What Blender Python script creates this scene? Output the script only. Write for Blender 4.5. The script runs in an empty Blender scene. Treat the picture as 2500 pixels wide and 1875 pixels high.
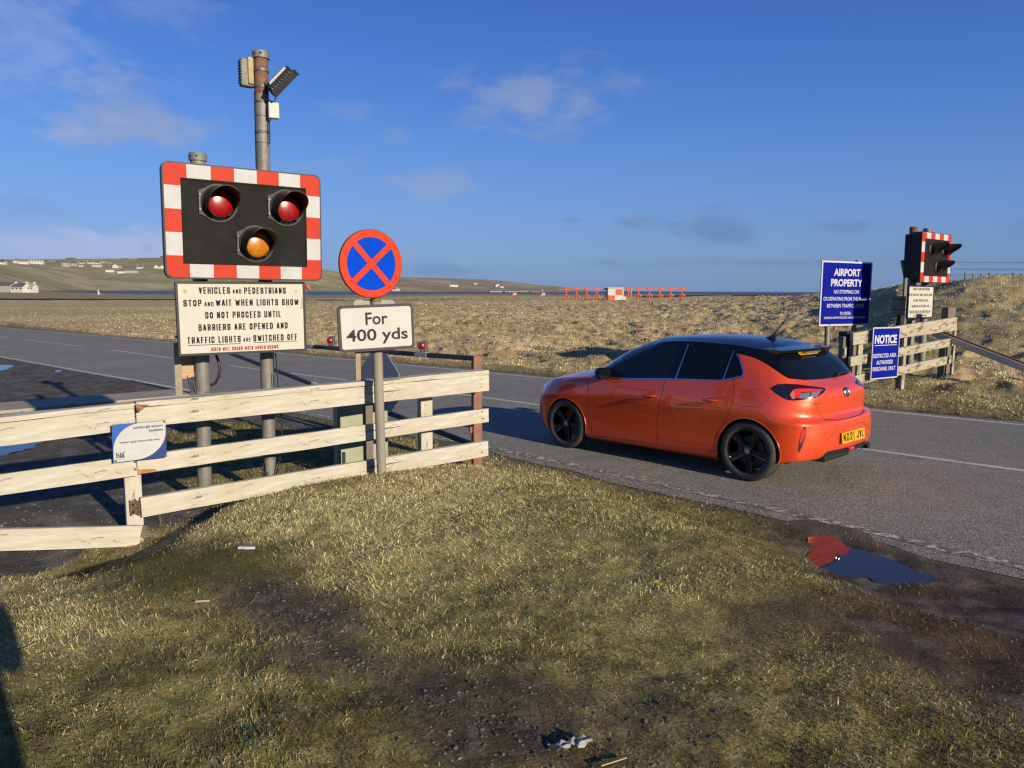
import bpy, bmesh, math, random
import numpy as np
from mathutils import Vector, Matrix
from mathutils.bvhtree import BVHTree
R = math.radians
random.seed(7)
rng = np.random.default_rng(11)
S = bpy.context.scene
COL = S.collection

EXPO = 0.45
# ------------------------------------------------------------------ camera
PW, PH = 2500.0, 1875.0
F, EYE, ROLL, HZ = 1880.0, 1.92, 0.005, 709.5
PITCH = math.atan((PH / 2 - HZ) / F)
cam = bpy.data.cameras.new('camera')
cam.sensor_width = 36.0
cam.lens = F / PW * 36.0
cam.clip_start = 0.05
cam.clip_end = 40000
camo = bpy.data.objects.new('camera', cam)
COL.objects.link(camo)
camo.matrix_world = (Matrix.Translation((0, 0, EYE)) @ Matrix.Rotation(math.pi / 2 - PITCH, 4, 'X')
                     @ Matrix.Rotation(ROLL, 4, 'Z'))
S.camera = camo

# ------------------------------------------------------------------ sun and sky
SUN_AZ = R(-51.5)      # math angle of the direction TO the sun in plan
SUN_EL = R(16.5)
sun_dir = Vector((math.cos(SUN_AZ) * math.cos(SUN_EL), math.sin(SUN_AZ) * math.cos(SUN_EL), math.sin(SUN_EL)))
sl = bpy.data.lights.new('sun', 'SUN')
sl.energy = 5.0
sl.angle = R(0.55)
sl.color = (1.0, 0.87, 0.67)
so = bpy.data.objects.new('sun', sl)
COL.objects.link(so)
so.rotation_euler = sun_dir.to_track_quat('Z', 'Y').to_euler()
so.location = (0, 0, 50)

world = bpy.data.worlds.new('World')
S.world = world
world.use_nodes = True
S.view_settings.view_transform = 'Standard'
S.view_settings.look = 'None'
S.view_settings.gamma = 1.0
S.view_settings.exposure = EXPO
try:
    S.view_settings.use_curve_mapping = False
except Exception:
    pass
S.cycles.max_bounces = 6
S.cycles.diffuse_bounces = 2
S.cycles.glossy_bounces = 3
S.cycles.transparent_max_bounces = 8
S.cycles.use_denoising = True
S.cycles.filter_width = 1.35


def ray(u, v):
    dx, dy = u - PW / 2, v - PH / 2
    cr, sr = math.cos(ROLL), math.sin(ROLL)
    a = dx * cr + dy * sr
    b = -dx * sr + dy * cr
    rr, uu = a / F, -b / F
    return Vector((rr, math.cos(PITCH) + uu * math.sin(PITCH), -math.sin(PITCH) + uu * math.cos(PITCH)))


def at(u, v, Y):
    """the point of the place that stands Y metres ahead and is seen at (u, v) of the 2500-wide photograph"""
    d = ray(u, v)
    return d * (Y / d.y) + Vector((0, 0, EYE))


def build_world():
    nt = world.node_tree
    nt.nodes.clear()
    N, L = nt.nodes, nt.links
    out = N.new('ShaderNodeOutputWorld')
    bg = N.new('ShaderNodeBackground')
    sky = N.new('ShaderNodeTexSky')
    sky.sky_type = 'NISHITA'
    sky.sun_disc = False
    sky.sun_elevation = SUN_EL
    sky.sun_rotation = math.pi / 2 - SUN_AZ
    sky.altitude = 0
    sky.air_density = 1.0
    sky.dust_density = 0.35
    sky.ozone_density = 3.2
    tc = N.new('ShaderNodeTexCoord')
    sep = N.new('ShaderNodeSeparateXYZ')
    nrm = N.new('ShaderNodeVectorMath')
    nrm.operation = 'NORMALIZE'
    L.new(tc.outputs['Generated'], nrm.inputs[0])
    L.new(nrm.outputs[0], sep.inputs[0])

    def M(op, a, b=None, c=None, clamp=False):
        n = N.new('ShaderNodeMath')
        n.operation = op
        n.use_clamp = clamp
        for i, x in enumerate((a, b, c)):
            if x is None:
                continue
            if isinstance(x, (int, float)):
                n.inputs[i].default_value = x
            else:
                L.new(x, n.inputs[i])
        return n.outputs[0]
    az = M('ARCTAN2', sep.outputs[0], sep.outputs[1])
    el = M('ARCSINE', sep.outputs[2])
    cmb = N.new('ShaderNodeCombineXYZ')
    L.new(az, cmb.inputs[0])
    L.new(M('MULTIPLY', el, 2.2), cmb.inputs[1])
    ns = N.new('ShaderNodeTexNoise')
    ns.inputs['Scale'].default_value = 9.0
    ns.inputs['Detail'].default_value = 7.0
    ns.inputs['Roughness'].default_value = 0.56
    ns.inputs['Distortion'].default_value = 0.35
    L.new(cmb.outputs[0], ns.inputs['Vector'])
    nz = M('SUBTRACT', ns.outputs['Fac'], 0.5)
    ns2 = N.new('ShaderNodeTexNoise')
    ns2.inputs['Scale'].default_value = 28.0
    ns2.inputs['Detail'].default_value = 5.0
    ns2.inputs['Roughness'].default_value = 0.6
    L.new(cmb.outputs[0], ns2.inputs['Vector'])
    nz2 = M('SUBTRACT', ns2.outputs['Fac'], 0.5)
    nzz = M('ADD', M('MULTIPLY', nz, 2.9), M('MULTIPLY', nz2, 1.3))
    # clear northern winter air: the sky's own gradient by height, a little paler towards the left
    rp = N.new('ShaderNodeValToRGB')
    cr_ = rp.color_ramp
    cr_.interpolation = 'B_SPLINE'

    def lin(c):
        return [((x / 255.0 + .055) / 1.055) ** 2.4 for x in c]
    stops = [(-10, (112, 146, 194)), (0.3, (112, 143, 188)), (2.6, (119, 155, 203)), (6.0, (110, 154, 218)), (10.7, (86, 137, 216)),
             (15.0, (71, 121, 205)), (19.6, (60, 106, 192)), (40, (44, 82, 150)), (90, (38, 66, 122))]
    while len(cr_.elements) < len(stops):
        cr_.elements.new(.5)
    for e_, (dg_, c_) in zip(cr_.elements, stops):
        e_.position = (dg_ + 10) / 100.0
        e_.color = (*[q * SKY_GAIN for q in lin(c_)], 1)
    L.new(M('DIVIDE', M('ADD', M('MULTIPLY', el, 57.2958), 10.0), 100.0), rp.inputs[0])
    side = N.new('ShaderNodeMapRange')
    L.new(az, side.inputs['Value'])
    side.inputs['From Min'].default_value = -.7
    side.inputs['From Max'].default_value = .75
    side.inputs['To Min'].default_value = 1.16 / SKY_STRENGTH
    side.inputs['To Max'].default_value = .84 / SKY_STRENGTH
    sc_ = N.new('ShaderNodeVectorMath')
    sc_.operation = 'SCALE'
    L.new(rp.outputs[0], sc_.inputs[0])
    L.new(side.outputs[0], sc_.inputs['Scale'])
    mx0 = N.new('ShaderNodeMix')
    mx0.data_type = 'RGBA'
    mx0.inputs['Factor'].default_value = .92
    L.new(sky.outputs[0], mx0.inputs['A'])
    L.new(sc_.outputs[0], mx0.inputs['B'])
    cur = mx0.outputs['Result']
    k = 2500 / 2212.0
    # centre u,v radius ru,rv (in the photograph's sky), strength, colour
    warm = (3.3, 3.8, 5.3)
    grey = (1.45, 2.4, 4.7)
    pale = (4.1, 4.9, 7.4)
    for (u, v, ru, rv, st, colr) in CLOUDS:
        d = ray(u * k, v * k).normalized()
        a0, e0 = math.atan2(d.x, d.y), math.asin(d.z)
        x = M('MULTIPLY', M('SUBTRACT', az, a0), F / (ru * 1.45 * k))
        y = M('MULTIPLY', M('SUBTRACT', el, e0), F / (rv * 1.45 * k))
        r2 = M('ADD', M('MULTIPLY', x, x), M('MULTIPLY', y, y))
        m = M('SUBTRACT', 1.0, M('SQRT', r2))
        m = M('ADD', m, nzz)
        mr = N.new('ShaderNodeMapRange')
        mr.interpolation_type = 'SMOOTHERSTEP'
        L.new(m, mr.inputs['Value'])
        mr.inputs['From Min'].default_value = -0.25
        mr.inputs['From Max'].default_value = 1.15
        mr.inputs['To Min'].default_value = 0
        mr.inputs['To Max'].default_value = min(.9, st * 1.15)
        mx = N.new('ShaderNodeMix')
        mx.data_type = 'RGBA'
        L.new(mr.outputs[0], mx.inputs['Factor'])
        L.new(cur, mx.inputs['A'])
        mx.inputs['B'].default_value = (*[c * CLOUD_GAIN for c in {'w': warm, 'g': grey, 'p': pale}[colr]], 1)
        cur = mx.outputs['Result']
    L.new(cur, bg.inputs['Color'])
    bg.inputs['Strength'].default_value = SKY_STRENGTH
    L.new(bg.outputs[0], out.inputs['Surface'])


SKY_STRENGTH = 0.1
SKY_GAIN = 2.0 ** -EXPO
CLOUD_GAIN = 2.0 ** -EXPO
CLOUDS = [
    (275, 235, 105, 55, .42, 'w'), (390, 285, 95, 34, .34, 'w'), (25, 60, 120, 110, .30, 'p'),
    (340, 25, 90, 45, .18, 'p'), (1140, 205, 120, 52, .46, 'w'), (1210, 265, 60, 40, .25, 'w'),
    (1330, 185, 80, 22, .22, 'w'), (950, 400, 72, 30, .42, 'w'), (120, 535, 240, 34, .62, 'p'),
    (330, 520, 90, 30, .55, 'p'), (1362, 483, 55, 15, .55, 'g'), (1560, 497, 78, 32, .62, 'g'),
    (1240, 475, 30, 8, .4, 'g'), (1825, 488, 60, 11, .55, 'g'), (1600, 568, 260, 10, .42, 'g'),
    (960, 583, 140, 12, .38, 'g'), (760, 238, 60, 16, .16, 'w'), (860, 285, 26, 18, .2, 'w'),
    (640, 360, 110, 30, .12, 'w'), (60, 450, 80, 26, .14, 'g'), (2215, 500, 40, 20, .3, 'g')]
build_world()

# ------------------------------------------------------------------ helpers
def smooth01(x):
    x = np.clip(x, 0, 1)
    return x * x * (3 - 2 * x)


def _h(ix, iy, seed):
    n = (ix.astype(np.int64) * 374761393 + iy.astype(np.int64) * 668265263 + seed * 1442695041) & 0x7fffffff
    n = ((n ^ (n >> 13)) * 1274126177) & 0x7fffffff
    return ((n ^ (n >> 16)) & 0xffffff) / float(0xffffff)


def vnoise(x, y, seed=0):
    x = np.asarray(x, float)
    y = np.asarray(y, float)
    ix, iy = np.floor(x), np.floor(y)
    fx, fy = x - ix, y - iy
    fx = fx * fx * (3 - 2 * fx)
    fy = fy * fy * (3 - 2 * fy)
    a, b = _h(ix, iy, seed), _h(ix + 1, iy, seed)
    c, d = _h(ix, iy + 1, seed), _h(ix + 1, iy + 1, seed)
    return (a * (1 - fx) + b * fx) * (1 - fy) + (c * (1 - fx) + d * fx) * fy


def fbm(x, y, seed=0, octs=4, gain=.5):
    s, a, t = 0, 1.0, 0
    for o in range(octs):
        s = s + a * vnoise(x * 2 ** o + 17.3 * o, y * 2 ** o - 9.1 * o, seed + o)
        t += a
        a *= gain
    return s / t


WORLD_OF = {}


def tag(o, label=None, cat=None, group=None, kind=None):
    if label:
        o['label'] = label
    if cat:
        o['category'] = cat
    if group:
        o['group'] = group
    if kind:
        o['kind'] = kind
    return o


def empty(name, loc, label=None, cat=None, group=None, M=None):
    o = bpy.data.objects.new(name, None)
    o.empty_display_size = 0.2
    W = M if M is not None else Matrix.Translation(Vector(loc))
    o.matrix_world = W
    WORLD_OF[o.name] = W
    COL.objects.link(o)
    tag(o, label, cat, group)
    return o


class MB:
    """collects shapes (world coordinates unless told otherwise) and links them as one mesh object"""

    def __init__(self):
        self.v, self.f, self.m, self.s = [], [], [], []

    def add(self, verts, faces, mi=0, smooth=False):
        o = len(self.v)
        self.v += [tuple(p) for p in verts]
        self.f += [tuple(i + o for i in f) for f in faces]
        self.m += [mi] * len(faces)
        self.s += [smooth] * len(faces)
        return self

    def hexa(self, c, mi=0):
        """8 corners: bottom loop 0-3, top loop 4-7"""
        return self.add(c, [(3, 2, 1, 0), (4, 5, 6, 7), (0, 1, 5, 4), (1, 2, 6, 5), (2, 3, 7, 6), (3, 0, 4, 7)], mi)

    def box(self, lo, hi, mi=0, M=None):
        x0, y0, z0 = lo
        x1, y1, z1 = hi
        c = [(x0, y0, z0), (x1, y0, z0), (x1, y1, z0), (x0, y1, z0), (x0, y0, z1), (x1, y0, z1), (x1, y1, z1), (x0, y1, z1)]
        if M is not None:
            c = [M @ Vector(p) for p in c]
        return self.hexa(c, mi)

    def rbox(self, lo, hi, r=.005, mi=0, M=None):
        """box with chamfered edges (shrunken-corner convex hull)"""
        bm = bmesh.new()
        bmesh.ops.create_cube(bm, size=1)
        lo, hi = Vector(lo), Vector(hi)
        for v in bm.verts:
            v.co = Vector([(lo[i] + hi[i]) / 2 + v.co[i] * (hi[i] - lo[i]) for i in range(3)])
        bmesh.ops.bevel(bm, geom=list(bm.edges), offset=r, segments=2, profile=.5, affect='EDGES')
        bm.verts.index_update()
        vs = [(M @ v.co) if M is not None else v.co.copy() for v in bm.verts]
        self.add(vs, [[v.index for v in f.verts] for f in bm.faces], mi, False)
        bm.free()
        return self

    def cyl(self, p0, p1, r0, r1=None, n=16, mi=0, caps=True, smooth=True):
        p0, p1 = Vector(p0), Vector(p1)
        r1 = r0 if r1 is None else r1
        d = (p1 - p0).normalized()
        a = d.orthogonal().normalized()
        b = d.cross(a)
        vs = []
        for p, r in ((p0, r0), (p1, r1)):
            for i in range(n):
                t = 2 * math.pi * i / n
                vs.append(p + (a * math.cos(t) + b * math.sin(t)) * r)
        self.add(vs, [(i, (i + 1) % n, n + (i + 1) % n, n + i) for i in range(n)], mi, smooth)
        if caps:
            self.add(vs[:n], [tuple(range(n))[::-1]], mi)
            self.add(vs[n:], [tuple(range(n))], mi)
        return self

    def tube(self, pts, r, n=8, mi=0):
        pts = [Vector(p) for p in pts]
        prev = None
        rings = []
        for i, p in enumerate(pts):
            d = (pts[min(i + 1, len(pts) - 1)] - pts[max(i - 1, 0)]).normalized()
            a = d.orthogonal().normalized() if prev is None else (prev - d * prev.dot(d)).normalized()
            prev = a
            b = d.cross(a)
            rr = r[i] if isinstance(r, (list, tuple)) else r
            rings.append([p + (a * math.cos(2 * math.pi * k / n) + b * math.sin(2 * math.pi * k / n)) * rr for k in range(n)])
        vs = [q for ring in rings for q in ring]
        fs = [(i * n + k, i * n + (k + 1) % n, (i + 1) * n + (k + 1) % n, (i + 1) * n + k) for i in range(len(pts) - 1) for k in range(n)]
        fs += [tuple(range(n))[::-1], tuple((len(pts) - 1) * n + k for k in range(n))]
        self.add(vs, fs, mi, True)
        return self

    def lathe(self, prof, M, n=32, mi=0, smooth=True, a0=0, a1=2 * math.pi):
        """profile [(radius, height)] turned about M's local Z"""
        full = abs(a1 - a0 - 2 * math.pi) < 1e-6
        m = n if full else n + 1
        vs = []
        for (r, h) in prof:
            for k in range(m):
                t = a0 + (a1 - a0) * k / n
                vs.append(M @ Vector((r * math.cos(t), r * math.sin(t), h)))
        fs = []
        for j in range(len(prof) - 1):
            for k in range(n):
                k2 = (k + 1) % m
                fs.append((j * m + k, j * m + k2, (j + 1) * m + k2, (j + 1) * m + k))
        return self.add(vs, fs, mi, smooth)

    def prism(self, poly, h0, h1, M, mi=0, mi_top=None):
        """2-D outline extruded along M's local Z from h0 to h1"""
        n = len(poly)
        a = [M @ Vector((x, y, h0)) for x, y in poly]
        b = [M @ Vector((x, y, h1)) for x, y in poly]
        self.add(a + b, [(i, (i + 1) % n, n + (i + 1) % n, n + i) for i in range(n)], mi)
        self.add(a, [tuple(range(n))[::-1]], mi)
        self.add(b, [tuple(range(n))], mi if mi_top is None else mi_top)
        return self

    def build(self, name, mats, parent=None, M=None, local=False, label=None, cat=None, group=None, kind=None, autosmooth=None):
        me = bpy.data.meshes.new(name)
        if M is None:
            M = WORLD_OF[parent.name] if parent is not None else Matrix.Identity(4)
        if local:
            vs = self.v
        else:
            Mi = M.inverted()
            vs = [tuple(Mi @ Vector(p)) for p in self.v]
        me.from_pydata(vs, [], self.f)
        if not isinstance(mats, (list, tuple)):
            mats = [mats]
        for mt in mats:
            me.materials.append(mt)
        me.polygons.foreach_set('material_index', self.m)
        me.polygons.foreach_set('use_smooth', self.s)
        me.update()
        bm = bmesh.new()
        bm.from_mesh(me)
        bmesh.ops.remove_doubles(bm, verts=bm.verts, dist=1e-5)
        bmesh.ops.recalc_face_normals(bm, faces=bm.faces)
        bm.to_mesh(me)
        bm.free()
        if any(self.s):
            try:
                me.set_sharp_from_angle(angle=R(40))
            except Exception:
                pass
        return place(name, me, parent, M, label, cat, group, kind)


def place(name, me, parent=None, M=None, label=None, cat=None, group=None, kind=None):
    o = bpy.data.objects.new(name, me)
    if M is None:
        M = WORLD_OF[parent.name] if parent is not None else Matrix.Identity(4)
    COL.objects.link(o)
    if parent is not None:
        o.parent = parent
        o.matrix_parent_inverse = Matrix.Identity(4)
        o.matrix_basis = WORLD_OF[parent.name].inverted() @ M
    else:
        o.matrix_basis = M
    WORLD_OF[o.name] = M.copy()
    tag(o, label, cat, group, kind)
    return o


def copy_tree(o, M=None, parent=None, **kw):
    c = o.copy()
    COL.objects.link(c)
    c.parent = parent
    if parent is None:
        c.matrix_basis = M
    for ch in list(o.children):
        copy_tree(ch, None, c)
    if kw:
        tag(c, **kw)
    return c


FONT = None


def text_mesh(txt, size=1.0, bold=0.0, xs=1.0, align='CENTER', spacing=1.0, res=3):
    """returns (verts2d, faces, width): lettering with cap height ~ size*0.73"""
    cu = bpy.data.curves.new('lettering', 'FONT')
    cu.body = txt
    cu.size = size
    cu.offset = bold
    cu.align_x = align
    cu.space_character = spacing
    cu.resolution_u = res
    cu.fill_mode = 'FRONT' if hasattr(cu, 'fill_mode') else cu.fill_mode
    ob = bpy.data.objects.new('lettering', cu)
    COL.objects.link(ob)
    dg = bpy.context.evaluated_depsgraph_get()
    dg.update()
    me = bpy.data.meshes.new_from_object(ob.evaluated_get(dg))
    vs = [(v.co.x * xs, v.co.y) for v in me.vertices]
    fs = [tuple(p.vertices) for p in me.polygons]
    bpy.data.objects.remove(ob)
    bpy.data.curves.remove(cu)
    bpy.data.meshes.remove(me)
    return vs, fs


def fit_text(mb, txt, x0, x1, y0, y1, M, h, mi=0, bold=0.0):
    """lettering stretched so that it spans x0..x1 and its capitals span y0..y1 on M's plane"""
    vs, fs = text_mesh(txt, 1.0, bold)
    if not vs:
        return
    cv, _ = text_mesh('H', 1.0, bold)
    cy0, cy1 = min(p[1] for p in cv), max(p[1] for p in cv)
    mx0, mx1 = min(p[0] for p in vs), max(p[0] for p in vs)
    sx = (x1 - x0) / (mx1 - mx0)
    sy = (y1 - y0) / (cy1 - cy0)
    mb.add([M @ Vector((x0 + (x - mx0) * sx, y0 + (y - cy0) * sy, h)) for x, y in vs], fs, mi)


# squared condensed capitals, drawn as strokes on a unit cell
GLYPH = {
    'A': [[(0, 0), (.42, 1), (.58, 1), (1, 0)], [(.2, .3), (.8, .3)]],
    'B': [[(0, 0), (0, 1), (.8, 1), (1, .88), (1, .64), (.82, .52), (1, .40), (1, .12), (.8, 0), (0, 0)], [(0, .52), (.82, .52)]],
    'C': [[(1, .70), (1, .86), (.78, 1), (.22, 1), (0, .86), (0, .14), (.22, 0), (.78, 0), (1, .14), (1, .30)]],
    'D': [[(0, 0), (0, 1), (.62, 1), (1, .78), (1, .22), (.62, 0), (0, 0)]],
    'E': [[(1, 1), (0, 1), (0, 0), (1, 0)], [(0, .52), (.85, .52)]],
    'F': [[(1, 1), (0, 1), (0, 0)], [(0, .50), (.85, .50)]],
    'G': [[(1, .72), (1, .86), (.78, 1), (.22, 1), (0, .86), (0, .14), (.22, 0), (.78, 0), (1, .14), (1, .48), (.55, .48)]],
    'H': [[(0, 0), (0, 1)], [(1, 0), (1, 1)], [(0, .52), (1, .52)]],
    'I': [[(.5, 0), (.5, 1)]],
    'J': [[(1, 1), (1, .14), (.78, 0), (.22, 0), (0, .14), (0, .28)]],
    'K': [[(0, 0), (0, 1)], [(1, 1), (.12, .48)], [(.25, .55), (1, 0)]],
    'L': [[(0, 1), (0, 0), (1, 0)]],
    'M': [[(0, 0), (0, 1), (.5, .35), (1, 1), (1, 0)]],
    'N': [[(0, 0), (0, 1), (1, 0), (1, 1)]],
    'O': [[(.36, 0), (0, .22), (0, .78), (.36, 1), (.64, 1), (1, .78), (1, .22), (.64, 0), (.36, 0)]],
    'P': [[(0, 0), (0, 1), (.8, 1), (1, .88), (1, .56), (.8, .44), (0, .44)]],
    'R': [[(0, 0), (0, 1), (.8, 1), (1, .88), (1, .60), (.8, .48), (0, .48)], [(.62, .48), (1, 0)]],
    'S': [[(1, .72), (1, .86), (.78, 1), (.22, 1), (0, .86), (0, .64), (.22, .54), (.78, .46), (1, .36), (1, .14), (.78, 0), (.22, 0), (0, .14), (0, .28)]],
    'T': [[(0, 1), (1, 1)], [(.5, 1), (.5, 0)]],
    'U': [[(0, 1), (0, .14), (.22, 0), (.78, 0), (1, .14), (1, 1)]],
    'V': [[(0, 1), (.5, 0), (1, 1)]],
    'W': [[(0, 1), (.22, 0), (.5, .8), (.78, 0), (1, 1)]],
    '2': [[(0, .74), (0, .86), (.22, 1), (.78, 1), (1, .86), (1, .62), (0, .12), (0, 0), (1, 0)]],
    '1': [[(.5, 0), (.5, 1)]],
    '0': [[(.22, 0), (0, .14), (0, .86), (.22, 1), (.78, 1), (1, .86), (1, .14), (.78, 0), (.22, 0)]]}
GW = {'I': .26, '1': .26, ' ': .42, 'M': 1.25, 'W': 1.42, 'T': .92, 'L': .85, 'E': .88, 'F': .85}


def block_text(mb, txt, x0, x1, y0, y1, M, h, mi=0, stroke=.17, gap=.42):
    cap = y1 - y0
    sw = cap * stroke
    tot = sum(GW.get(c, 1.0) for c in txt) + gap * (len(txt) - 1)
    unit = (x1 - x0) / tot
    swx = min(sw, unit * .40)
    x = x0
    q = 0
    for c in txt:
        w = GW.get(c, 1.0) * unit
        for line in GLYPH.get(c, []):
            P = [(x + swx / 2 + p[0] * (w - swx), y0 + sw / 2 + p[1] * (cap - sw)) for p in line]
            ax_ = [abs(b[0] - a[0]) < 1e-6 or abs(b[1] - a[1]) < 1e-6 for a, b in zip(P[:-1], P[1:])]
            for k_, (a, b) in enumerate(zip(P[:-1], P[1:])):
                dx, dy = b[0] - a[0], b[1] - a[1]
                L = math.hypot(dx, dy)
                ux, uy = dx / L, dy / L
                # stroke weight differs a little across and along
                t = swx * abs(uy) + sw * .82 * abs(ux)
                loop = line[0] == line[-1]
                pv = ax_[k_ - 1] if (k_ > 0 or loop) else True
                nx_ = ax_[(k_ + 1) % len(ax_)] if (k_ < len(ax_) - 1 or loop) else True
                e0 = t * (.5 if (ax_[k_] and pv) else .12)
                e1 = t * (.5 if (ax_[k_] and nx_) else .12)
                nx, ny = -uy * t / 2, ux * t / 2
                hh = h + .00006 * (q % 7)
                q += 1
                mb.add([M @ Vector(p) for p in [(a[0] - ux * e0 - nx, a[1] - uy * e0 - ny, hh), (b[0] + ux * e1 - nx, b[1] + uy * e1 - ny, hh),
                                                (b[0] + ux * e1 + nx, b[1] + uy * e1 + ny, hh), (a[0] - ux * e0 + nx, a[1] - uy * e0 + ny, hh)]], [(0, 1, 2, 3)], mi)
        x += w + gap * unit


class Frame:
    """a plate in the place given by where its four corners are seen and how far off its two sides stand"""

    def __init__(self, tl, tr, br, bl, YL, YR):
        TL, TR, BR, BL = at(*tl, YL), at(*tr, YR), at(*br, YR), at(*bl, YL)
        self.O = BL
        self.W = (BR - BL).length
        self.H = ((TL - BL).length + (TR - BR).length) / 2
        self.ux = ((BR - BL) + (TR - TL)).normalized()
        up = ((TL - BL) + (TR - BR)).normalized()
        self.n = self.ux.cross(up).normalized()      # towards the viewer
        if self.n.y > 0:
            self.n = -self.n
        self.uy = self.n.cross(self.ux)
        if self.uy.z < 0:
            self.uy = -self.uy
        self.O = (TL + TR + BR + BL) / 4 - self.ux * self.W / 2 - self.uy * self.H / 2
        m = Matrix((self.ux, self.uy, self.n)).transposed().to_4x4()
        self.M = Matrix.Translation(self.O) @ m

    def inv(self, u, v, h=0):
        d = ray(u, v)
        o = Vector((0, 0, EYE)) - (self.O + self.n * h)
        t = -o.dot(self.n) / d.dot(self.n)
        p = o + d * t
        return p.dot(self.ux), p.dot(self.uy)


def rrect(x0, y0, x1, y1, r, n=5):
    pts = []
    for cx, cy, a in ((x1 - r, y0 + r, -90), (x1 - r, y1 - r, 0), (x0 + r, y1 - r, 90), (x0 + r, y0 + r, 180)):
        for i in range(n + 1):
            t = R(a + 90 * i / n)
            pts.append((cx + r * math.cos(t), cy + r * math.sin(t)))
    return pts


# ------------------------------------------------------------------ materials
def mat(name, c1, c2=None, scale=8.0, rough=.6, metal=0.0, bump=0.0, bscale=None, coat=0.0, stretch=None,
        c3=None, c3scale=2.0, c3amt=.5, coords='Object', spec=.5, ior=None, detail=6.0, emit=None, emit_s=0, lo=.35, hi=.65, croughness=.03, rvar=0.0):
    m = bpy.data.materials.new(name)
    m.use_nodes = True
    nt = m.node_tree
    N, L = nt.nodes, nt.links
    b = N['Principled BSDF']
    b.inputs['Base Color'].default_value = (*c1, 1)
    b.inputs['Roughness'].default_value = rough
    b.inputs['Metallic'].default_value = metal
    b.inputs['Specular IOR Level'].default_value = spec
    if ior:
        b.inputs['IOR'].default_value = ior
    if coat:
        b.inputs['Coat Weight'].default_value = coat
        b.inputs['Coat Roughness'].default_value = croughness
    if emit:
        b.inputs['Emission Color'].default_value = (*emit, 1)
        b.inputs['Emission Strength'].default_value = emit_s
    tc = N.new('ShaderNodeTexCoord')
    vec = tc.outputs[coords]
    if stretch:
        mp = N.new('ShaderNodeMapping')
        mp.inputs['Scale'].default_value = stretch
        L.new(vec, mp.inputs['Vector'])
        vec = mp.outputs[0]

    def noise(sc, det=detail, ro=.6):
        n = N.new('ShaderNodeTexNoise')
        n.inputs['Scale'].default_value = sc
        n.inputs['Detail'].default_value = det
        n.inputs['Roughness'].default_value = ro
        L.new(vec, n.inputs['Vector'])
        return n.outputs['Fac']

    def rampmix(fac, a, bb, l, h):
        mr = N.new('ShaderNodeMapRange')
        mr.inputs['From Min'].default_value = l
        mr.inputs['From Max'].default_value = h
        L.new(fac, mr.inputs['Value'])
        mx = N.new('ShaderNodeMix')
        mx.data_type = 'RGBA'
        L.new(mr.outputs[0], mx.inputs['Factor'])
        for s_, k in ((a, 'A'), (bb, 'B')):
            if isinstance(s_, tuple):
                mx.inputs[k].default_value = (*s_, 1)
            else:
                L.new(s_, mx.inputs[k])
        return mx.outputs['Result'], mr.outputs[0]
    col = None
    if c2 is not None:
        f = noise(scale)
        col, fr = rampmix(f, c1, c2, lo, hi)
        if rvar:
            ma = N.new('ShaderNodeMath')
            ma.operation = 'MULTIPLY_ADD'
            L.new(f, ma.inputs[0])
            ma.inputs[1].default_value = rvar
            ma.inputs[2].default_value = rough - rvar / 2
            L.new(ma.outputs[0], b.inputs['Roughness'])
    if c3 is not None:
        f3 = noise(c3scale, 8, .7)
        col, _ = rampmix(f3, col if col is not None else c1, c3, 1 - c3amt - .06, 1 - c3amt + .06)
    if col is not None:
        L.new(col, b.inputs['Base Color'])
    if bump:
        bp = N.new('ShaderNodeBump')
        bp.inputs['Strength'].default_value = bump
        bp.inputs['Distance'].default_value = 0.02
        L.new(noise(bscale or scale * 3), bp.inputs['Height'])
        L.new(bp.outputs[0], b.inputs['Normal'])
    return m


MT = {}
MT['galv'] = mat('galvanised_steel', (.135, .13, .115), (.20, .19, .17), 14, .6, .2, .15, 40, c3=(.09, .08, .065), c3scale=3, c3amt=.42, stretch=(1, 1, .35))
MT['galvdark'] = mat('dull_steel', (.07, .07, .07), (.11, .11, .10), 10, .55, .3)
MT['rust'] = mat('rusty_steel', (.13, .055, .030), (.22, .11, .065), 12, .8, .1, .3, 50, c3=(.12, .05, .03), c3scale=5, c3amt=.42)
MT['black'] = mat('black_plastic', (.012, .012, .013), (.018, .018, .019), 20, .5, rvar=.15, spec=.3)
MT['blackpanel'] = mat('dusty_black_panel', (.011, .011, .012), (.017, .017, .017), 5, .75, 0, .05, 60, spec=.08)
MT['white'] = mat('white_sheeting', (.41, .42, .43), (.37, .375, .37), 9, .6, c3=(.30, .29, .26), c3scale=5, c3amt=.32, spec=.2)
MT['red'] = mat('red_sheeting', (.42, .034, .016), (.38, .028, .013), 9, .6, spec=.15)
MT['letter'] = mat('black_lettering', (.012, .009, .011), (.018, .015, .015), 30, .7, spec=.1)
MT['redletter'] = mat('red_lettering', (.30, .012, .012), (.25, .01, .01), 30, .7, spec=.1)
MT['cream'] = mat('cream_sign_face', (.44, .425, .39), (.415, .40, .36), 5, .6, spec=.2, c3=(.35, .31, .23), c3scale=3.0, c3amt=.30)
MT['chrome'] = mat('bright_metal', (.75, .75, .76), None, rough=.18, metal=1.0)
MT['cable'] = mat('black_cable', (.02, .02, .022), None, rough=.4)
MT['wood'] = None


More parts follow.
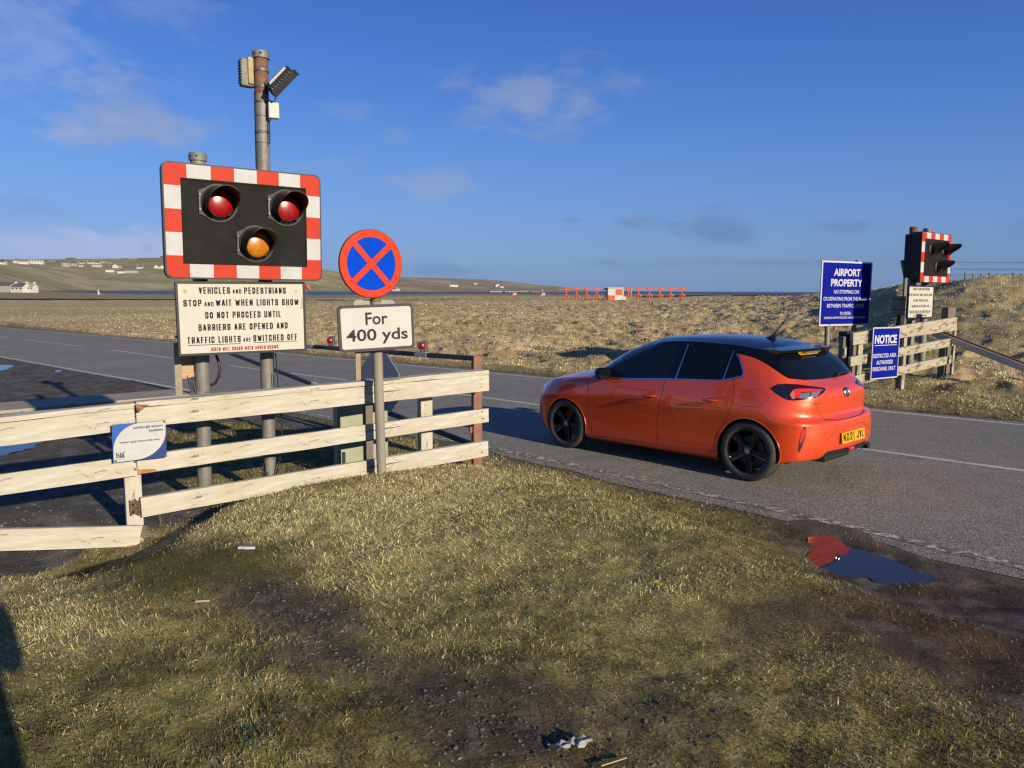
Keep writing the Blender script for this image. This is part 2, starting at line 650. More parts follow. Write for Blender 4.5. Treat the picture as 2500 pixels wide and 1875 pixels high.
def wood_mat(name, base, dark, stain, wear=.36, rust=True):
    m = bpy.data.materials.new(name)
    m.use_nodes = True
    nt = m.node_tree
    N, L = nt.nodes, nt.links
    b = N['Principled BSDF']
    b.inputs['Roughness'].default_value = .75
    tc = N.new('ShaderNodeTexCoord')

    def nz(stretch, scale, det=7, ro=.65, dist=0):
        mp = N.new('ShaderNodeMapping')
        mp.inputs['Scale'].default_value = stretch
        L.new(tc.outputs['Object'], mp.inputs['Vector'])
        n = N.new('ShaderNodeTexNoise')
        n.inputs['Scale'].default_value = scale
        n.inputs['Detail'].default_value = det
        n.inputs['Roughness'].default_value = ro
        n.inputs['Distortion'].default_value = dist
        L.new(mp.outputs[0], n.inputs['Vector'])
        return n.outputs['Fac']

    def ramp(f, lo, hi):
        r = N.new('ShaderNodeMapRange')
        r.inputs['From Min'].default_value = lo
        r.inputs['From Max'].default_value = hi
        L.new(f, r.inputs['Value'])
        return r.outputs[0]

    def mix(f, a, bb):
        x = N.new('ShaderNodeMix')
        x.data_type = 'RGBA'
        L.new(f, x.inputs['Factor'])
        for s_, k in ((a, 'A'), (bb, 'B')):
            if isinstance(s_, tuple):
                x.inputs[k].default_value = (*s_, 1)
            else:
                L.new(s_, x.inputs[k])
        return x.outputs['Result']
    grain = nz((.16, 1, 1), 26)
    blotch = nz((.5, 1.4, 1.4), 4.5, 5)
    flake = nz((.28, 1, 1), 13, 9, .75, .6)
    crack = nz((.035, 1, 1), 21, 3, .5)
    c = mix(ramp(grain, .36, .66), base, tuple(x * .70 for x in base))
    c = mix(ramp(blotch, .42, .66), c, stain)
    c = mix(ramp(nz((.3, 1, 1), 7.5, 8, .8, .8), .60, .68), c, tuple(x * 2.1 for x in dark))
    c = mix(ramp(flake, 1 - wear, 1 - wear + .05), c, dark)
    c = mix(ramp(crack, .685, .70), c, tuple(x * .45 for x in dark))
    if rust:
        rs = nz((1, 1, 1), 1.9, 6, .6, .3)
        c = mix(ramp(rs, .715, .80), c, (.42, .12, .03))
    L.new(c, b.inputs['Base Color'])
    ma = N.new('ShaderNodeMath')
    ma.operation = 'ADD'
    L.new(grain, ma.inputs[0])
    L.new(flake, ma.inputs[1])
    bp = N.new('ShaderNodeBump')
    bp.inputs['Strength'].default_value = .35
    bp.inputs['Distance'].default_value = .01
    L.new(ma.outputs[0], bp.inputs['Height'])
    L.new(bp.outputs[0], b.inputs['Normal'])
    return m


MT['wood'] = wood_mat('weathered_white_paint', (.48, .45, .38), (.14, .115, .085), (.37, .335, .25), .395)
MT['woodworn'] = wood_mat('heavily_worn_white_paint', (.40, .36, .28), (.13, .105, .07), (.32, .27, .18), .47)
MT['woodbare'] = wood_mat('bare_grey_timber', (.15, .13, .10), (.065, .05, .038), (.12, .10, .07), .36, False)

# ------------------------------------------------------------------ the lie of the land
CX, CY, CA, SLOPE = 3.0235, 8.2576, 2.31151, -0.018
ca, sa = math.cos(CA), math.sin(CA)


def st(x, y):
    return (x - CX) * ca + (y - CY) * sa, (x - CX) * sa - (y - CY) * ca


def xy(s, t):
    return CX + s * ca + t * sa, CY + s * sa - t * ca


def plane_z(s):
    return SLOPE * np.clip(s, -15, 75)


def gs(u, v, off=0.0):
    """where the ray through (u, v) meets the sloping road plane"""
    d = ray(u, v)
    a = d.z - SLOPE * (d.x * ca + d.y * sa)
    b = -EYE + off + SLOPE * (-CX * ca - CY * sa)
    return d.x * b / a, d.y * b / a


K = 2500 / 2212.0


def gpoly(pts, k=K):
    return np.array([gs(u * k, v * k) for u, v in pts])


NEAR_S = [-30, -12, -2.7, 0, 3, 7.5, 11, 16.4, 18.5, 28.6, 45, 70, 110]
NEAR_T = [-1.9, -1.85, -1.75, -1.6, -1.52, -1.70, -1.82, -2.08, -2.23, -2.79, -3.9, -6.2, -11]
CEN_S = [-30, -12, -1.8, 7, 12, 16, 22.7, 30, 42.8, 49, 70, 110]
CEN_T = [1.65, 1.65, 1.68, 1.72, 1.6, 1.4, 1.27, 1.13, .66, .36, -.9, -4.5]
FAR_S = [-30, -12, 10, 20, 33, 48, 71, 90, 110]
FAR_T = [5.05, 5.1, 5.15, 4.98, 4.8, 4.6, 3.9, 2.6, 1]
CR_U = np.array([-900, 0, 430, 960, 1250, 1500, 1760, 2000, 2130, 2180, 2250, 2350, 2430, 2500, 2800, 3600.])
CR_V = np.array([733, 733, 734, 737, 737, 736, 731, 725, 715, 709, 705, 694, 688, 687, 684, 700.])
CR_D = np.array([200, 200, 200, 135, 130, 115, 80, 50, 36, 32, 30, 28, 28, 28, 28, 28.])
HORV = 709.5 + (np.array(CR_U) - 1250) * ROLL
CR_Z = EYE - CR_D * (CR_V - HORV) / F


def gland(u, v):
    d = ray(u, v)
    t = np.arange(1.5, 30, .02)
    zz = land_z(d.x * t, d.y * t, False)
    k = int(np.argmax(EYE + d.z * t < zz))
    return d.x * t[k], d.y * t[k]


def lpoly(pts, k=K):
    return np.array([gland(u * k, v * k) for u, v in pts])


def fence_d(x, y):
    return (x + 3.05) * .581 - (y - 6.1) * .814


def land_z(x, y, detail=True):
    x = np.asarray(x, float)
    y = np.asarray(y, float)
    s, t = st(x, y)
    zp = plane_z(s)
    tn = np.interp(s, NEAR_S, NEAR_T)
    tf = np.interp(s, FAR_S, FAR_T)
    d = fence_d(x, y)
    near = .29 * smooth01((d + .45) / 1.0) * smooth01((tn - .35 - t) / 1.7)
    near = near * (1 - .55 * smooth01((-x - 1.6) / 1.4) * smooth01((y - 3.5) / 2))
    near = near * (1 - smooth01((-x - 2.2) / .7) * smooth01((y - 4.3) / .9))
    near = near * (1 - .75 * smooth01((x - 1.0) / 1.8) * smooth01((y - 2.0) / 2.5))
    # fields beyond the road
    yy = np.maximum(y, .5)
    b = np.clip(x / yy, -1.4, 1.4)
    u = 1250 + F * b
    D = yy
    den = np.maximum(.738 * b + .674, .29)
    D0 = np.minimum((5.5 + .738 * CX + .674 * CY) / den, 46.)
    x0, y0 = b * D0, D0
    z0 = plane_z(st(x0, y0)[0])
    Dc = np.interp(u, CR_U, CR_D)
    zc = np.interp(u, CR_U, CR_Z)
    e = (D - D0) / np.maximum(Dc - D0, 1)
    ec = np.clip(e, 0, 1)
    rise = np.where(zc > z0, ec ** (1.0 + .35 * smooth01((u - 1900) / 300)), ec)
    zf = z0 + (zc - z0) * rise
    plain = -1.3 + 1.25 * smooth01((u - 700) / 500)
    fall = smooth01((D - Dc) / np.maximum(.35 * Dc, 30))
    zf = np.where(D > Dc, zc + (plain - zc) * fall, zf)
    w = smooth01((y - 1) / 6)
    zf = zf * w + zp * (1 - w)
    side = smooth01((t - tf - .25) / .5)
    z = zp + near
    z = z * (1 - side) + (zf) * side
    # the verge lip beyond the far edge
    z = z + .07 * smooth01((t - tf - .35) / .25) * smooth01((60 - D) / 30)
    z = z - .09 * np.exp(-((x + 3.4) ** 2 / .9 + (y - 5.65) ** 2 / .35))
    # beneath the carriageway
    under = smooth01((t - (tn - .02)) / .10) * (1 - smooth01((t - (tf + .22)) / .12))
    z = z - .05 * under - .006 * smooth01((t - (tn - .50)) / .15) * (1 - smooth01((t - tf) / .1))
    # falls away under the sea
    r = np.hypot(x, y)
    shore = np.interp(u, [-900, 0, 180, 330, 500, 1400, 1460, 1520, 2600], [1500, 1500, 700, 520, 470, 440, 470, 640, 700])
    z = z - 6.0 * smooth01((r - shore) / (shore * .10 + 20))
    if detail:
        grassy = (1 - under)
        nearg = smooth01((-t + tn - .15) / .5)
        farg = smooth01((t - tf - .3) / .4)
        hn = (fbm(x * 2.6, y * 2.6, 3, 4) - .5) * .07 * nearg
        lay = smooth01((-.35 - d) / .3) * smooth01((tn - t) / .3)
        hn = hn * (1 - .85 * lay)
        tus = np.abs(fbm(x * 1.15 + .3 * vnoise(x * 3, y * 3, 5), y * 1.15, 21, 3) - .5) * 2
        tus2 = fbm(x * .45, y * .45, 31, 3)
        rough_ = smooth01((u - 300) / 700) * .75 + .25
        amp = .27 * farg * rough_ * smooth01((t - tf - .3) / 3.0) + .06 * farg
        amp = amp * (1 - .35 * smooth01((u - 1950) / 200))
        hf = (0.55 - tus) * amp + (tus2 - .5) * 1.3 * amp
        hf = hf * (1 - smooth01((r - 260) / 120))
        z = z + (hn + hf) * grassy
    return z


def poly_mask(x, y, poly, soft=.12, wob=.12, wscale=4.0, seed=9):
    """1 inside a plan outline, 0 outside, with a soft and ragged border"""
    x = np.asarray(x, float)
    y = np.asarray(y, float)
    inside = np.zeros(x.shape, bool)
    dist = np.full(x.shape, 1e9)
    n = len(poly)
    for i in range(n):
        x1, y1 = poly[i]
        x2, y2 = poly[(i + 1) % n]
        if y1 != y2:
            c = ((y1 > y) != (y2 > y)) & (x < (x2 - x1) * (y - y1) / (y2 - y1) + x1)
            inside ^= c
        dx, dy = x2 - x1, y2 - y1
        tt = np.clip(((x - x1) * dx + (y - y1) * dy) / (dx * dx + dy * dy + 1e-12), 0, 1)
        dist = np.minimum(dist, np.hypot(x - x1 - tt * dx, y - y1 - tt * dy))
    sd = np.where(inside, dist, -dist) + (fbm(x * wscale, y * wscale, seed, 4) - .5) * 2 * wob
    return smooth01(sd / soft * .5 + .5)


P_MUD = lpoly([(1700, 1112), (1850, 1150), (2212, 1228), (2500, 1290), (2500, 1640), (2212, 1560), (1930, 1470), (1770, 1410), (1760, 1330), (1830, 1265), (1760, 1235), (1690, 1190), (1640, 1120)])
P_MUD2 = lpoly([(1640, 1290), (1760, 1290), (1790, 1345), (1690, 1400), (1600, 1400), (1560, 1330)])
P_GR1 = lpoly([(490, 1255), (600, 1235), (700, 1290), (840, 1390), (860, 1450), (760, 1470), (650, 1410), (540, 1340)])
P_GR2 = lpoly([(820, 1470), (960, 1460), (1150, 1470), (1290, 1560), (1280, 1700), (980, 1700), (900, 1560)])
P_DIRT3 = lpoly([(1140, 1440), (1400, 1470), (1560, 1560), (1500, 1700), (1280, 1700), (1180, 1540)])
P_MOSS = lpoly([(180, 1215), (380, 1185), (560, 1170), (640, 1225), (600, 1275), (400, 1290), (240, 1270)])
P_GREEN = lpoly([(-200, 1380), (260, 1370), (520, 1400), (760, 1500), (760, 1720), (-200, 1720)])
P_STRAW = lpoly([(300, 1140), (700, 1050), (1070, 990), (1110, 1030), (1000, 1110), (900, 1250), (700, 1240), (600, 1160), (420, 1160)])
P_MIDLIT = lpoly([(560, 1110), (820, 1040), (1110, 990), (1400, 1110), (1560, 1250), (1420, 1380), (1180, 1330), (940, 1290), (760, 1250), (640, 1180)])
P_STRAW2 = lpoly([(0, 1195), (90, 1190), (330, 1370), (150, 1400), (0, 1420)])
P_LAY = np.array([xy(s, t) for s, t in [(4.6, -2.15), (11, -2.0), (16, -2.2), (28, -2.9), (45, -4.0), (70, -6.3), (70, -30), (3.0, -30), (1.5, -5.35), (4.4, -5.2), (6.6, -5.0), (8.0, -3.2)]])
P_SLAB = np.array([xy(s, t) for s, t in [(11.35, -2.35), (12.75, -2.2), (12.9, -12), (11.2, -12)]])
# runway and taxiway strips far off (plan outlines)
def far_strip(pts):
    out = []
    for u, v, z in pts:
        d = ray(u, v)
        k = (z - EYE) / d.z
        out.append((d.x * k, d.y * k))
    return np.array(out)


def land_colour(x, y):
    s, t = st(x, y)
    tn = np.interp(s, NEAR_S, NEAR_T)
    tf = np.interp(s, FAR_S, FAR_T)
    d = fence_d(x, y)
    r = np.hypot(x, y)
    n1 = fbm(x * 1.3, y * 1.3, 41, 4)
    n2 = fbm(x * 6, y * 6, 51, 4)
    n3 = fbm(x * .25, y * .25, 61, 3)
    n4 = fbm(x * 22, y * 22, 71, 3)

    def c(*v):
        return np.array(v, float)

    def mix(a, b, f):
        return a * (1 - f[..., None]) + b * f[..., None]
    green = c(.158, .150, .040)
    olive = c(.225, .185, .064)
    straw = c(.34, .255, .120)
    brown = c(.105, .070, .034)
    col = mix(np.broadcast_to(green, x.shape + (3,)), olive, smooth01((n1 - .38) / .24))
    n5 = fbm(x * 13, y * 13, 57, 3)
    m = poly_mask(x, y, P_GREEN, .8, .5, 1.5, 23)
    col = mix(col, c(.135, .145, .036), m * .75)
    col = mix(col, straw, .50 * smooth01((n5 * .6 + n2 * .4 - .48) / .16))
    col = mix(col, brown, .62 * smooth01((.50 - n5 * .5 - n2 * .3 - n1 * .2) / .06))
    bare = np.zeros(x.shape)
    # straw along the fence, its colour also raised for the sunlit mound
    m = poly_mask(x, y, P_STRAW, .7, .45, 1.8)
    m2 = poly_mask(x, y, P_MIDLIT, 1.0, .5, 1.4, 29)
    col = mix(col, c(.36, .315, .125), m2 * (.45 + .3 * smooth01((n5 - .42) / .2)))  # middle of the mound: sunlight put into the turf colour
    col = mix(col, c(.54, .42, .215), m * (.35 + .45 * smooth01((n5 - .36) / .22)))
    m = poly_mask(x, y, P_STRAW2, .3, .2, 3)
    col = mix(col, c(.46, .36, .18), m * .6)
    m = smooth01((.55 - np.abs(d)) / .5) * (x < .4) * (x > -3.2)
    col = mix(col, c(.24, .17, .09), m * .6)
    # verge towards the road: darker olive-brown
    m = smooth01((y - x * .0 - 0) / 1) * smooth01((x - .6) / 2.2) * (t < tn)
    col = mix(col, c(.105, .088, .034), m * .55)
    # fields
    fm = smooth01((t - tf - .25) / .25)
    fcol = mix(np.broadcast_to(c(.42, .305, .150), x.shape + (3,)), c(.55, .42, .225), smooth01((n1 - .42) / .2))
    u = 1250 + F * np.clip(x / np.maximum(y, 1), -1.3, 1.3)
    gr = smooth01((fbm(x * .12, y * .12, 81, 4) - .46) / .16)
    fcol = mix(fcol, c(.22, .195, .075), gr * .22)
    hill = smooth01((u - 1850) / 250) * smooth01((70 - r) / 30)
    fcol = mix(fcol, c(.16, .155, .062), hill * .45 * smooth01((fbm(x * .5, y * .5, 91, 3) - .43) / .16))
    fcol = mix(fcol, c(.15, .11, .055), .5 * smooth01((.40 - n2) / .1))
    # mown airfield on the left
    mown = smooth01((900 - u) / 300) * smooth01((r - 60) / 20)
    fcol = mix(fcol, mix(np.broadcast_to(c(.36, .28, .135), x.shape + (3,)), c(.46, .36, .18), smooth01((fbm(x * .03, y * .10, 95, 4) - .45) / .15)), mown * .8)
    fcol = mix(fcol, c(.23, .20, .09), smooth01((r - 250) / 60) * .8)
    col = mix(col, fcol, fm)
    lip = smooth01((t - tf - .2) / .1) * smooth01((tf + 1.0 - t) / .35)
    col = mix(col, c(.10, .075, .035), lip * .55 * smooth01((n1 - .3) / .3))
    # moss, gravel, mud
    m = poly_mask(x, y, P_MOSS, .35, .25, 3)
    col = mix(col, c(.060, .068, .012), m * .8)
    bare = np.maximum(bare, m * .82)
    gcol = mix(np.broadcast_to(c(.056, .046, .034), x.shape + (3,)), c(.105, .09, .07), smooth01((n4 - .5) / .2))
    for P, am in ((P_GR1, 1.0), (P_GR2, .85), (P_DIRT3, .5)):
        m = poly_mask(x, y, P, .22, .2, 3.5, 13) * am
        col = mix(col, gcol, m)
        bare = np.maximum(bare, m)
    mcol = mix(np.broadcast_to(c(.048, .036, .029), x.shape + (3,)), c(.105, .088, .074), smooth01((n2 - .42) / .25))
    mcol = mix(mcol, c(.075, .045, .022), .8 * smooth01((n1 - .6) / .08))
    m = poly_mask(x, y, P_MUD, .35, .40, 1.9, 15) * (t < tn + .1)
    col = mix(col, mcol, m * .97)
    bare = np.maximum(bare, m * (1 - .35 * smooth01((n1 - .58) / .1)))
    m = poly_mask(x, y, P_MUD2, .3, .3, 3, 16)
    col = mix(col, c(.050, .036, .026), m * .75)
    bare = np.maximum(bare, m * .85)
    m = poly_mask(x, y, P_LAY, .2, .22, 2.5, 17)
    m = m * np.where(x > -3.35, smooth01((.02 - d) / .25), 1)
    lcol = mix(np.broadcast_to(c(.075, .070, .061), x.shape + (3,)), c(.14, .128, .108), smooth01((n2 - .45) / .25))
    lcol = mix(lcol, c(.115, .098, .075), .6 * smooth01((n1 - .55) / .15))
    lcol = mix(lcol, c(.10, .088, .045), .7 * smooth01((s - 7.2) / .5) * smooth01((11.2 - s) / .5) * smooth01((fbm(x, y, 77, 3) - .45) / .1))
    col = mix(col, lcol, m)
    bare = np.maximum(bare, m * (1 - .5 * smooth01((s - 7.2) / .5) * smooth01((11.2 - s) / .5) * smooth01((n1 - .5) / .1)))
    col = mix(col, c(.105, .088, .066), smooth01((t - tn + .50) / .25) * smooth01((tf + .5 - t) / .1) * .8)
    bare = np.maximum(bare, smooth01((t - tn + .30) / .2) * smooth01((tf + .38 - t) / .1))
    # airfield paving
    for P, cc in FAR_STRIPS:
        m = poly_mask(x, y, P, 1.0, .3, .2)
        col = mix(col, c(*cc), m)
        bare = np.maximum(bare, m)
    return col, np.clip(bare, 0, 1)


FAR_STRIPS = [
    (far_strip([(-600, 727.0, -1.3), (-600, 732.8, -1.3), (300, 734.5, -1.3), (760, 735.2, -1.25), (1130, 735.6, -.3), (1130, 734.6, -.3), (760, 732.0, -1.25), (300, 730.0, -1.3)]), (.022, .022, .028)),
    (far_strip([(-200, 733.0, -1.3), (250, 737.8, -1.3), (130, 737.8, -1.3), (-200, 736.5, -1.3)]), (.42, .40, .37)),
    (far_strip([(1555, 723.5, -.05), (1555, 728.5, -.05), (1760, 723.5, -.05), (1960, 722, -.05), (1960, 718.5, -.05), (1700, 719, -.05)]), (.045, .045, .055)),
    (far_strip([(1680, 723.6, -.05), (1700, 725.0, -.05), (1790, 722.2, -.05), (1780, 721.2, -.05)]), (.45, .43, .40)),
]


def grid_mesh(name, V, F_, mats, smooth=True, cols=None, kind=None, label=None, cat=None):
    me = bpy.data.meshes.new(name)
    V = np.asarray(V, np.float32)
    F_ = np.asarray(F_, np.int32)
    k = F_.shape[1]
    me.vertices.add(len(V))
    me.vertices.foreach_set('co', V.ravel())
    me.loops.add(F_.size)
    me.loops.foreach_set('vertex_index', F_.ravel())
    me.polygons.add(len(F_))
    me.polygons.foreach_set('loop_start', np.arange(0, F_.size, k, dtype=np.int32))
    me.polygons.foreach_set('loop_total', np.full(len(F_), k, np.int32))
    me.polygons.foreach_set('use_smooth', np.full(len(F_), smooth))
    if cols is not None:
        a = me.color_attributes.new('tint', 'FLOAT_COLOR', 'POINT')
        cc = np.ones((len(V), 4), np.float32)
        cc[:, :cols.shape[1]] = cols
        a.data.foreach_set('color', cc.ravel())
    for mt in (mats if isinstance(mats, (list, tuple)) else [mats]):
        me.materials.append(mt)
    me.update()
    me.validate()
    return place(name, me, kind=kind, label=label, cat=cat)


def tint_mat(name, rough=.95, nscale=60, namt=.5, bump=.5, spec=.2, bdist=.01, trans=0.0, wet=False):
    m = bpy.data.materials.new(name)
    m.use_nodes = True
    nt = m.node_tree
    N, L = nt.nodes, nt.links
    b = N['Principled BSDF']
    b.inputs['Roughness'].default_value = rough
    b.inputs['Specular IOR Level'].default_value = spec
    at_ = N.new('ShaderNodeVertexColor')
    at_.layer_name = 'tint'
    col = at_.outputs['Color']
    if namt:
        tc = N.new('ShaderNodeTexCoord')
        n = N.new('ShaderNodeTexNoise')
        n.inputs['Scale'].default_value = nscale
        n.inputs['Detail'].default_value = 5
        n.inputs['Roughness'].default_value = .7
        L.new(tc.outputs['Object'], n.inputs['Vector'])
        mr = N.new('ShaderNodeMapRange')
        mr.inputs['From Min'].default_value = .3
        mr.inputs['From Max'].default_value = .7
        mr.inputs['To Min'].default_value = 1 - namt
        mr.inputs['To Max'].default_value = 1 + namt
        L.new(n.outputs['Fac'], mr.inputs['Value'])
        vm = N.new('ShaderNodeVectorMath')
        vm.operation = 'SCALE'
        L.new(col, vm.inputs[0])
        L.new(mr.outputs[0], vm.inputs['Scale'])
        col = vm.outputs[0]
        if bump:
            bp = N.new('ShaderNodeBump')
            bp.inputs['Strength'].default_value = bump
            bp.inputs['Distance'].default_value = bdist
            L.new(n.outputs['Fac'], bp.inputs['Height'])
            L.new(bp.outputs[0], b.inputs['Normal'])
    L.new(col, b.inputs['Base Color'])
    return m


MT['ground'] = tint_mat('soil_and_turf', .95, 45, .45, .8, .15, .02)
MT['blade'] = tint_mat('grass_blades', .8, 0, 0, 0, .25)

PUDDLES = []          # (outline in plan, water level)


def puddle_dip(x, y, z):
    P, lev = PUDDLES[0]
    m = poly_mask(x, y, P, .22, .05, 5, 33)
    w = smooth01(poly_mask(x, y, P, 1.3, .0) * 2.4 - .25)
    tgt = lev + .011 - .045 * m + (fbm(x * 7, y * 7, 35, 3) - .5) * .022
    z = z * (1 - w) + tgt * w
    for P, lev in PUDDLES[1:]:
        m = poly_mask(x, y, P, .12, .0)
        z = np.where(m > 0, np.minimum(z, z * (1 - m) + (lev - .035) * m), z)
        ring = smooth01(poly_mask(x, y, P, 1.2, .0) * 2.2 - .2)
        z = z * (1 - ring) + np.clip(z, lev - .05, lev + .010) * ring
    return z


def pz(P, off=0.0):
    s, t = st(P[:, 0], P[:, 1])
    return P


_c = .3617
fp = np.array([gs(1700 + x * _c, 1180 + y * _c) for x, y in [(790, 385), (850, 372), (930, 375), (990, 410), (1040, 450), (1150, 478), (1280, 520), (1400, 565), (1540, 600), (1500, 635), (1380, 655), (1250, 655), (1190, 640), (1150, 608), (1060, 606), (1000, 600), (940, 585), (870, 560), (815, 505), (842, 460), (800, 420)]])
PUDDLES.append((fp, .028))
PUDDLES.append((np.array([gs(u, v) for u, v in [(-160, 1082), (-60, 1088), (0, 1089), (70, 1080), (106, 1077), (80, 1090), (40, 1100), (0, 1109), (-80, 1125), (-200, 1130)]]), -.150))
PUDDLES.append((np.array([gs(u, v) for u, v in [(-60, 893), (0, 890.5), (30, 891.5), (32, 894), (18, 899), (0, 902.5), (-60, 905)]]), -.43))
PUDDLES.append((np.array([gs(u, v) for u, v in [(133, 905), (140, 902.8), (148, 903), (152, 905.5), (145, 907.3), (134, 907)]]), -.375))


def build_land():
    # polar sheet round the camera, finest where the photograph looks
    az = np.concatenate([np.arange(-180, -48, 4.0), np.arange(-48, -37, 1.0), np.arange(-37, 37, .105), np.arange(37, 48, 1.0), np.arange(48, 180, 4.0)])
    az = np.radians(az)
    rr = [.15, .5]
    r_ = .9
    while r_ < 900:
        rr.append(r_)
        r_ *= 1.0045 if 5.2 < r_ < 7.2 else (1.0115 if r_ < 120 else 1.02)
    rr += [1000, 1200, 1600]
    rr = np.array(rr)
    A, Rr = np.meshgrid(az, rr)
    X, Y = Rr * np.sin(A), Rr * np.cos(A)
    Z = puddle_dip(X, Y, land_z(X, Y))
    colr, bare = land_colour(X, Y)
    n, m = X.shape
    V = np.stack([X, Y, Z], -1).reshape(-1, 3)
    i = np.arange(n - 1)[:, None]
    j = np.arange(m)[None, :]
    j2 = (j + 1) % m
    F_ = np.stack([i * m + j, i * m + j2 + 0 * i, (i + 1) * m + j2, (i + 1) * m + j], -1).reshape(-1, 4)
    F_ = F_[:, ::-1]
    # the land colours show between the blades
    grid_mesh('ground', V, F_, MT['ground'], cols=colr.reshape(-1, 3), kind='structure')


build_land()

# ------------------------------------------------------------------ carriageway and markings
def asphalt_mat():
    m = bpy.data.materials.new('worn_asphalt')
    m.use_nodes = True
    nt = m.node_tree
    N, L = nt.nodes, nt.links
    b = N['Principled BSDF']
    b.inputs['Roughness'].default_value = .82
    b.inputs['Specular IOR Level'].default_value = .35
    tc = N.new('ShaderNodeTexCoord')

    def nz(sc, det, ro=.6):
        n = N.new('ShaderNodeTexNoise')
        n.inputs['Scale'].default_value = sc
        n.inputs['Detail'].default_value = det
        n.inputs['Roughness'].default_value = ro
        L.new(tc.outputs['Object'], n.inputs['Vector'])
        return n.outputs['Fac']
    vo = N.new('ShaderNodeTexVoronoi')
    vo.inputs['Scale'].default_value = 75
    L.new(tc.outputs['Object'], vo.inputs['Vector'])

    def mr(f, a, b_, c, d):
        r = N.new('ShaderNodeMapRange')
        for k_, v_ in zip(('From Min', 'From Max', 'To Min', 'To Max'), (a, b_, c, d)):
            r.inputs[k_].default_value = v_
        L.new(f, r.inputs['Value'])
        return r.outputs[0]

    def mix(f, a, bb):
        x = N.new('ShaderNodeMix')
        x.data_type = 'RGBA'
        if isinstance(f, float):
            x.inputs['Factor'].default_value = f
        else:
            L.new(f, x.inputs['Factor'])
        for s_, k in ((a, 'A'), (bb, 'B')):
            if isinstance(s_, tuple):
                x.inputs[k].default_value = (*s_, 1)
            else:
                L.new(s_, x.inputs[k])
        return x.outputs['Result']
    big = nz(.35, 4)
    mid = nz(2.2, 6, .7)
    fine = nz(34, 6, .75)
    c = mix(mr(big, .35, .65, 0, 1), (.262, .246, .200), (.33, .308, .246))
    c = mix(mr(mid, .50, .72, 0, .8), c, (.17, .156, .130))
    c = mix(mr(fine, .40, .66, 0, 1), c, (.080, .073, .062))
    bright = mr(vo.outputs['Color'], .74, .86, 0, .75)
    c = mix(bright, c, (.36, .34, .31))
    L.new(c, b.inputs['Base Color'])
    bp = N.new('ShaderNodeBump')
    bp.inputs['Strength'].default_value = .8
    bp.inputs['Distance'].default_value = .008
    ad = N.new('ShaderNodeMath')
    ad.operation = 'ADD'
    L.new(fine, ad.inputs[0])
    L.new(mr(vo.outputs['Distance'], 0, .6, 1, 0), ad.inputs[1])
    L.new(ad.outputs[0], bp.inputs['Height'])
    L.new(bp.outputs[0], b.inputs['Normal'])
    return m


MT['asphalt'] = asphalt_mat()
MT['paint'] = mat('worn_road_paint', (.62, .60, .54), (.50, .48, .42), 12, .7, c3=(.22, .20, .18), c3scale=16, c3amt=.42, bump=.3, bscale=80)
MT['paintworn'] = mat('gritty_edge_paint', (.62, .59, .50), (.50, .47, .39), 14, .7, c3=(.12, .105, .085), c3scale=15, c3amt=.53, bump=.5, bscale=60)


def strip(name, s0, s1, f0, f1, lift, mt, ds=.35, ragged=0.0, **kw):
    n = max(2, int((s1 - s0) / ds))
    ss = np.linspace(s0, s1, n + 1)
    a, b = f0(ss), f1(ss)
    if ragged:
        a = a + (fbm(ss * 2.3, ss * 0 + 3, 5, 4) - .5) * ragged
        b = b + (fbm(ss * 2.3, ss * 0 + 8, 6, 4) - .5) * ragged
    k = 4 if abs(float(np.mean(b - a))) > 1 else 1
    rows = []
    for q in range(k + 1):
        t = a + (b - a) * q / k
        x, y = xy(ss, t)
        rows.append(np.stack([x, y, plane_z(ss) + lift], -1))
    V = np.stack(rows, 1).reshape(-1, 3)
    i = np.arange(n)[:, None]
    j = np.arange(k)[None, :]
    w = k + 1
    F_ = np.stack([i * w + j, i * w + j + 1, (i + 1) * w + j + 1, (i + 1) * w + j], -1).reshape(-1, 4)
    return grid_mesh(name, V, F_[:, ::-1], mt, smooth=False, **kw)


tn_ = lambda s: np.interp(s, NEAR_S, NEAR_T)
tc_ = lambda s: np.interp(s, CEN_S, CEN_T)
tf_ = lambda s: np.interp(s, FAR_S, FAR_T)
strip('road', -26, 108, lambda s: tn_(s) - .13 - .13 * smooth01((4 - s) / 3), lambda s: tf_(s) + .30, 0.0, MT['asphalt'], ragged=.22, kind='structure')
strip('road_marking', -26, 10.6, lambda s: tn_(s) - .06, lambda s: tn_(s) + .06, .004, MT['paintworn'], .08, .06, kind='structure')
strip('road_marking', 10.6, 100, lambda s: tn_(s) - .05, lambda s: tn_(s) + .05, .004, MT['paint'], kind='structure')
strip('road_marking', -26, 100, lambda s: tf_(s) - .05, lambda s: tf_(s) + .05, .004, MT['paint'], kind='structure')
for a, b in ((-26, 9.2), (12.1, 14.7), (16.3, 18.4), (22.4, 29.5), (33.4, 42.8), (47.2, 56), (60, 70)):
    strip('road_marking', a, b, lambda s: tc_(s) - .05, lambda s: tc_(s) + .05, .004, MT['paint'], kind='structure')

# concrete slab at the mouth of the lay-by
mb = MB()
q = [xy(11.40, -2.30), xy(12.60, -2.20), xy(12.75, -13), xy(11.25, -13)]
zb = [float(plane_z(np.array(v))) for v in (11.4, 12.6, 12.75, 11.25)]
mb.hexa([(a[0], a[1], z - .1) for a, z in zip(q, zb)] + [(a[0], a[1], z + .055) for a, z in zip(q, zb)])
mb.build('kerb_slab', mat('pale_concrete', (.26, .22, .16), (.32, .28, .21), 3, .85, bump=.3, bscale=30, c3=(.15, .13, .10), c3scale=2, c3amt=.35), kind='structure')

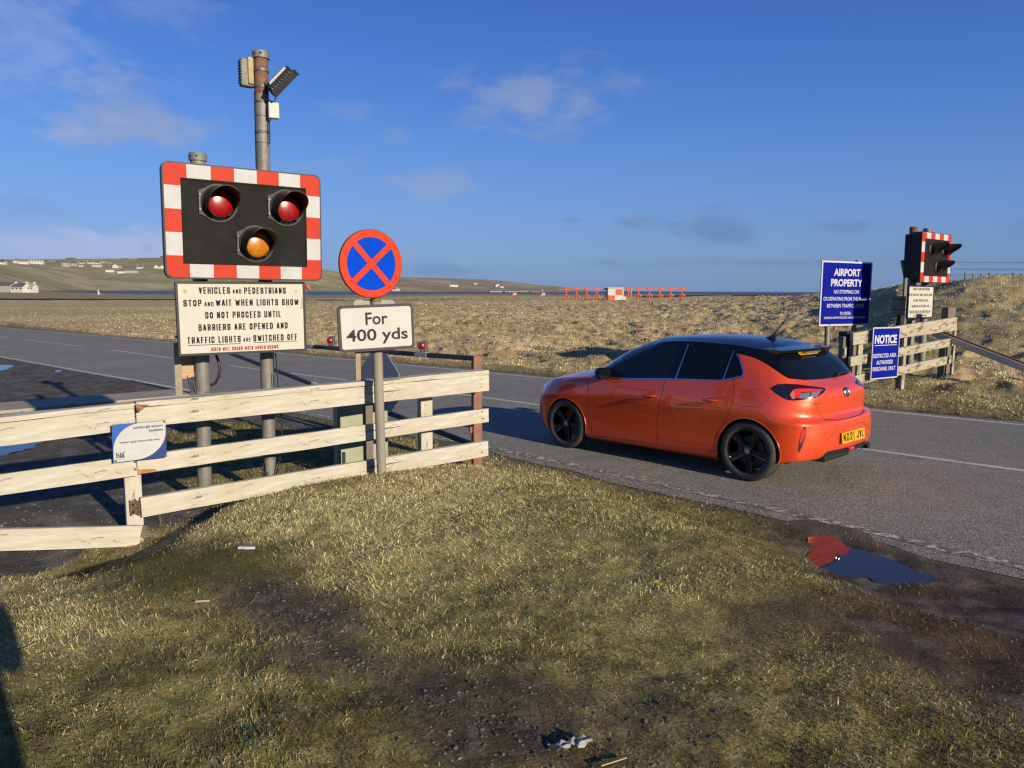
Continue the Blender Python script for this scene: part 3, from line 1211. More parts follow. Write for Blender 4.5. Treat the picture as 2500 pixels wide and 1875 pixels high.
MT['water'] = mat('puddle_water', (.030, .026, .022), None, rough=.015, spec=.5, ior=1.36)
for pi_, (P, lev) in enumerate(PUDDLES):
    # ragged edge
    n = len(P)
    pts = []
    for i in range(n):
        a, b = P[i], P[(i + 1) % n]
        for k_ in range(8):
            p = a + (b - a) * k_ / 8
            pts.append(p)
    pts = np.array(pts)
    c0 = pts.mean(0)
    w = (fbm(pts[:, 0] * 9, pts[:, 1] * 9, 4, 3) - .5) * .16 * min(1, np.ptp(pts[:, 1]) / .6)
    dv = pts - c0
    dv /= np.linalg.norm(dv, axis=1)[:, None] + 1e-9
    pts = pts + dv * (w[:, None] if pi_ else .07)
    mb = MB()
    mb.add([(a, b, lev) for a, b in pts], [tuple(range(len(pts)))])
    mb.build('puddle', MT['water'], kind='structure')

# ------------------------------------------------------------------ sea
mb = MB()
ang = [R(a) for a in range(-80, 81, 4)]
vs = [(r * math.sin(a), r * math.cos(a), -1.6) for r in (380, 700, 1200, 2500, 6000, 15000, 32000) for a in ang]
m_ = len(ang)
mb.add(vs, [(i * m_ + j, i * m_ + j + 1, (i + 1) * m_ + j + 1, (i + 1) * m_ + j) for i in range(6) for j in range(m_ - 1)])
sea = mat('choppy_sea', (.075, .11, .165), (.09, .125, .18), .02, .5, spec=.2, bump=.0)
nt = sea.node_tree
tcn = nt.nodes.new('ShaderNodeTexCoord')
mpn = nt.nodes.new('ShaderNodeMapping')
mpn.inputs['Scale'].default_value = (.25, 1, 1)
nn = nt.nodes.new('ShaderNodeTexNoise')
nn.inputs['Scale'].default_value = .6
nn.inputs['Detail'].default_value = 6
bp = nt.nodes.new('ShaderNodeBump')
bp.inputs['Strength'].default_value = 1.0
bp.inputs['Distance'].default_value = 1.2
nt.links.new(tcn.outputs['Object'], mpn.inputs[0])
nt.links.new(mpn.outputs[0], nn.inputs['Vector'])
nt.links.new(nn.outputs['Fac'], bp.inputs['Height'])
nt.links.new(bp.outputs[0], nt.nodes['Principled BSDF'].inputs['Normal'])
mb.build('sea', sea, kind='structure')

# ------------------------------------------------------------------ hills across the water
RU = np.array([-3200, -1600, -700, -300, 0, 60, 150, 230, 320, 400, 560, 700, 785, 827, 900, 981, 1060, 1105, 1160, 1191, 1231, 1307, 1358, 1387, 1412, 1435, 1460])
RV = np.array([670, 640, 640, 640, 634.5, 636, 634, 633, 632.5, 631, 640, 651, 657, 664, 671, 677, 679, 680, 681.5, 683, 687.5, 696.5, 699.5, 703.5, 706, 709.5, 712])
RD = np.interp(RU, [-700, 700, 1200, 1460], [1750, 1750, 2500, 2700])      # distance of the ridge
RS = np.interp(RU, [-700, 0, 100, 200, 400, 700, 1200, 1460], [600, 600, 900, 1250, 1350, 1400, 1700, 1900])   # distance of the foot


def hill_z(u, D):
    rd, rs = np.interp(u, RU, RD), np.interp(u, RU, RS)
    hv = 709.5 + (u - 1250) * ROLL
    top = EYE + rd * (hv - np.interp(u, RU, RV)) / F
    e = np.clip((D - rs) / (rd - rs), 0, None)
    f = np.where(e < 1, (smooth01(e) * .55 + e * .45), 1 - .35 * smooth01((e - 1) / 1.2))
    return -1.9 + (top + 1.9) * f


def build_hills():
    uu = np.concatenate([np.arange(-3200, -200, 25.0), np.arange(-200, 1466, 4.0)])
    ee = np.concatenate([np.linspace(-.06, 1.0, 110), np.linspace(1.03, 2.2, 12)])
    U, E = np.meshgrid(uu, ee)
    rd, rs = np.interp(U, RU, RD), np.interp(U, RU, RS)
    D = rs + (rd - rs) * E
    Z = hill_z(U, D)
    Z = np.where(E < 0, -2.5, Z)
    X = (U - 1250) / F * D
    und = (fbm(X * .006, D * .006, 101, 5) - .5) * 9 * smooth01(E * 5) * smooth01((1.0 - E) * 6)
    Z = Z + und
    Z = Z + (fbm(X * .02, D * .02, 133, 4) - .5) * 2.2 * smooth01(E * 5)
    n1 = fbm(X * .004, D * .010, 111, 5)
    n2 = fbm(X * .02, D * .03, 121, 4)
    f1 = smooth01((n1 - .42) / .2)[..., None]
    f2 = smooth01((n2 - .5) / .2)[..., None]
    far = smooth01((U - 830) / 60)[..., None]
    g = np.array([.235, .225, .125])
    h = np.array([.31, .275, .165])
    b = np.array([.165, .14, .10])
    hb = np.array([.255, .205, .15])
    col = g * (1 - f1) + h * f1
    col = col * (1 - .4 * f2) + b * .4 * f2
    # field edges and ditches
    ln = smooth01((.018 - np.abs(n1 - .5)) / .012)[..., None]
    col = col * (1 - .45 * ln) + b * .45 * ln
    col2 = hb * (1 - f1) + np.array([.31, .27, .19]) * f1
    col2 = col2 * (1 - .5 * f2) + b * .5 * f2
    col = col * (1 - far) + col2 * far
    shore = smooth01((.035 - E) / .02)[..., None]
    col = col * (1 - shore * .6) + np.array([.12, .10, .075]) * shore * .6
    n, m = U.shape
    V = np.stack([X, D, Z], -1).reshape(-1, 3)
    i = np.arange(n - 1)[:, None]
    j = np.arange(m - 1)[None, :]
    F_ = np.stack([i * m + j, i * m + j + 1, (i + 1) * m + j + 1, (i + 1) * m + j], -1).reshape(-1, 4)
    grid_mesh('hills', V, F_, tint_mat('hill_pasture', .95, .05, .18, 0, .1), cols=col.reshape(-1, 3), kind='structure')


build_hills()

# ------------------------------------------------------------------ grass, straw and gravel (uncountable)
def blades(name, label, n, az0, az1, r0, r1, power, length, width, lie, seed, keep=None, lift=0.0, tintf=1.0, clump=0.0, green=.22):
    g = np.random.default_rng(seed)
    a = R(az0) + (R(az1) - R(az0)) * g.random(n)
    q = g.random(n)
    if power == 0:
        r = r0 * (r1 / r0) ** q
    else:
        r = (r0 ** power + (r1 ** power - r0 ** power) * q) ** (1 / power)
    x, y = r * np.sin(a), r * np.cos(a)
    col, bare = land_colour(x, y)
    p = (1 - bare) ** 1.3
    if clump:
        cn = fbm(x * 2.2, y * 2.2, seed + 5, 3)
        p = p * np.clip((cn - .5 + .12) / .2, 1 - clump, 1)
    ok = g.random(n) < p
    if keep is not None:
        ok &= keep(x, y, g)
    for P, lev in PUDDLES:
        ok &= poly_mask(x, y, P, .05, .0) < .5
    s, t = st(x, y)
    tn, tf = tn_(s), tf_(s)
    ok &= ~((t > tn - .16 + .14 * g.random(n)) & (t < tf + .26))
    x, y, r, col = x[ok], y[ok], r[ok], col[ok]
    n = len(x)
    z = puddle_dip(x, y, land_z(x, y)) + lift
    L_ = length(r, g, n)
    W_ = width(r, g, n)
    # lean: combed by wind with local swirls
    base = fbm(x * .9, y * .9, seed + 9, 3) * 9 + fbm(x * 4, y * 4, seed + 3, 2) * 3
    hd = base + g.normal(0, .9, n)
    ln = np.clip(lie(g, n), 0, 1.5)
    dx, dy = np.cos(hd), np.sin(hd)
    tip = np.stack([dx * np.sin(ln), dy * np.sin(ln), np.cos(ln)], -1) * L_[:, None]
    mid = np.stack([dx * np.sin(ln * .55), dy * np.sin(ln * .55), np.cos(ln * .55)], -1) * (L_ * .55)[:, None]
    sd = hd + math.pi / 2 + g.normal(0, .7, n)
    sx = np.stack([np.cos(sd), np.sin(sd), 0 * sd], -1) * (W_ / 2)[:, None]
    b = np.stack([x, y, z - .004], -1)
    V = np.stack([b - sx, b + sx, b + mid - sx * .8, b + mid + sx * .8, b + tip], 1).reshape(-1, 3)
    o = np.arange(n)[:, None] * 5
    T = np.concatenate([o + np.array([0, 1, 3]), o + np.array([0, 3, 2]), o + np.array([2, 3, 4])], 0)
    # each blade its own dryness
    dry = g.random(n)[:, None]
    br = (.40 + 1.35 * g.random(n) ** 1.5)[:, None]
    lum = col.mean(1, keepdims=True)
    strawc = np.array([1.30, 1.0, .50]) * lum * 1.9
    greenc = np.array([.88, 1.12, .32]) * lum * 1.0
    c = col * 1.15
    c = np.where(dry > .72, strawc, np.where(dry < green, greenc, c)) * br * tintf
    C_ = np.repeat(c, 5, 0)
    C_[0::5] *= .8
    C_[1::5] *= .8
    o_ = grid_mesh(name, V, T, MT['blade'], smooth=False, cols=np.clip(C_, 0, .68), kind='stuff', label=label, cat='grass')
    return o_


blades('grass', 'short matted olive turf with dry stalks in the foreground', 360000, -40, 40, 1.9, 13, .35,
       lambda r, g, n: (.011 + .026 * g.random(n) ** 2) * (.8 + .10 * r), lambda r, g, n: .0017 + .00055 * r,
       lambda g, n: g.normal(1.12, .36, n), 1, clump=.6,
       keep=lambda x, y, g: st(x, y)[1] < tn_(st(x, y)[0]) + .1)
blades('straw_grass', 'long straw-coloured grass flattened along the white fence', 60000, -40, 10, 2.6, 10, 1,
       lambda r, g, n: .03 + .05 * g.random(n), lambda r, g, n: .0012 + .0004 * r,
       lambda g, n: g.normal(1.3, .22, n), 2, clump=.9, tintf=1.1,
       keep=lambda x, y, g: (g.random(len(x)) < np.maximum(poly_mask(x, y, P_STRAW, .9, .5, 1.8), poly_mask(x, y, P_STRAW2, .4, .3, 2)) * .95 + .03) & (st(x, y)[1] < tn_(st(x, y)[0])))
blades('field_grass', 'tussocky straw-coloured rough grass beyond the road', 420000, -38, 38, 9.5, 130, -.35,
       lambda r, g, n: (.03 + .06 * g.random(n)) * np.clip(.6 + r * .02, .6, 1.6), lambda r, g, n: .0006 * r + .002,
       lambda g, n: g.normal(1.22, .26, n), 3, clump=.8, green=.07,
       keep=lambda x, y, g: (st(x, y)[1] > tf_(st(x, y)[0]) + .2) & (g.random(len(x)) < np.clip((x / np.maximum(y, 1) * F + 1250 + 500) / 1300, .25, 1)))
blades('verge_grass', 'rank tufts leaning over the far kerbless road edge', 50000, -38, 38, 9.5, 60, -.6,
       lambda r, g, n: .04 + .08 * g.random(n), lambda r, g, n: .0007 * r + .001,
       lambda g, n: g.normal(.95, .3, n), 4, clump=.6, tintf=.85, green=.08,
       keep=lambda x, y, g: (st(x, y)[1] > tf_(st(x, y)[0]) + .22) & (st(x, y)[1] < tf_(st(x, y)[0]) + 1.6))

blades('dead_stalks', 'upright dead grey stalks behind the joint post of the white fence', 2600, -26, -12, 6.3, 7.6, 1,
       lambda r, g, n: .08 + .16 * g.random(n), lambda r, g, n: .0030 + 0 * r,
       lambda g, n: g.normal(.35, .25, n), 8, clump=.95, tintf=1.0, green=.02,
       keep=lambda x, y, g: (fence_d(x, y) < -.08) & (x > -3.1) & (x < -1.2) & (g.random(len(x)) < .35))


def stones(name, label, polys, n, size, seed, cols):
    g = np.random.default_rng(seed)
    pts = []
    for P, w in polys:
        lo, hi = P.min(0), P.max(0)
        k = int(n * w)
        p = lo + (hi - lo) * g.random((k * 3, 2))
        m = poly_mask(p[:, 0], p[:, 1], P, .25, .22, 3.5, 13)
        p = p[g.random(len(p)) < m][:k]
        pts.append(p)
    p = np.concatenate(pts)
    s, t = st(p[:, 0], p[:, 1])
    p = p[t < tn_(s) - .02]
    for P, lev in PUDDLES:
        p = p[poly_mask(p[:, 0], p[:, 1], P, .05, 0) < .4]
    n = len(p)
    z = puddle_dip(p[:, 0], p[:, 1], land_z(p[:, 0], p[:, 1]))
    ico = bmesh.new()
    bmesh.ops.create_icosphere(ico, subdivisions=1, radius=1)
    iv = np.array([v.co[:] for v in ico.verts])
    ico.faces.ensure_lookup_table()
    ico.verts.index_update()
    fi = np.array([[v.index for v in f.verts] for f in ico.faces])
    ico.free()
    sz = size * (.35 + 1.3 * g.random(n) ** 3.2)
    sc = np.stack([.7 + .7 * g.random(n), .7 + .6 * g.random(n), .35 + .3 * g.random(n)], -1) * sz[:, None]
    V = iv[None] * (1 + .25 * g.normal(0, 1, (n, len(iv), 1))) * sc[:, None]
    a = g.random(n) * 6.28
    c_, s_ = np.cos(a)[:, None], np.sin(a)[:, None]
    V = np.stack([V[..., 0] * c_ - V[..., 1] * s_, V[..., 0] * s_ + V[..., 1] * c_, V[..., 2]], -1)
    V = V + np.stack([p[:, 0], p[:, 1], z + .2 * sz], -1)[:, None]
    T = (fi[None] + (np.arange(n) * len(iv))[:, None, None]).reshape(-1, 3)
    pal = np.array(cols)
    c = pal[g.integers(0, len(pal), n)] * (.7 + .6 * g.random((n, 1)))
    grid_mesh(name, V.reshape(-1, 3), T, MT['stone'], smooth=False, cols=np.repeat(c, len(iv), 0), kind='stuff', label=label, cat='gravel')


MT['stone'] = tint_mat('grey_stones', .75, 60, .25, 0, .3)
stones('gravel', 'loose grey stones scattered through worn bare patches of turf', [(P_GR1, .42), (P_GR2, .20), (P_DIRT3, .1), (P_MUD, .14)], 2300, .0056, 5,
       [(.085, .08, .075), (.15, .14, .13), (.055, .05, .048), (.10, .085, .065)])
stones('lay_by_grit', 'dark loose grit over the lay-by surface behind the fence', [(gpoly([(0, 1040), (440, 980), (700, 900), (1000, 860), (1000, 900), (500, 1100), (250, 1200), (0, 1200)]), 1.0)], 2600, .011, 6,
       [(.10, .095, .085), (.16, .14, .12), (.07, .065, .06)])

# ------------------------------------------------------------------ the orange hatchback
MT['paint_orange'] = mat('metallic_orange_paint', (.70, .062, .011), (.74, .070, .013), 400, .32, .25, coat=1.0, croughness=.035)
MT['gloss_black'] = mat('gloss_black_paint', (.003, .003, .004), None, rough=.14, spec=.35, coat=.2, croughness=.03)
MT['tint_glass'] = mat('tinted_glass', (.004, .006, .010), None, rough=.03, spec=.25)
MT['clear_glass'] = mat('side_glass', (.006, .011, .018), None, rough=.03, spec=.28)
MT['seam'] = mat('panel_gap_crease_shade', (.10, .012, .006), None, rough=.7)  # panel gaps, and painted shade of the bumper crease and handle recesses
MT['satin_black'] = mat('satin_black_trim', (.012, .012, .013), None, rough=.45)
MT['trim'] = mat('satin_chrome_trim', (.50, .51, .53), None, rough=.22, metal=1.0)
MT['tyre'] = mat('tyre_rubber', (.022, .021, .020), (.05, .047, .042), 30, .78, bump=.2, bscale=90)
MT['alloy'] = mat('gloss_black_alloy', (.003, .003, .0035), None, rough=.10, spec=.35, coat=.3)
MT['lamp_red'] = mat('red_lamp_lens', (.62, .02, .03), None, rough=.12, coat=1.0)
MT['lamp_clear'] = mat('clear_lamp_lens', (.14, .145, .15), (.12, .12, .13), 60, rough=.12, coat=1.0)
MT['lamp_dark'] = mat('smoked_lamp_lens', (.010, .006, .007), None, rough=.08, coat=1.0)
MT['lamp_pink'] = mat('amber_pink_lens', (.40, .12, .10), None, rough=.15, coat=1.0)
MT['head_lens'] = mat('headlamp_lens', (.45, .55, .65), None, rough=.08, coat=1.0)
MT['plate_yellow'] = mat('yellow_number_plate', (.52, .29, .012), None, rough=.5, spec=.2)
MT['well'] = mat('wheel_well_liner', (.006, .006, .006), None, rough=.9)

CARM = Matrix.Translation((CX, CY, 0)) @ Matrix.Rotation(CA, 4, 'Z') @ Matrix.Rotation(-math.atan(SLOPE), 4, 'Y')
CARI = CARM.inverted()
CAMP = CARI @ Vector((0, 0, EYE))
car = empty('hatchback_car', (0, 0, 0), 'orange five-door hatchback with black roof standing on the road facing away', 'car', M=CARM)


def cray(u, v):
    return (CARI.to_3x3() @ ray(u, v)).normalized()


def c1(x, y):
    return 1280 + x * .40687, 780 + y * .40687


def cA(x, y):
    return 1440 + x * .18083, 800 + y * .18083


def cB(x, y):
    return 1780 + x * .18083, 800 + y * .18083


_RT = np.array((Matrix.Rotation(math.pi / 2 - PITCH, 3, 'X') @ Matrix.Rotation(ROLL, 3, 'Z')))


def pxof(p):
    """photo position of car-frame points (n,3)"""
    M_ = np.array(CARM)
    w = p @ M_[:3, :3].T + M_[:3, 3] - np.array([0, 0, EYE])
    c = w @ _RT
    return np.stack([1250 + F * c[:, 0] / -c[:, 2], 937.5 - F * c[:, 1] / -c[:, 2]], -1)


# --- control curves (x forward, y left, z up; rear axle at the origin)
ROWS_Z = [.165, .20, .28, .42, .56, .65, .74, .84, .90]
ROWS_W = [.80, .845, .858, .860, .868, .876, .878, .864, .850]
FRONTX = [3.22, 3.28, 3.33, 3.36, 3.36, 3.345, 3.32, 3.29, 3.27]
REARX = [-.55, -.63, -.675, -.688, -.682, -.668, -.612, -.612, -.607]
REARZ = [.24, .27, .36, .48, .57, .635, .675, .80, .905]
FRONTZ = [.17, .20, .28, .42, .54, .60, .66, .70, .735]
BELT = [(3.24, 0, .77), (3.215, .28, .775), (3.13, .50, .79), (3.00, .64, .815), (2.86, .725, .84), (2.70, .76, .868), (2.45, .775, .90),
        (2.12, .79, .932), (1.75, .82, .943), (1.4, .832, .955), (1.05, .834, .970), (.70, .83, .988), (.35, .818, 1.012), (.05, .80, 1.04),
        (-.13, .775, 1.055), (-.27, .725, 1.06), (-.355, .645, 1.052), (-.41, .50, 1.042), (-.435, .25, 1.032), (-.445, 0, 1.027)]
TOP = [(1.30, .575, 1.365), (1.18, .600, 1.380), (1.0, .612, 1.390), (.8, .616, 1.392), (.55, .613, 1.384), (.32, .606, 1.370), (.16, .597, 1.354),
       (.06, .583, 1.340), (-.01, .560, 1.330), (-.06, .50, 1.325), (-.085, .38, 1.330), (-.1, .2, 1.338), (-.105, 0, 1.341)]
XS = [None] * 7 + [2.12, 1.75, 1.4, 1.05, .70, .35, .03, -.17]


def lower_grid():
    P = np.zeros((20, 10, 3))
    for j in range(9):
        w, Fx, Rx = ROWS_W[j], FRONTX[j], REARX[j]
        k = j / 8.0
        plan = [(Fx, 0), (Fx - .025, .28), (Fx - .09, .53), (Fx - .21, .71), (Fx - .37, w - .045), (Fx - .56, w - .008), (2.50, w)]
        plan += [(x, w) for x in XS[7:13]]
        if j < 6:
            plan += [(.03, w), (-.17, w - .004), (-.36, w - .022), (-.50, w - .085), (Rx + .065, .61), (Rx + .018, .32), (Rx, 0)]
        else:
            q = (j - 5) / 4.0
            plan += [(.03, w - .01 * q), (-.16, w - .02 * q - .004), (-.33 + .02 * q, w - .035 - .04 * q), (-.455 + .04 * q, w - .115 - .04 * q),
                     (Rx + .05 + .02 * q, .59 - .03 * q), (Rx + .015, .30), (Rx, 0)]
        for i, (x, y) in enumerate(plan):
            fz = smooth01((x - 2.1) / 1.0) if i < 8 else 0
            rz = smooth01((-.1 - x) / .45) if i > 12 else 0
            z = ROWS_Z[j] * (1 - fz) + FRONTZ[j] * fz
            z = z * (1 - rz) + REARZ[j] * rz
            if j == 0 and i > 13:
                z += .02
            # keep the upper rows under the shoulder line
            top = BELT[i][2]
            if j >= 6 and i < 8:
                z = min(z, .60 + (top - .60) * (.25, .58, .80)[j - 6])
            P[i, j] = (x, y, z)
    for i in range(20):
        P[i, 9] = BELT[i]
    return P


def upper_grid():
    base = [(2.33, 0, 1.000), (2.31, .28, .995), (2.235, .56, .970)] + BELT[7:]
    top = [(1.43, 0, 1.418), (1.415, .22, 1.415), (1.375, .42, 1.398)] + TOP
    P = np.zeros((16, 5, 3))
    for i, (b, t) in enumerate(zip(base, top)):
        b, t = np.array(b), np.array(t)
        for j, q in enumerate((0, .25, .5, .75, 1)):
            p = b * (1 - q) + t * q
            bul = 4 * q * (1 - q)
            if 3 <= i <= 10:
                p = p + np.array([0, .028, 0]) * bul
            elif i < 3:
                p = p + np.array([.03, 0, .045]) * bul
            else:
                p = p + np.array([-.030, .01 if i < 13 else 0, .012]) * bul
            P[i, j] = p
    return P


def cr_axis(P, n, axis):
    """Catmull-Rom densify along axis: n steps for every interval"""
    P = np.moveaxis(P, axis, 0)
    ext = np.concatenate([2 * P[:1] - P[1:2], P, 2 * P[-1:] - P[-2:-1]], 0)
    out = []
    m = len(P) - 1
    for i in range(m):
        p0, p1, p2, p3 = ext[i], ext[i + 1], ext[i + 2], ext[i + 3]
        d1 = np.linalg.norm(p2 - p1, axis=-1, keepdims=True) + 1e-9
        d0 = np.linalg.norm(p1 - p0, axis=-1, keepdims=True) + 1e-9
        d2 = np.linalg.norm(p3 - p2, axis=-1, keepdims=True) + 1e-9
        t1 = ((p1 - p0) / d0 * d1 + (p2 - p1) / d1 * d0) / (d0 + d1) * d1      # non-uniform tangents
        t2 = ((p2 - p1) / d1 * d2 + (p3 - p2) / d2 * d1) / (d1 + d2) * d1
        for k in range(n):
            u = k / n
            h00, h10 = 2 * u ** 3 - 3 * u ** 2 + 1, u ** 3 - 2 * u ** 2 + u
            h01, h11 = -2 * u ** 3 + 3 * u ** 2, u ** 3 - u ** 2
            out.append(p1 * h00 + t1 * h10 + p2 * h01 + t2 * h11)
    out.append(P[-1])
    return np.moveaxis(np.stack(out), 0, axis)


def mirror_first(P):
    """make the curve leave y=0 square"""
    P = P.copy()
    P[..., 1] = np.maximum(P[..., 1], 0)
    return P


LOW = mirror_first(cr_axis(cr_axis(lower_grid(), 7, 0), 7, 1))
UPP = mirror_first(cr_axis(cr_axis(upper_grid(), 7, 0), 6, 1))


def coons(front, rear, side, centre, npow=2.0):
    """front/rear: curves y=0 -> edge, side/centre: curves front -> rear"""
    nq, np_ = len(front), len(side)
    q = np.linspace(0, 1, nq)[None, :, None]
    p = np.linspace(0, 1, np_)[:, None, None]
    qq = q ** npow
    A = (1 - qq) * centre[:, None] + qq * side[:, None]
    B = (1 - p) * front[None] + p * rear[None]
    C_ = (1 - p) * ((1 - qq) * front[0] + qq * front[-1]) + p * ((1 - qq) * rear[0] + qq * rear[-1])
    G = A + B - C_
    # the plan stays linear across
    A2 = (1 - q) * centre[:, None] + q * side[:, None]
    C2 = (1 - p) * ((1 - q) * front[0] + q * front[-1]) + p * ((1 - q) * rear[0] + q * rear[-1])
    G2 = A2 + B - C2
    G[..., :2] = G2[..., :2]
    return G


def resample(c, n):
    d = np.concatenate([[0], np.cumsum(np.linalg.norm(np.diff(c, axis=0), axis=1))])
    t = np.linspace(0, d[-1], n)
    return np.stack([np.interp(t, d, c[:, k]) for k in range(3)], -1)


nstat = UPP.shape[0]
rf = resample(UPP[:22, -1], 20)                     # header
rr_ = resample(UPP[12 * 7:, -1][::-1], 20)          # rear edge from centre outwards
rs = resample(UPP[21:12 * 7 + 1, -1], 60)
cn = np.stack([np.interp(np.linspace(0, 1, 60), [0, .12, .3, .5, .7, .86, 1], v) for v in
               ([1.43, 1.25, .97, .66, .36, .10, -.105], [0] * 7, [1.418, 1.434, 1.447, 1.449, 1.434, 1.395, 1.341])], -1)
cn[:, 2] = np.convolve(np.pad(cn[:, 2], 4, 'edge'), np.ones(9) / 9, 'valid')
cn[0, 2], cn[-1, 2] = 1.418, 1.341
ROOF = coons(rf, rr_, rs, cn, 2.4)
hf = resample(LOW[:22, -1], 20)
hr = resample(UPP[:22, 0], 20)
hs = resample(LOW[21:50, -1], 30)
hc = np.stack([np.interp(np.linspace(0, 1, 30), [0, .1, .3, .6, 1], v) for v in ([3.24, 3.16, 2.97, 2.68, 2.33], [0] * 5, [.77, .815, .875, .94, 1.0])], -1)
hc[:, 2] = np.convolve(np.pad(hc[:, 2], 2, 'edge'), np.ones(5) / 5, 'valid')
hc[0, 2], hc[-1, 2] = .77, 1.0
HOOD = coons(hf, hr, hs, hc, 2.2)

PATCH = [('low', LOW), ('up', UPP), ('roof', ROOF), ('hood', HOOD)]


def grid_norm(G):
    a = np.gradient(G, axis=0)
    b = np.gradient(G, axis=1)
    n = np.cross(a, b)
    n /= np.linalg.norm(n, axis=-1, keepdims=True) + 1e-12
    return n


def grid_faces(n, m):
    i = np.arange(n - 1)[:, None]
    j = np.arange(m - 1)[None, :]
    return np.stack([i * m + j, (i + 1) * m + j, (i + 1) * m + j + 1, i * m + j + 1], -1).reshape(-1, 4)


REF = {}
allv, allf = [], []
for nm, G in PATCH:
    N_ = grid_norm(G)
    c = G.reshape(-1, 3)
    nn_ = N_.reshape(-1, 3)
    # outward: away from the car's middle
    sgn = np.sign(((c - np.array([1.3, 0, .6])) * nn_).sum(1).sum())
    nn_ = nn_ * sgn
    fcs = grid_faces(*G.shape[:2])
    if sgn < 0:
        fcs = fcs[:, ::-1]
    # at the mid-plane the surface is square to it
    mid = np.abs(c[:, 1]) < 1e-4
    nn_[mid, 1] = 0
    nn_ /= np.linalg.norm(nn_, axis=1, keepdims=True) + 1e-9
    bvh = BVHTree.FromPolygons([Vector(p) for p in c], [tuple(f) for f in fcs])
    REF[nm] = (c, nn_, fcs, bvh)
    o = sum(len(x) for x in allv)
    allv.append(c)
    allf.append(fcs + o)
    o = sum(len(x) for x in allv)
    allv.append(c * np.array([1, -1, 1]))
    allf.append(fcs[:, ::-1] + o)
FULL = BVHTree.FromPolygons([Vector(p) for p in np.concatenate(allv)], [tuple(f) for f in np.concatenate(allf)])


def cast(u, v):
    p, n, i, d = FULL.ray_cast(CAMP, cray(u, v))
    if p is None:
        p, n, i, d = FULL.find_nearest(CAMP + cray(u, v) * 8.5)
    if n.dot(CAMP - p) < 0:
        n = -n
    return p, n


bm = bmesh.new()
lp = bm.faces.layers.int.new('part')
lg = bm.faces.layers.int.new('patch')
for k_, (nm, G) in enumerate(PATCH):
    c, nn_, fcs, bvh = REF[nm]
    vs = [bm.verts.new(p) for p in c]
    for f in fcs:
        q = [vs[i] for i in f]
        try:
            fc = bm.faces.new(q)
        except ValueError:
            continue
        fc[lg] = k_
        fc[lp] = {0: 0, 1: 1, 2: 2, 3: 3}[k_]
bm.verts.ensure_lookup_table()


def pip(px, poly):
    inside = np.zeros(len(px), bool)
    n = len(poly)
    for i in range(n):
        x1, y1 = poly[i]
        x2, y2 = poly[(i + 1) % n]
        if y1 == y2:
            continue
        c = ((y1 > px[:, 1]) != (y2 > px[:, 1])) & (px[:, 0] < (x2 - x1) * (px[:, 1] - y1) / (y2 - y1) + x1)
        inside ^= c
    return inside


def cut(poly, pid, patches=(0, 1, 2), only=None, xmin=-9, xmax=9, ortho=False):
    """trims the shell along an outline (as seen on its near side) and marks what lies inside as part pid"""
    poly = [tuple(p) for p in poly]
    us, vs_ = [p[0] for p in poly], [p[1] for p in poly]
    mg = .03 if ortho else 14
    n = len(poly)

    def coords(fs):
        c = np.array([f.calc_center_median()[:] for f in fs])
        return (c[:, [0, 2]] if ortho else pxof(c)), c
    for i in range(n):
        fs = [f for f in bm.faces if f[lg] in patches]
        q, c = coords(fs)
        a, b = poly[i], poly[(i + 1) % n]
        # only faces near this edge
        ax = np.array(a)
        ab = np.array(b) - ax
        L2 = (ab ** 2).sum() + 1e-12
        if L2 < 1e-10:
            continue
        tt = np.clip(((q - ax) @ ab) / L2, 0, 1)
        dd = np.hypot(*(q - ax - tt[:, None] * ab).T)
        ok = (dd < mg) & (c[:, 0] > xmin) & (c[:, 0] < xmax)
        sel = [f for f, o in zip(fs, ok) if o]
        if not sel:
            continue
        if ortho:
            no = Vector((ab[1], 0, -ab[0])).normalized()
            co = Vector((a[0], 0, a[1]))
        else:
            no = cray(*a).cross(cray(*b)).normalized()
            co = CAMP
        geom = set(sel)
        for f in sel:
            geom.update(f.edges)
            geom.update(f.verts)
        bmesh.ops.bisect_plane(bm, geom=list(geom), dist=1e-5, plane_co=co, plane_no=no)
    fs = [f for f in bm.faces if f[lg] in patches]
    q, c = coords(fs)
    ins = pip(q, poly) & (c[:, 0] > xmin) & (c[:, 0] < xmax)
    for f, o in zip(fs, ins):
        if o and (only is None or f[lp] in only):
            f[lp] = pid


def seam(pts, w, pid, **kw):
    pts = [np.array(p, float) for p in pts]
    for a, b in zip(pts[:-1], pts[1:]):
        d = (b - a) / (np.linalg.norm(b - a) + 1e-9)
        n = np.array([-d[1], d[0]]) * w / 2
        e = d * w * .3
        cut([a - e + n, b + e + n, b + e - n, a - e - n], pid, **kw)


BODY, SHELL, RF, HD = 0, 1, 2, 3
FDOOR, RDOOR, TGATE, LAMP, LRED, LCLR, LDRK, LPNK, GL1, GL2, GL3, CHR, SEAM, CPIL, DIFF, REFL, RRED, HLMP, HOLE, RGLASS, FLAP = range(10, 31)
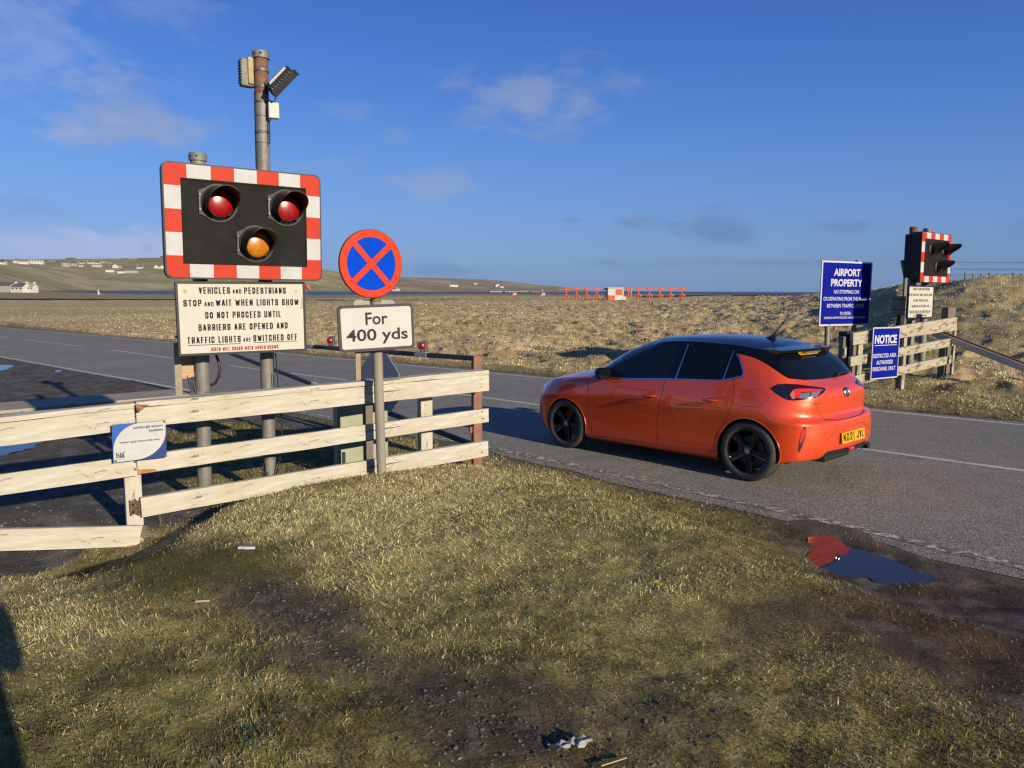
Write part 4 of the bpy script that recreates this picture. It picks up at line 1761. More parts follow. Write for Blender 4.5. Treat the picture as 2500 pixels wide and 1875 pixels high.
# wheel arches (true circles from the side)
for cx_, r_, cz_ in ((0.0, .352, .300), (2.538, .345, .292)):
    arc = [(cx_ + r_ * math.cos(R(a)), cz_ + r_ * math.sin(R(a))) for a in range(0, 181, 9)]
    cut(arc + [(cx_ - r_, .05), (cx_ + r_, .05)], HOLE, patches=(0,), ortho=True, xmin=cx_ - .5 if cx_ > 1 else -.42, xmax=cx_ + .5)
C1 = lambda L_: [c1(*p) for p in L_]
CAs = lambda L_: [cA(*p) for p in L_]
CBs = lambda L_: [cB(*p) for p in L_]
fd = [(384, 350), (381, 500), (386, 600), (405, 675), (425, 694), (700, 735), (795, 747), (800, 640), (808, 500), (835, 410), (845, 340)]
rd = [(845, 340), (835, 410), (808, 500), (800, 640), (795, 747), (1100, 785), (1150, 790), (1152, 700), (1185, 628), (1225, 570), (1252, 480), (1262, 350)]
cut(C1(fd), FDOOR, patches=(0,), only=(BODY,), xmin=.2, xmax=2.4)
cut(C1(rd), RDOOR, patches=(0,), only=(BODY,), xmin=.1, xmax=1.4)
tg = [(1560, 335), (1745, 395), (1745, 480), (1757, 545), (1800, 601), (1880, 603), (1960, 588), (2080, 560), (2080, 290), (1780, 350)]
cut(C1(tg), TGATE, patches=(0,), only=(BODY,), xmax=-.2)
for L_ in ([(384, 356), (381, 500), (386, 600), (405, 672)], [(845, 362), (835, 410), (808, 500), (800, 640), (796, 740)], [(1262, 362), (1252, 480), (1225, 570), (1190, 620)],
           [(1745, 480), (1757, 545), (1800, 601)]):
    seam(C1(L_), 1.5, SEAM, patches=(0,))
seam(C1([(1800, 601), (1880, 603), (1960, 588), (2010, 574)]), 3.0, SEAM, patches=(0,), xmax=-.3)
seam(C1([(385, 690), (700, 734), (800, 748), (1155, 792)]), 1.0, SEAM, patches=(0,), xmin=.2)
seam(C1([(1285, 505), (1330, 425), (1430, 422), (1470, 480), (1400, 525), (1290, 522)]), .9, SEAM, patches=(0,), xmin=-.4, xmax=.4)
cB4 = lambda x, y: (1740 + x * .19892, 880 + y * .19892)
seam([cB4(*p) for p in [(1395, 985), (1475, 905), (1515, 850), (1600, 815), (1700, 800), (1790, 790)]], 1.2, SEAM, patches=(0,), xmax=-.4)  # no gap here: dark line paints the shaded crease round the plate
# orange rear pillar
cut(CBs([(128, 352), (230, 378), (330, 405), (430, 450), (530, 508), (650, 592), (740, 652), (810, 688), (1000, 705), (1000, 800), (-20, 800), (-20, 718), (188, 668), (205, 600)]), CPIL, patches=(1,), xmin=-.42, xmax=.4)
cut(CAs([(285, 678), (340, 492), (450, 395), (620, 292), (800, 228), (1000, 196), (1235, 205), (1140, 460), (1050, 680)]), GL1, patches=(1,), only=(SHELL,), xmin=.4, xmax=2.2)
cut(CAs([(1175, 684), (1345, 225), (1600, 228), (1930, 290), (1790, 695)]), GL2, patches=(1,), only=(SHELL,), xmin=0, xmax=1.4)
cut(CAs([(1812, 700), (1950, 335), (1972, 345), (2050, 600), (2035, 640)]), GL3, patches=(1,), only=(SHELL, CPIL), xmin=0, xmax=1)
seam(CAs([(1330, 228), (1162, 684)]), 3.0, CHR, patches=(1,), xmin=.4)
seam(CAs([(1943, 313), (1800, 700)]), 2.6, CHR, patches=(1,), xmin=0)
for a, b, w in (((300, 686), (1040, 690), 2.2), ((1040, 690), (1800, 712), 2.4), ((1800, 712), (2062, 655), 3.2), ((2062, 655), (2076, 600), 4.0), ((2076, 600), (2040, 480), 4.0), ((2040, 480), (1985, 350), 3.2)):
    seam(CAs([a, b]), w, CHR, patches=(0, 1), xmin=0)
# rear window on the tailgate
cut(CBs([(700, 560), (690, 400), (800, 320), (1700, 320), (1800, 700), (1150, 712), (830, 680)]), RGLASS, patches=(1,), only=(SHELL,), xmax=-.06)
# tail lamp
lamp = [(560, 820), (600, 790), (660, 762), (760, 758), (920, 765), (1060, 785), (1200, 800), (1290, 815), (1305, 835), (1270, 880), (1210, 925), (1150, 955), (1000, 975), (860, 985), (780, 975), (700, 935), (620, 880)]
cut(CBs(lamp), LAMP, patches=(0,), xmax=0)
cut(CBs([(820, 905), (855, 852), (885, 880), (895, 960), (850, 962)]), LPNK, patches=(0,), only=(LAMP,), xmax=0)
cut(CBs([(855, 852), (890, 828), (1000, 822), (1110, 825), (1270, 836), (1240, 858), (1120, 866), (965, 874), (945, 905), (940, 948), (905, 940), (885, 880)]), LRED, patches=(0,), only=(LAMP, LPNK), xmax=0)
cut(CBs([(955, 888), (1095, 872), (1072, 962), (945, 952)]), LCLR, patches=(0,), only=(LAMP,), xmax=0)
cut(CBs([(1108, 872), (1235, 862), (1195, 925), (1086, 962)]), LDRK, patches=(0,), only=(LAMP,), xmax=0)
cut(C1([(1765, 842), (1818, 792), (1895, 776), (1985, 752), (2100, 715), (2060, 800), (1900, 835), (1840, 870)]), DIFF, patches=(0,), xmax=-.4)
cut(C1([(1680, 644), (1690, 650), (1687, 700), (1667, 765), (1649, 798), (1641, 790), (1648, 735), (1660, 680)]), REFL, patches=(0,), xmax=0)
cut(C1([(1674, 660), (1684, 655), (1681, 692), (1664, 738), (1653, 744), (1660, 690)]), RRED, patches=(0,), only=(REFL,), xmax=0)
cut(C1([(116, 388), (150, 382), (163, 390), (140, 404), (122, 412)]), HLMP, patches=(0, 3), xmin=2.6)

# --- gather the parts
byp = {}
for f in bm.faces:
    byp.setdefault(f[lp], []).append(f)


def shell_part(name, pid, mats, sides='both', extra=(), parent=None, push=0.0, label=None, mirror_sep=False):
    """links the marked faces as part(s) with the smooth normals of the uncut shell"""
    groups = [(pid, 0)] + [(p, k + 1) for k, p in enumerate(extra)]
    out = []
    for side in ((1, -1),) if not mirror_sep else ((1,), (-1,)):
        V, FF, MI, NN = [], [], [], []
        for sg in side:
            vid = {}
            for p, mi in groups:
                for f in byp.get(p, []):
                    nm = PATCH[f[lg]][0]
                    c, nn_, fcs, bvh = REF[nm]
                    idx = []
                    for v in f.verts:
                        key = (v.index, f[lg])
                        if key not in vid:
                            loc, no, fi, d = bvh.find_nearest(v.co)
                            q = fcs[fi]
                            dd = np.linalg.norm(c[q] - np.array(v.co), axis=1) + 1e-6
                            w = 1 / dd ** 2
                            nv = (nn_[q] * w[:, None]).sum(0)
                            nv /= np.linalg.norm(nv) + 1e-9
                            p_ = np.array(v.co) + nv * push
                            vid[key] = len(V)
                            V.append((p_[0], p_[1] * sg, p_[2]))
                            NN.append((nv[0], nv[1] * sg, nv[2]))
                        idx.append(vid[key])
                    FF.append(idx if sg > 0 else idx[::-1])
                    MI.append(mi)
        if not FF:
            continue
        me = bpy.data.meshes.new(name)
        me.from_pydata(V, [], FF)
        for mt in mats:
            me.materials.append(mt)
        me.polygons.foreach_set('material_index', MI)
        me.polygons.foreach_set('use_smooth', [True] * len(FF))
        me.update()
        # winding must agree with the normals
        flip = 0
        for p in me.polygons[:50]:
            if p.normal.dot(Vector(NN[p.vertices[0]])) < 0:
                flip += 1
        if flip > 25:
            me.flip_normals()
        me.normals_split_custom_set_from_vertices(NN)
        out.append(place(name, me, parent or car, CARM, label=label))
    return out


bm.verts.index_update()
shell_part('body', BODY, [MT['paint_orange'], MT['seam'], MT['paint_orange']], extra=(SEAM, CPIL))
shell_part('roof', RF, [MT['gloss_black']])
shell_part('hood', HD, [MT['paint_orange']])
shell_part('window_pillar', SHELL, [MT['gloss_black']])
for side_ in (0,):
    FD = shell_part('door', FDOOR, [MT['paint_orange']], mirror_sep=True)
    RD_ = shell_part('door', RDOOR, [MT['paint_orange']], mirror_sep=True)
TG = shell_part('tailgate', TGATE, [MT['paint_orange']])[0]
shell_part('side_window', GL1, [MT['clear_glass']], mirror_sep=True, push=-.002)
shell_part('side_window', GL2, [MT['tint_glass']], mirror_sep=True, push=-.002)
shell_part('quarter_window', GL3, [MT['tint_glass']], mirror_sep=True, push=-.002)
RW = shell_part('rear_window', RGLASS, [MT['tint_glass']], push=-.002)[0]
shell_part('window_trim', CHR, [MT['trim']], mirror_sep=True, push=.003)
TL = shell_part('tail_light', LAMP, [MT['lamp_dark'], MT['lamp_red'], MT['lamp_clear'], MT['lamp_clear'], MT['lamp_pink']], extra=(LRED, LCLR, LDRK, LPNK), mirror_sep=True, push=.003)
shell_part('rear_diffuser', DIFF, [MT['satin_black']])
shell_part('reflector', REFL, [MT['satin_black'], MT['lamp_red']], extra=(RRED,), mirror_sep=True, push=.002)
shell_part('headlight', HLMP, [MT['head_lens']], mirror_sep=True, push=.003)
bm.free()
CARL = dict(M=CARM, local=True)

# wheels, arches, underside
def wheel(x, side):
    yc = .772 * side
    Mw = CARM @ Matrix.Translation((x, yc, .3095)) @ Matrix.Rotation(-math.pi / 2 * side, 4, 'X')
    w = empty('wheel', (0, 0, 0), M=Mw)
    w.parent = car
    w.matrix_parent_inverse = Matrix.Identity(4)
    w.matrix_basis = CARI @ Mw
    I = Matrix.Identity(4)
    # tyre: local z = outwards
    t = MB()
    t.lathe([(.222, -.088), (.245, -.100), (.285, -.100), (.303, -.088), (.3095, -.070), (.3095, -.052), (.303, -.050), (.303, -.046), (.3095, -.044), (.3095, -.004), (.303, -.002), (.303, .002), (.3095, .004), (.3095, .044), (.303, .046), (.303, .050), (.3095, .052), (.3095, .068), (.304, .084), (.291, .093), (.270, .0975), (.245, .096), (.228, .088), (.222, .080)], I, 56)
    t.build('tyre', MT['tyre'], w, Mw, True)
    r = MB()
    r.lathe([(.222, -.085), (.205, -.07), (.198, -.02), (.203, .05), (.212, .072), (.2155, .083), (.2225, .087), (.2265, .084), (.2265, .078)], I, 56)
    r.lathe([(0, .02), (.075, .02), (.080, -.02)], I, 24)
    # five twin-edged spokes
    for k in range(5):
        a0 = R(90 + 72 * k + 8)
        Mr = Matrix.Rotation(a0, 4, 'Z')
        pr = [(.035, -.036, .060), (.035, .036, .060), (.10, .030, .070), (.15, .030, .074), (.214, .047, .078), (.214, -.047, .078), (.15, -.030, .074), (.10, -.030, .070)]
        top = [Mr @ Vector(p) for p in pr]
        low = [Mr @ Vector((p[0], p[1] * 1.05, p[2] - .035)) for p in pr]
        n = len(pr)
        r.add(top + low, [(i, (i + 1) % n, n + (i + 1) % n, n + i) for i in range(n)], 0)
        # raised ridges with a dished middle
        for sg in (-1, 1):
            q = [(.055, sg * .010, .066), (.055, sg * .031, .064), (.214, sg * .046, .081), (.214, sg * .028, .0785)]
            r.add([Mr @ Vector(p) for p in [(.055, 0, .058), (.214, 0, .066)]] + [Mr @ Vector(p) for p in q],
                  [(0, 2, 5, 1) if sg > 0 else (1, 5, 2, 0), (2, 3, 4, 5) if sg > 0 else (5, 4, 3, 2)], 0)
    r.lathe([(.058, .05), (.056, .066), (.034, .072), (0, .073)], I, 28)
    for k in range(5):
        a = R(90 + 72 * k + 44)
        r.cyl((.042 * math.cos(a), .042 * math.sin(a), .06), (.042 * math.cos(a), .042 * math.sin(a), .0705), .007, n=8)
    rim = r.build('rim', MT['alloy'], w, Mw, True)
    h = MB()
    h.lathe([(.0275, .070), (.0275, .0765), (.023, .0785), (.021, .0765), (0, .0765)], I, 24)
    h.build('hub_cap', MT['trim'], w, Mw, True)
    b = MB()
    b.lathe([(.150, .0), (.150, -.012), (.07, -.012), (.07, .0)], I, 32)
    b.lathe([(.150, .0), (.07, .0)], I, 32)
    b.build('brake_disc', MT['galvdark'], w, Mw, True)


for x in (0.0, 2.538):
    for sd in (1, -1):
        wheel(x, sd)
for x, r_, zc in ((0.0, .356, .300), (2.538, .349, .292)):
    for sd in (1, -1):
        mb = MB()
        Mx = Matrix.Translation((x, 0, zc)) @ Matrix.Rotation(-math.pi / 2, 4, 'X')
        prof = [(r_, .845 * sd), (r_ + .004, .60 * sd), (r_, .45 * sd), (.02, .45 * sd)]
        mb.lathe(prof, Mx, 40, 0, True, R(180), R(360))
        mb.build('wheel_arch_liner', MT['well'], car, **CARL)
mb = MB()
mb.box((-.36, -.62, .21), (3.05, .70, .30))
mb.box((.38, -.79, .175), (2.16, .79, .24))
mb.cyl((-.15, -.62, .215), (-.60, -.62, .26), .035)
mb.rbox((-.63, -.10, .225), (-.30, .46, .31), .03)
mb.build('underbody', MT['well'], car, **CARL)
# arch lips
for x, r_, zc in ((0.0, .352, .300), (2.538, .345, .292)):
    for sd in (1, -1):
        pts = []
        for a in range(-12, 193, 6):
            px_, pz_ = x + r_ * math.cos(R(a)), zc + r_ * math.sin(R(a))
            p, n, i, d = FULL.ray_cast(Vector((px_ + .0, 1.5 * sd, max(pz_, .18))), Vector((0, -sd, 0)))
            y = (abs(p.y) if p is not None else .86) * sd
            pts.append((px_, y - .004 * sd, pz_))
        m_ = MB()
        m_.tube(pts, .0075, 6)
        m_.build('arch_lip', MT['paint_orange'], car, **CARL)

# door handles
for (u0, v0), (u1, v1), D_ in (((712, 456), (795, 462), FD), ((1074, 482), (1165, 490), RD_)):
    pa, na = cast(*c1(u0, v0))
    pb, nb = cast(*c1(u1, v1))
    for sd, dr in ((1, D_[0]), (-1, D_[1])):
        m_ = MB()
        a, b = pa.copy(), pb.copy()
        pts = []
        for q in range(9):
            t_ = q / 8
            p = a.lerp(b, t_) + na * (.010 + .022 * math.sin(math.pi * min(1, .12 + t_ * .8)))
            pts.append((p.x, p.y * sd, p.z))
        m_.tube(pts, [.008, .013, .015, .0155, .0155, .0155, .015, .0145, .010], 10)
        m_.build('handle', MT['paint_orange'], dr, **CARL)
        m_ = MB()
        c_ = a.lerp(b, .42) + na * .0015
        ring = []
        tx = (b - a).normalized()
        ty = na.cross(tx)
        for k in range(20):
            an = 2 * math.pi * k / 20
            q = c_ + tx * .055 * math.cos(an) + ty * .024 * math.sin(an) + na * .001
            ring.append((q.x, q.y * sd, q.z))
        m_.add(ring, [tuple(range(20))])
        m_.build('handle_recess_shade', MT['seam'], dr, **CARL)  # flat dark disc painting the shade of a recess behind the handle

# door mirrors
for sd in (1, -1):
    m_ = MB()
    Mm = Matrix.Translation((1.86, .935 * sd, .995)) @ Matrix.Rotation(R(-8) * sd, 4, 'Z')
    prof = rrect(-.105, -.068, .105, .068, .045)
    # housing: rounded section shrinking forwards
    rings = []
    for (xx, sc) in ((-.045, 1.0), (0, 1.0), (.035, .88), (.065, .6), (.08, .2)):
        rings.append([Mm @ Vector((xx, p[0] * sc, p[1] * sc)) for p in prof])
    n = len(prof)
    vs = [q for r_ in rings for q in r_]
    m_.add(vs, [(i * n + k, i * n + (k + 1) % n, (i + 1) * n + (k + 1) % n, (i + 1) * n + k) for i in range(4) for k in range(n)], 0, True)
    m_.add(rings[-1], [tuple(range(n))], 0)
    m_.hexa([Vector(p) for p in [(1.85, .80 * sd, .935), (1.95, .80 * sd, .935), (1.93, .90 * sd, .945), (1.85, .90 * sd, .945), (1.85, .80 * sd, .965), (1.95, .80 * sd, .965), (1.93, .90 * sd, .975), (1.85, .90 * sd, .975)]])
    mm = m_.build('door_mirror', MT['satin_black'], car, **CARL)
    g = MB()
    g.add([Mm @ Vector((-.044, p[0] * .9, p[1] * .88)) for p in prof], [tuple(range(n))])
    g.build('mirror_glass', MT['tint_glass'], mm, **CARL)

# spoiler
m_ = MB()
sec = 25
top_in, top_out, bot_out, bot_in = [], [], [], []
for i in range(sec):
    q = -1 + 2 * i / (sec - 1)
    y = .565 * q
    k = abs(q) ** 2.6
    xi = -.07 + .10 * k
    xo = -.262 + .075 * k
    zo = 1.332 - .006 * k
    zi = 1.349 - .012 * k
    top_in.append((xi, y, zi + .004))
    top_out.append((xo, y, zo))
    bot_out.append((xo + .006, y, zo - .026))
    bot_in.append((xi - .055, y, zi - .075))
vs = top_in + top_out + bot_out + bot_in
n = sec
for a, b in ((0, 1), (1, 2), (2, 3), (3, 0)):
    m_.add(vs, [(a * n + i, a * n + i + 1, b * n + i + 1, b * n + i) for i in range(n - 1)], 0, True)
m_.add([top_in[0], top_out[0], bot_out[0], bot_in[0]], [(0, 1, 2, 3)])
m_.add([top_in[-1], top_out[-1], bot_out[-1], bot_in[-1]], [(0, 1, 2, 3)])
sp = m_.build('spoiler', MT['gloss_black'], car, **CARL)
m_ = MB()
m_.hexa([(-.236, .16, 1.285), (-.236, -.16, 1.285), (-.215, -.16, 1.285), (-.215, .16, 1.285), (-.252, .16, 1.300), (-.252, -.16, 1.300), (-.215, -.16, 1.300), (-.215, .16, 1.300)])
m_.build('brake_lamp', mat('lamp_strip_reflection', (.42, .36, .18), None, rough=.25, coat=1.0), sp, **CARL)  # pale yellow paints the sticker's reflection onto the brake lamp


def decal_frame(u, v, up=(0, 0, 1)):
    p, n = cast(u, v)
    x_ = Vector(up).cross(n).normalized()
    y_ = n.cross(x_)
    return Matrix.Translation(p) @ Matrix((x_, y_, n)).transposed().to_4x4()


# dealer's sticker in the rear window
p0, n0 = cast(*cB(950, 366))
p1, n1 = cast(*cB(1165, 342))
x_ = (p1 - p0).normalized()
n_ = (n0 + n1).normalized()
n_ = (n_ - x_ * n_.dot(x_)).normalized()
y_ = n_.cross(x_)
Ms = Matrix.Translation((p0 + p1) / 2 + n_ * .012) @ Matrix((x_, y_, n_)).transposed().to_4x4()
wd = (p1 - p0).length
m_ = MB()
m_.prism([(-wd / 2 - .02, -.020), (wd / 2 + .02, -.020), (wd / 2 + .02, .020), (-wd / 2 - .02, .020)], -.001, .001, Ms)
stk = m_.build('window_sticker', MT['plate_yellow'], RW, **CARL)
m_ = MB()
fit_text(m_, 'Arnold Clark', -wd / 2, wd / 2, -.011, .012, Ms, .0016, bold=.02)
m_.build('sticker_lettering', MT['letter'], stk, **CARL)

# number plate
zc_ = .455
Mp = Matrix.Translation((-.700, 0, zc_)) @ Matrix((Vector((0, -1, 0)), Vector((.10, 0, 1)).normalized(), Vector((-1, 0, .10)).normalized())).transposed().to_4x4()
m_ = MB()
m_.prism(rrect(-.26, -.0555, .26, .0555, .008, 3), -.006, .003, Mp)
plate = m_.build('number_plate', MT['plate_yellow'], car, **CARL)
m_ = MB()
block_text(m_, 'ND21', -.232, .010, -.036, .044, Mp, .0045, 0, .16, .5)
block_text(m_, 'JVL', .070, .232, -.036, .044, Mp, .0045, 0, .16, .5)
fit_text(m_, 'ARNOLD CLARK', -.04, .04, -.049, -.043, Mp, .0045)
m_.build('plate_lettering', MT['letter'], plate, **CARL)

# badge on the tailgate: ring with a winged beast's outline
p, n = cast(*c1(1941, 433))
x_ = Vector((0, -1, 0))
n = Vector((n.x, 0, n.z)).normalized()
y_ = n.cross(x_)
if y_.z < 0:
    y_ = -y_
Mb = Matrix.Translation(Vector((p.x, 0, p.z)) + n * .003) @ Matrix((x_, y_, n)).transposed().to_4x4()
m_ = MB()
m_.lathe([(.052, 0), (.052, .007), (.047, .011), (.042, .007), (.042, .003)], Mb, 40)
m_.build('badge', MT['trim'], TG, **CARL)
m_ = MB()
m_.lathe([(.042, .003), (0, .004)], Mb, 32)
m_.build('badge_disc', MT['satin_black'], TG, **CARL)
m_ = MB()
m_.prism([(-.036, .012), (-.012, .030), (.004, .024), (.020, .034), (.034, .014), (.018, .010), (.010, -.006), (.022, -.020), (.006, -.036), (-.004, -.018), (-.016, -.030), (-.014, -.004), (-.026, -.004)], .004, .009, Mb)
m_.build('badge_emblem', MT['chrome'], TG, **CARL)
Mn = decal_frame(*c1(1757, 505))
m_ = MB()
fit_text(m_, 'CORSA', -.062, .062, -.009, .009, Mn, .004, bold=.02)
m_.build('model_lettering', MT['chrome'], TG, **CARL)
# wiper
wp = [cast(*cB(x_, y_)) for x_, y_ in ((1445, 640), (1500, 618), (1560, 604), (1610, 598))]
m_ = MB()
m_.tube([p_ + n_ * .022 for p_, n_ in wp], [.012, .010, .008, .007], 8)
m_.cyl(wp[0][0] - wp[0][1] * .005, wp[0][0] + wp[0][1] * .028, .02, n=12)
m_.build('rear_wiper', MT['satin_black'], RW, **CARL)
# parking sensors, fog lamp, tailpipe
for yy in (.50, .18, -.18, -.50):
    q, n, i, d = FULL.ray_cast(Vector((-2, yy, .535)), Vector((1, 0, 0)))
    if q is not None:
        m_ = MB()
        m_.cyl(q + Vector((.003, 0, 0)), q - Vector((.004, 0, 0)), .013, n=14)
        m_.build('parking_sensor', MT['paint_orange'], car, **CARL)
m_ = MB()
m_.rbox((-.695, -.055, .308), (-.66, .055, .336), .006)
m_.build('fog_light', MT['lamp_red'], car, **CARL)
m_ = MB()
m_.cyl((-.45, -.44, .285), (-.61, -.44, .282), .034, .036, n=20, caps=False)
m_.cyl((-.55, -.44, .283), (-.59, -.44, .282), .030, n=16)
m_.build('tailpipe', MT['trim'], car, **CARL)
# aerial
q, n, i, d = FULL.ray_cast(Vector((.245, 0, 3)), Vector((0, 0, -1)))
m_ = MB()
zb_ = q.z
m_.add([(.33, 0, zb_ + .002), (.25, .028, zb_ - .002), (.17, 0, zb_ - .004), (.25, -.028, zb_ - .002), (.215, 0, zb_ + .045)], [(0, 1, 4), (1, 2, 4), (2, 3, 4), (3, 0, 4)], 0, True)
m_.tube([(.225, 0, zb_ + .03), (.15, 0, zb_ + .12), (.04, 0, zb_ + .27)], [.008, .006, .005], 8)
m_.build('aerial', MT['satin_black'], car, **CARL)

# ------------------------------------------------------------------ near side: signals, signs, posts, fence
def c2(x, y):
    return 380 + x * .31339, 360 + y * .31339


def c3(x, y):
    return 560 + x * .19286, 100 + y * .19286


def c5(x, y):
    return x * .36158, 780 + y * .36158


def c6(x, y):
    return 420 + x * .37071, 680 + y * .37071


def c8(x, y):
    return 780 + x * .20498, 540 + y * .20498


def z1(x, y):
    return x * .30139, 850 + y * .30139


def jb(x, y):
    return 400 + x * .22901, 840 + y * .22901


def c7(x, y):
    return 1960 + x * .3375, 520 + y * .3375


def gz(x, y):
    return float(land_z(np.array([x]), np.array([y]), False)[0])


def tx(mb, fr, txt, L_, R_, cap, h, mi=0, bold=.03):
    x0, y0 = fr.inv(*L_, h)
    x1, y1 = fr.inv(*R_, h)
    mid = ((y0 + cap / 2) + (y1 - cap / 2)) / 2
    if bold == 'block':
        return block_text(mb, txt, x0, x1, mid - cap / 2, mid + cap / 2, fr.M, h, mi)
    fit_text(mb, txt, x0, x1, mid - cap / 2, mid + cap / 2, fr.M, h, mi, bold)


MT['lens_red'] = mat('red_signal_lens', (.30, .003, .007), (.20, .002, .005), 40, .28, coat=.5, croughness=.12)
MT['dark_lens'] = mat('dark_red_lens', (.16, .004, .008), None, rough=.3)
MT['lens_amber'] = mat('amber_signal_lens', (.44, .15, .003), (.33, .105, .003), 40, .3, coat=.5, croughness=.12)


def signal(fr, depth, label, parts_rear=True):
    root = empty('warning_signal', fr.M @ Vector((fr.W / 2, 0, -depth)), label, 'traffic signal', 'level crossing style warning signals')
    W, H, M = fr.W, fr.H, fr.M
    b = MB()
    b.prism(rrect(0, 0, W, H, .06), -depth * .55, -.004, M)
    if depth > .2:
        b.prism(rrect(.03, .10, W - .03, H - .04, .03), -depth, -depth * .55, M)
        for z_ in (.25, .5, .75):
            b.box((-.006, H * z_, -depth * .9), (.0, H * z_ + .03, -depth * .3), M=M)
    b.build('housing', MT['black'], root)
    # striped border: squares, seven across and five up
    iw, ih = W / 7 * .74, H / 5 * .66
    bd = MB()

    def ring_cell(x0, y0, x1, y1, mi):
        bd.add([M @ Vector(p) for p in ((x0, y0, 0), (x1, y0, 0), (x1, y1, 0), (x0, y1, 0), (x0, y0, -.006), (x1, y0, -.006), (x1, y1, -.006), (x0, y1, -.006))],
               [(0, 1, 2, 3), (0, 4, 5, 1), (1, 5, 6, 2), (2, 6, 7, 3), (3, 7, 4, 0)], mi)
    e = .012
    for k in range(7):
        mi = 0 if k % 2 == 0 else 1
        xa, xb = max(W / 7 * k, iw), min(W / 7 * (k + 1), W - iw)
        ring_cell(xa, e, xb, ih, mi)
        ring_cell(xa, H - ih, xb, H - e, mi)
    for k in range(1, 4):
        mi = 0 if k % 2 == 0 else 1
        ring_cell(e, H / 5 * k, iw, H / 5 * (k + 1), mi)
        ring_cell(W - iw, H / 5 * k, W - e, H / 5 * (k + 1), mi)
    for cx0, sx in ((e, 1), (W - e, -1)):
        for cy0, sy in ((e, 1), (H - e, -1)):
            r = .05
            pts = []
            ccx, ccy = cx0 + sx * r, cy0 + sy * r
            for q in range(7):
                a = R(90 * q / 6)
                pts.append((ccx - sx * r * math.cos(a), ccy - sy * r * math.sin(a)))
            pts += [(cx0 + sx * (iw - e), cy0), (cx0 + sx * (iw - e), cy0 + sy * (H / 5 - e)), (cx0, cy0 + sy * (H / 5 - e))]
            if sx * sy < 0:
                pts = pts[::-1]
            bd.prism(pts, -.006, 0, M, 0)
    bd.build('striped_border', [MT['red'], MT['white']], root)
    sc = MB()
    for k in range(7):
        if k % 2 == 0:
            for y in (ih * .5, H - ih * .5):
                x = W / 7 * (k + .5)
                if k in (0, 6):
                    x = W / 7 * .4 if k == 0 else W - W / 7 * .4
                sc.cyl(M @ Vector((x, y, 0)), M @ Vector((x, y, .003)), .0055, n=8)
    for k in (2,):
        for x in (iw * .5, W - iw * .5):
            sc.cyl(M @ Vector((x, H / 5 * (k + .5), 0)), M @ Vector((x, H / 5 * (k + .5), .003)), .0055, n=8)
    sc.build('screw', MT['rust'], root)
    pn = MB()
    pn.box((iw, ih, -.003), (W - iw, H - ih, .004), M=M)
    for (xa, ya, xb, yb) in ((iw, ih, W - iw, ih + .012), (iw, H - ih - .012, W - iw, H - ih), (iw, ih + .012, iw + .012, H - ih - .012), (W - iw - .012, ih + .012, W - iw, H - ih - .012)):
        pn.box((xa, ya, .004), (xb, yb, .010), M=M)
    pn.build('panel', MT['blackpanel'], root)
    for (a, b_, mt, lab) in ((.325, .672, 'lens_red', 'left red lamp'), (.755, .672, 'lens_red', 'right red lamp'), (.550, .328, 'lens_amber', 'amber lamp')):
        x, y = a * W, b_ * H
        Ml = M @ Matrix.Translation((x, y, .004))
        lm = MB()
        pts = [(.158 * math.cos(R(t)), .158 * math.sin(R(t))) for t in range(-120, 121, 12)] + [(-.100, .118), (-.158, .095), (-.158, -.095), (-.100, -.118)]
        lm.prism(pts, 0, .012, Ml)
        lm.lathe([(.142, .012), (.142, .022), (.128, .030), (.124, .050)], Ml, 40)
        lamp = lm.build('lamp', MT['black'], root, label=lab)
        hn = MB()
        hn.cyl(Ml @ Vector((-.150, -.075, .016)), Ml @ Vector((-.150, .075, .016)), .007, n=8)
        for s_ in (-.06, .06):
            hn.cyl(Ml @ Vector((-.150, s_, .016)), Ml @ Vector((-.150, s_, .028)), .010, n=10)
        hn.build('hinge', MT['galv'], lamp)
        v = MB()
        n = 40
        ro, ri = .126, .121
        rings = []
        for (r0, r1, f) in ((ro, ro * .965, 1), (ri, ri * .965, 1)):
            a_, b2 = [], []
            for k in range(n + 1):
                t = R(-62 + (360 - 56) * k / n)
                sgn = (math.sin(t) + 1) / 2
                ln = .055 + .200 * smooth01(np.array(sgn * 1.25 - .1)).item()
                a_.append(Ml @ Vector((r0 * math.cos(t), r0 * math.sin(t), .045)))
                b2.append(Ml @ Vector((r1 * math.cos(t), r1 * math.sin(t), .045 + ln)))
            rings += [a_, b2]
        vs = [p for r_ in rings for p in r_]
        m_ = n + 1
        fs = [(k, k + 1, m_ + k + 1, m_ + k) for k in range(n)]
        fs += [(2 * m_ + k, 3 * m_ + k, 3 * m_ + k + 1, 2 * m_ + k + 1) for k in range(n)]
        fs += [(m_ + k, m_ + k + 1, 3 * m_ + k + 1, 3 * m_ + k) for k in range(n)]
        fs += [(0, m_, 3 * m_, 2 * m_), (n, m_ + n, 3 * m_ + n, 2 * m_ + n)]
        v.add(vs, fs, 0, True)
        v.build('hood', MT['black'], lamp)
        ln = MB()
        ln.lathe([(.116, .040), (.112, .052), (.095, .064), (.06, .074), (.03, .078), (0, .079)], Ml, 36)
        ln.lathe([(.121, .040), (.121, .048), (.114, .050)], Ml, 36, mi=1)
        ln.build('lens', [MT[mt], MT['black']], lamp)
    return root


SG = Frame(c2(50, 95), c2(1282, 222), c2(1296, 1038), c2(76, 1022), 6.34, 7.08)
signal(SG, .15, 'large checked-border signal board with two red lamps and one amber on near posts')


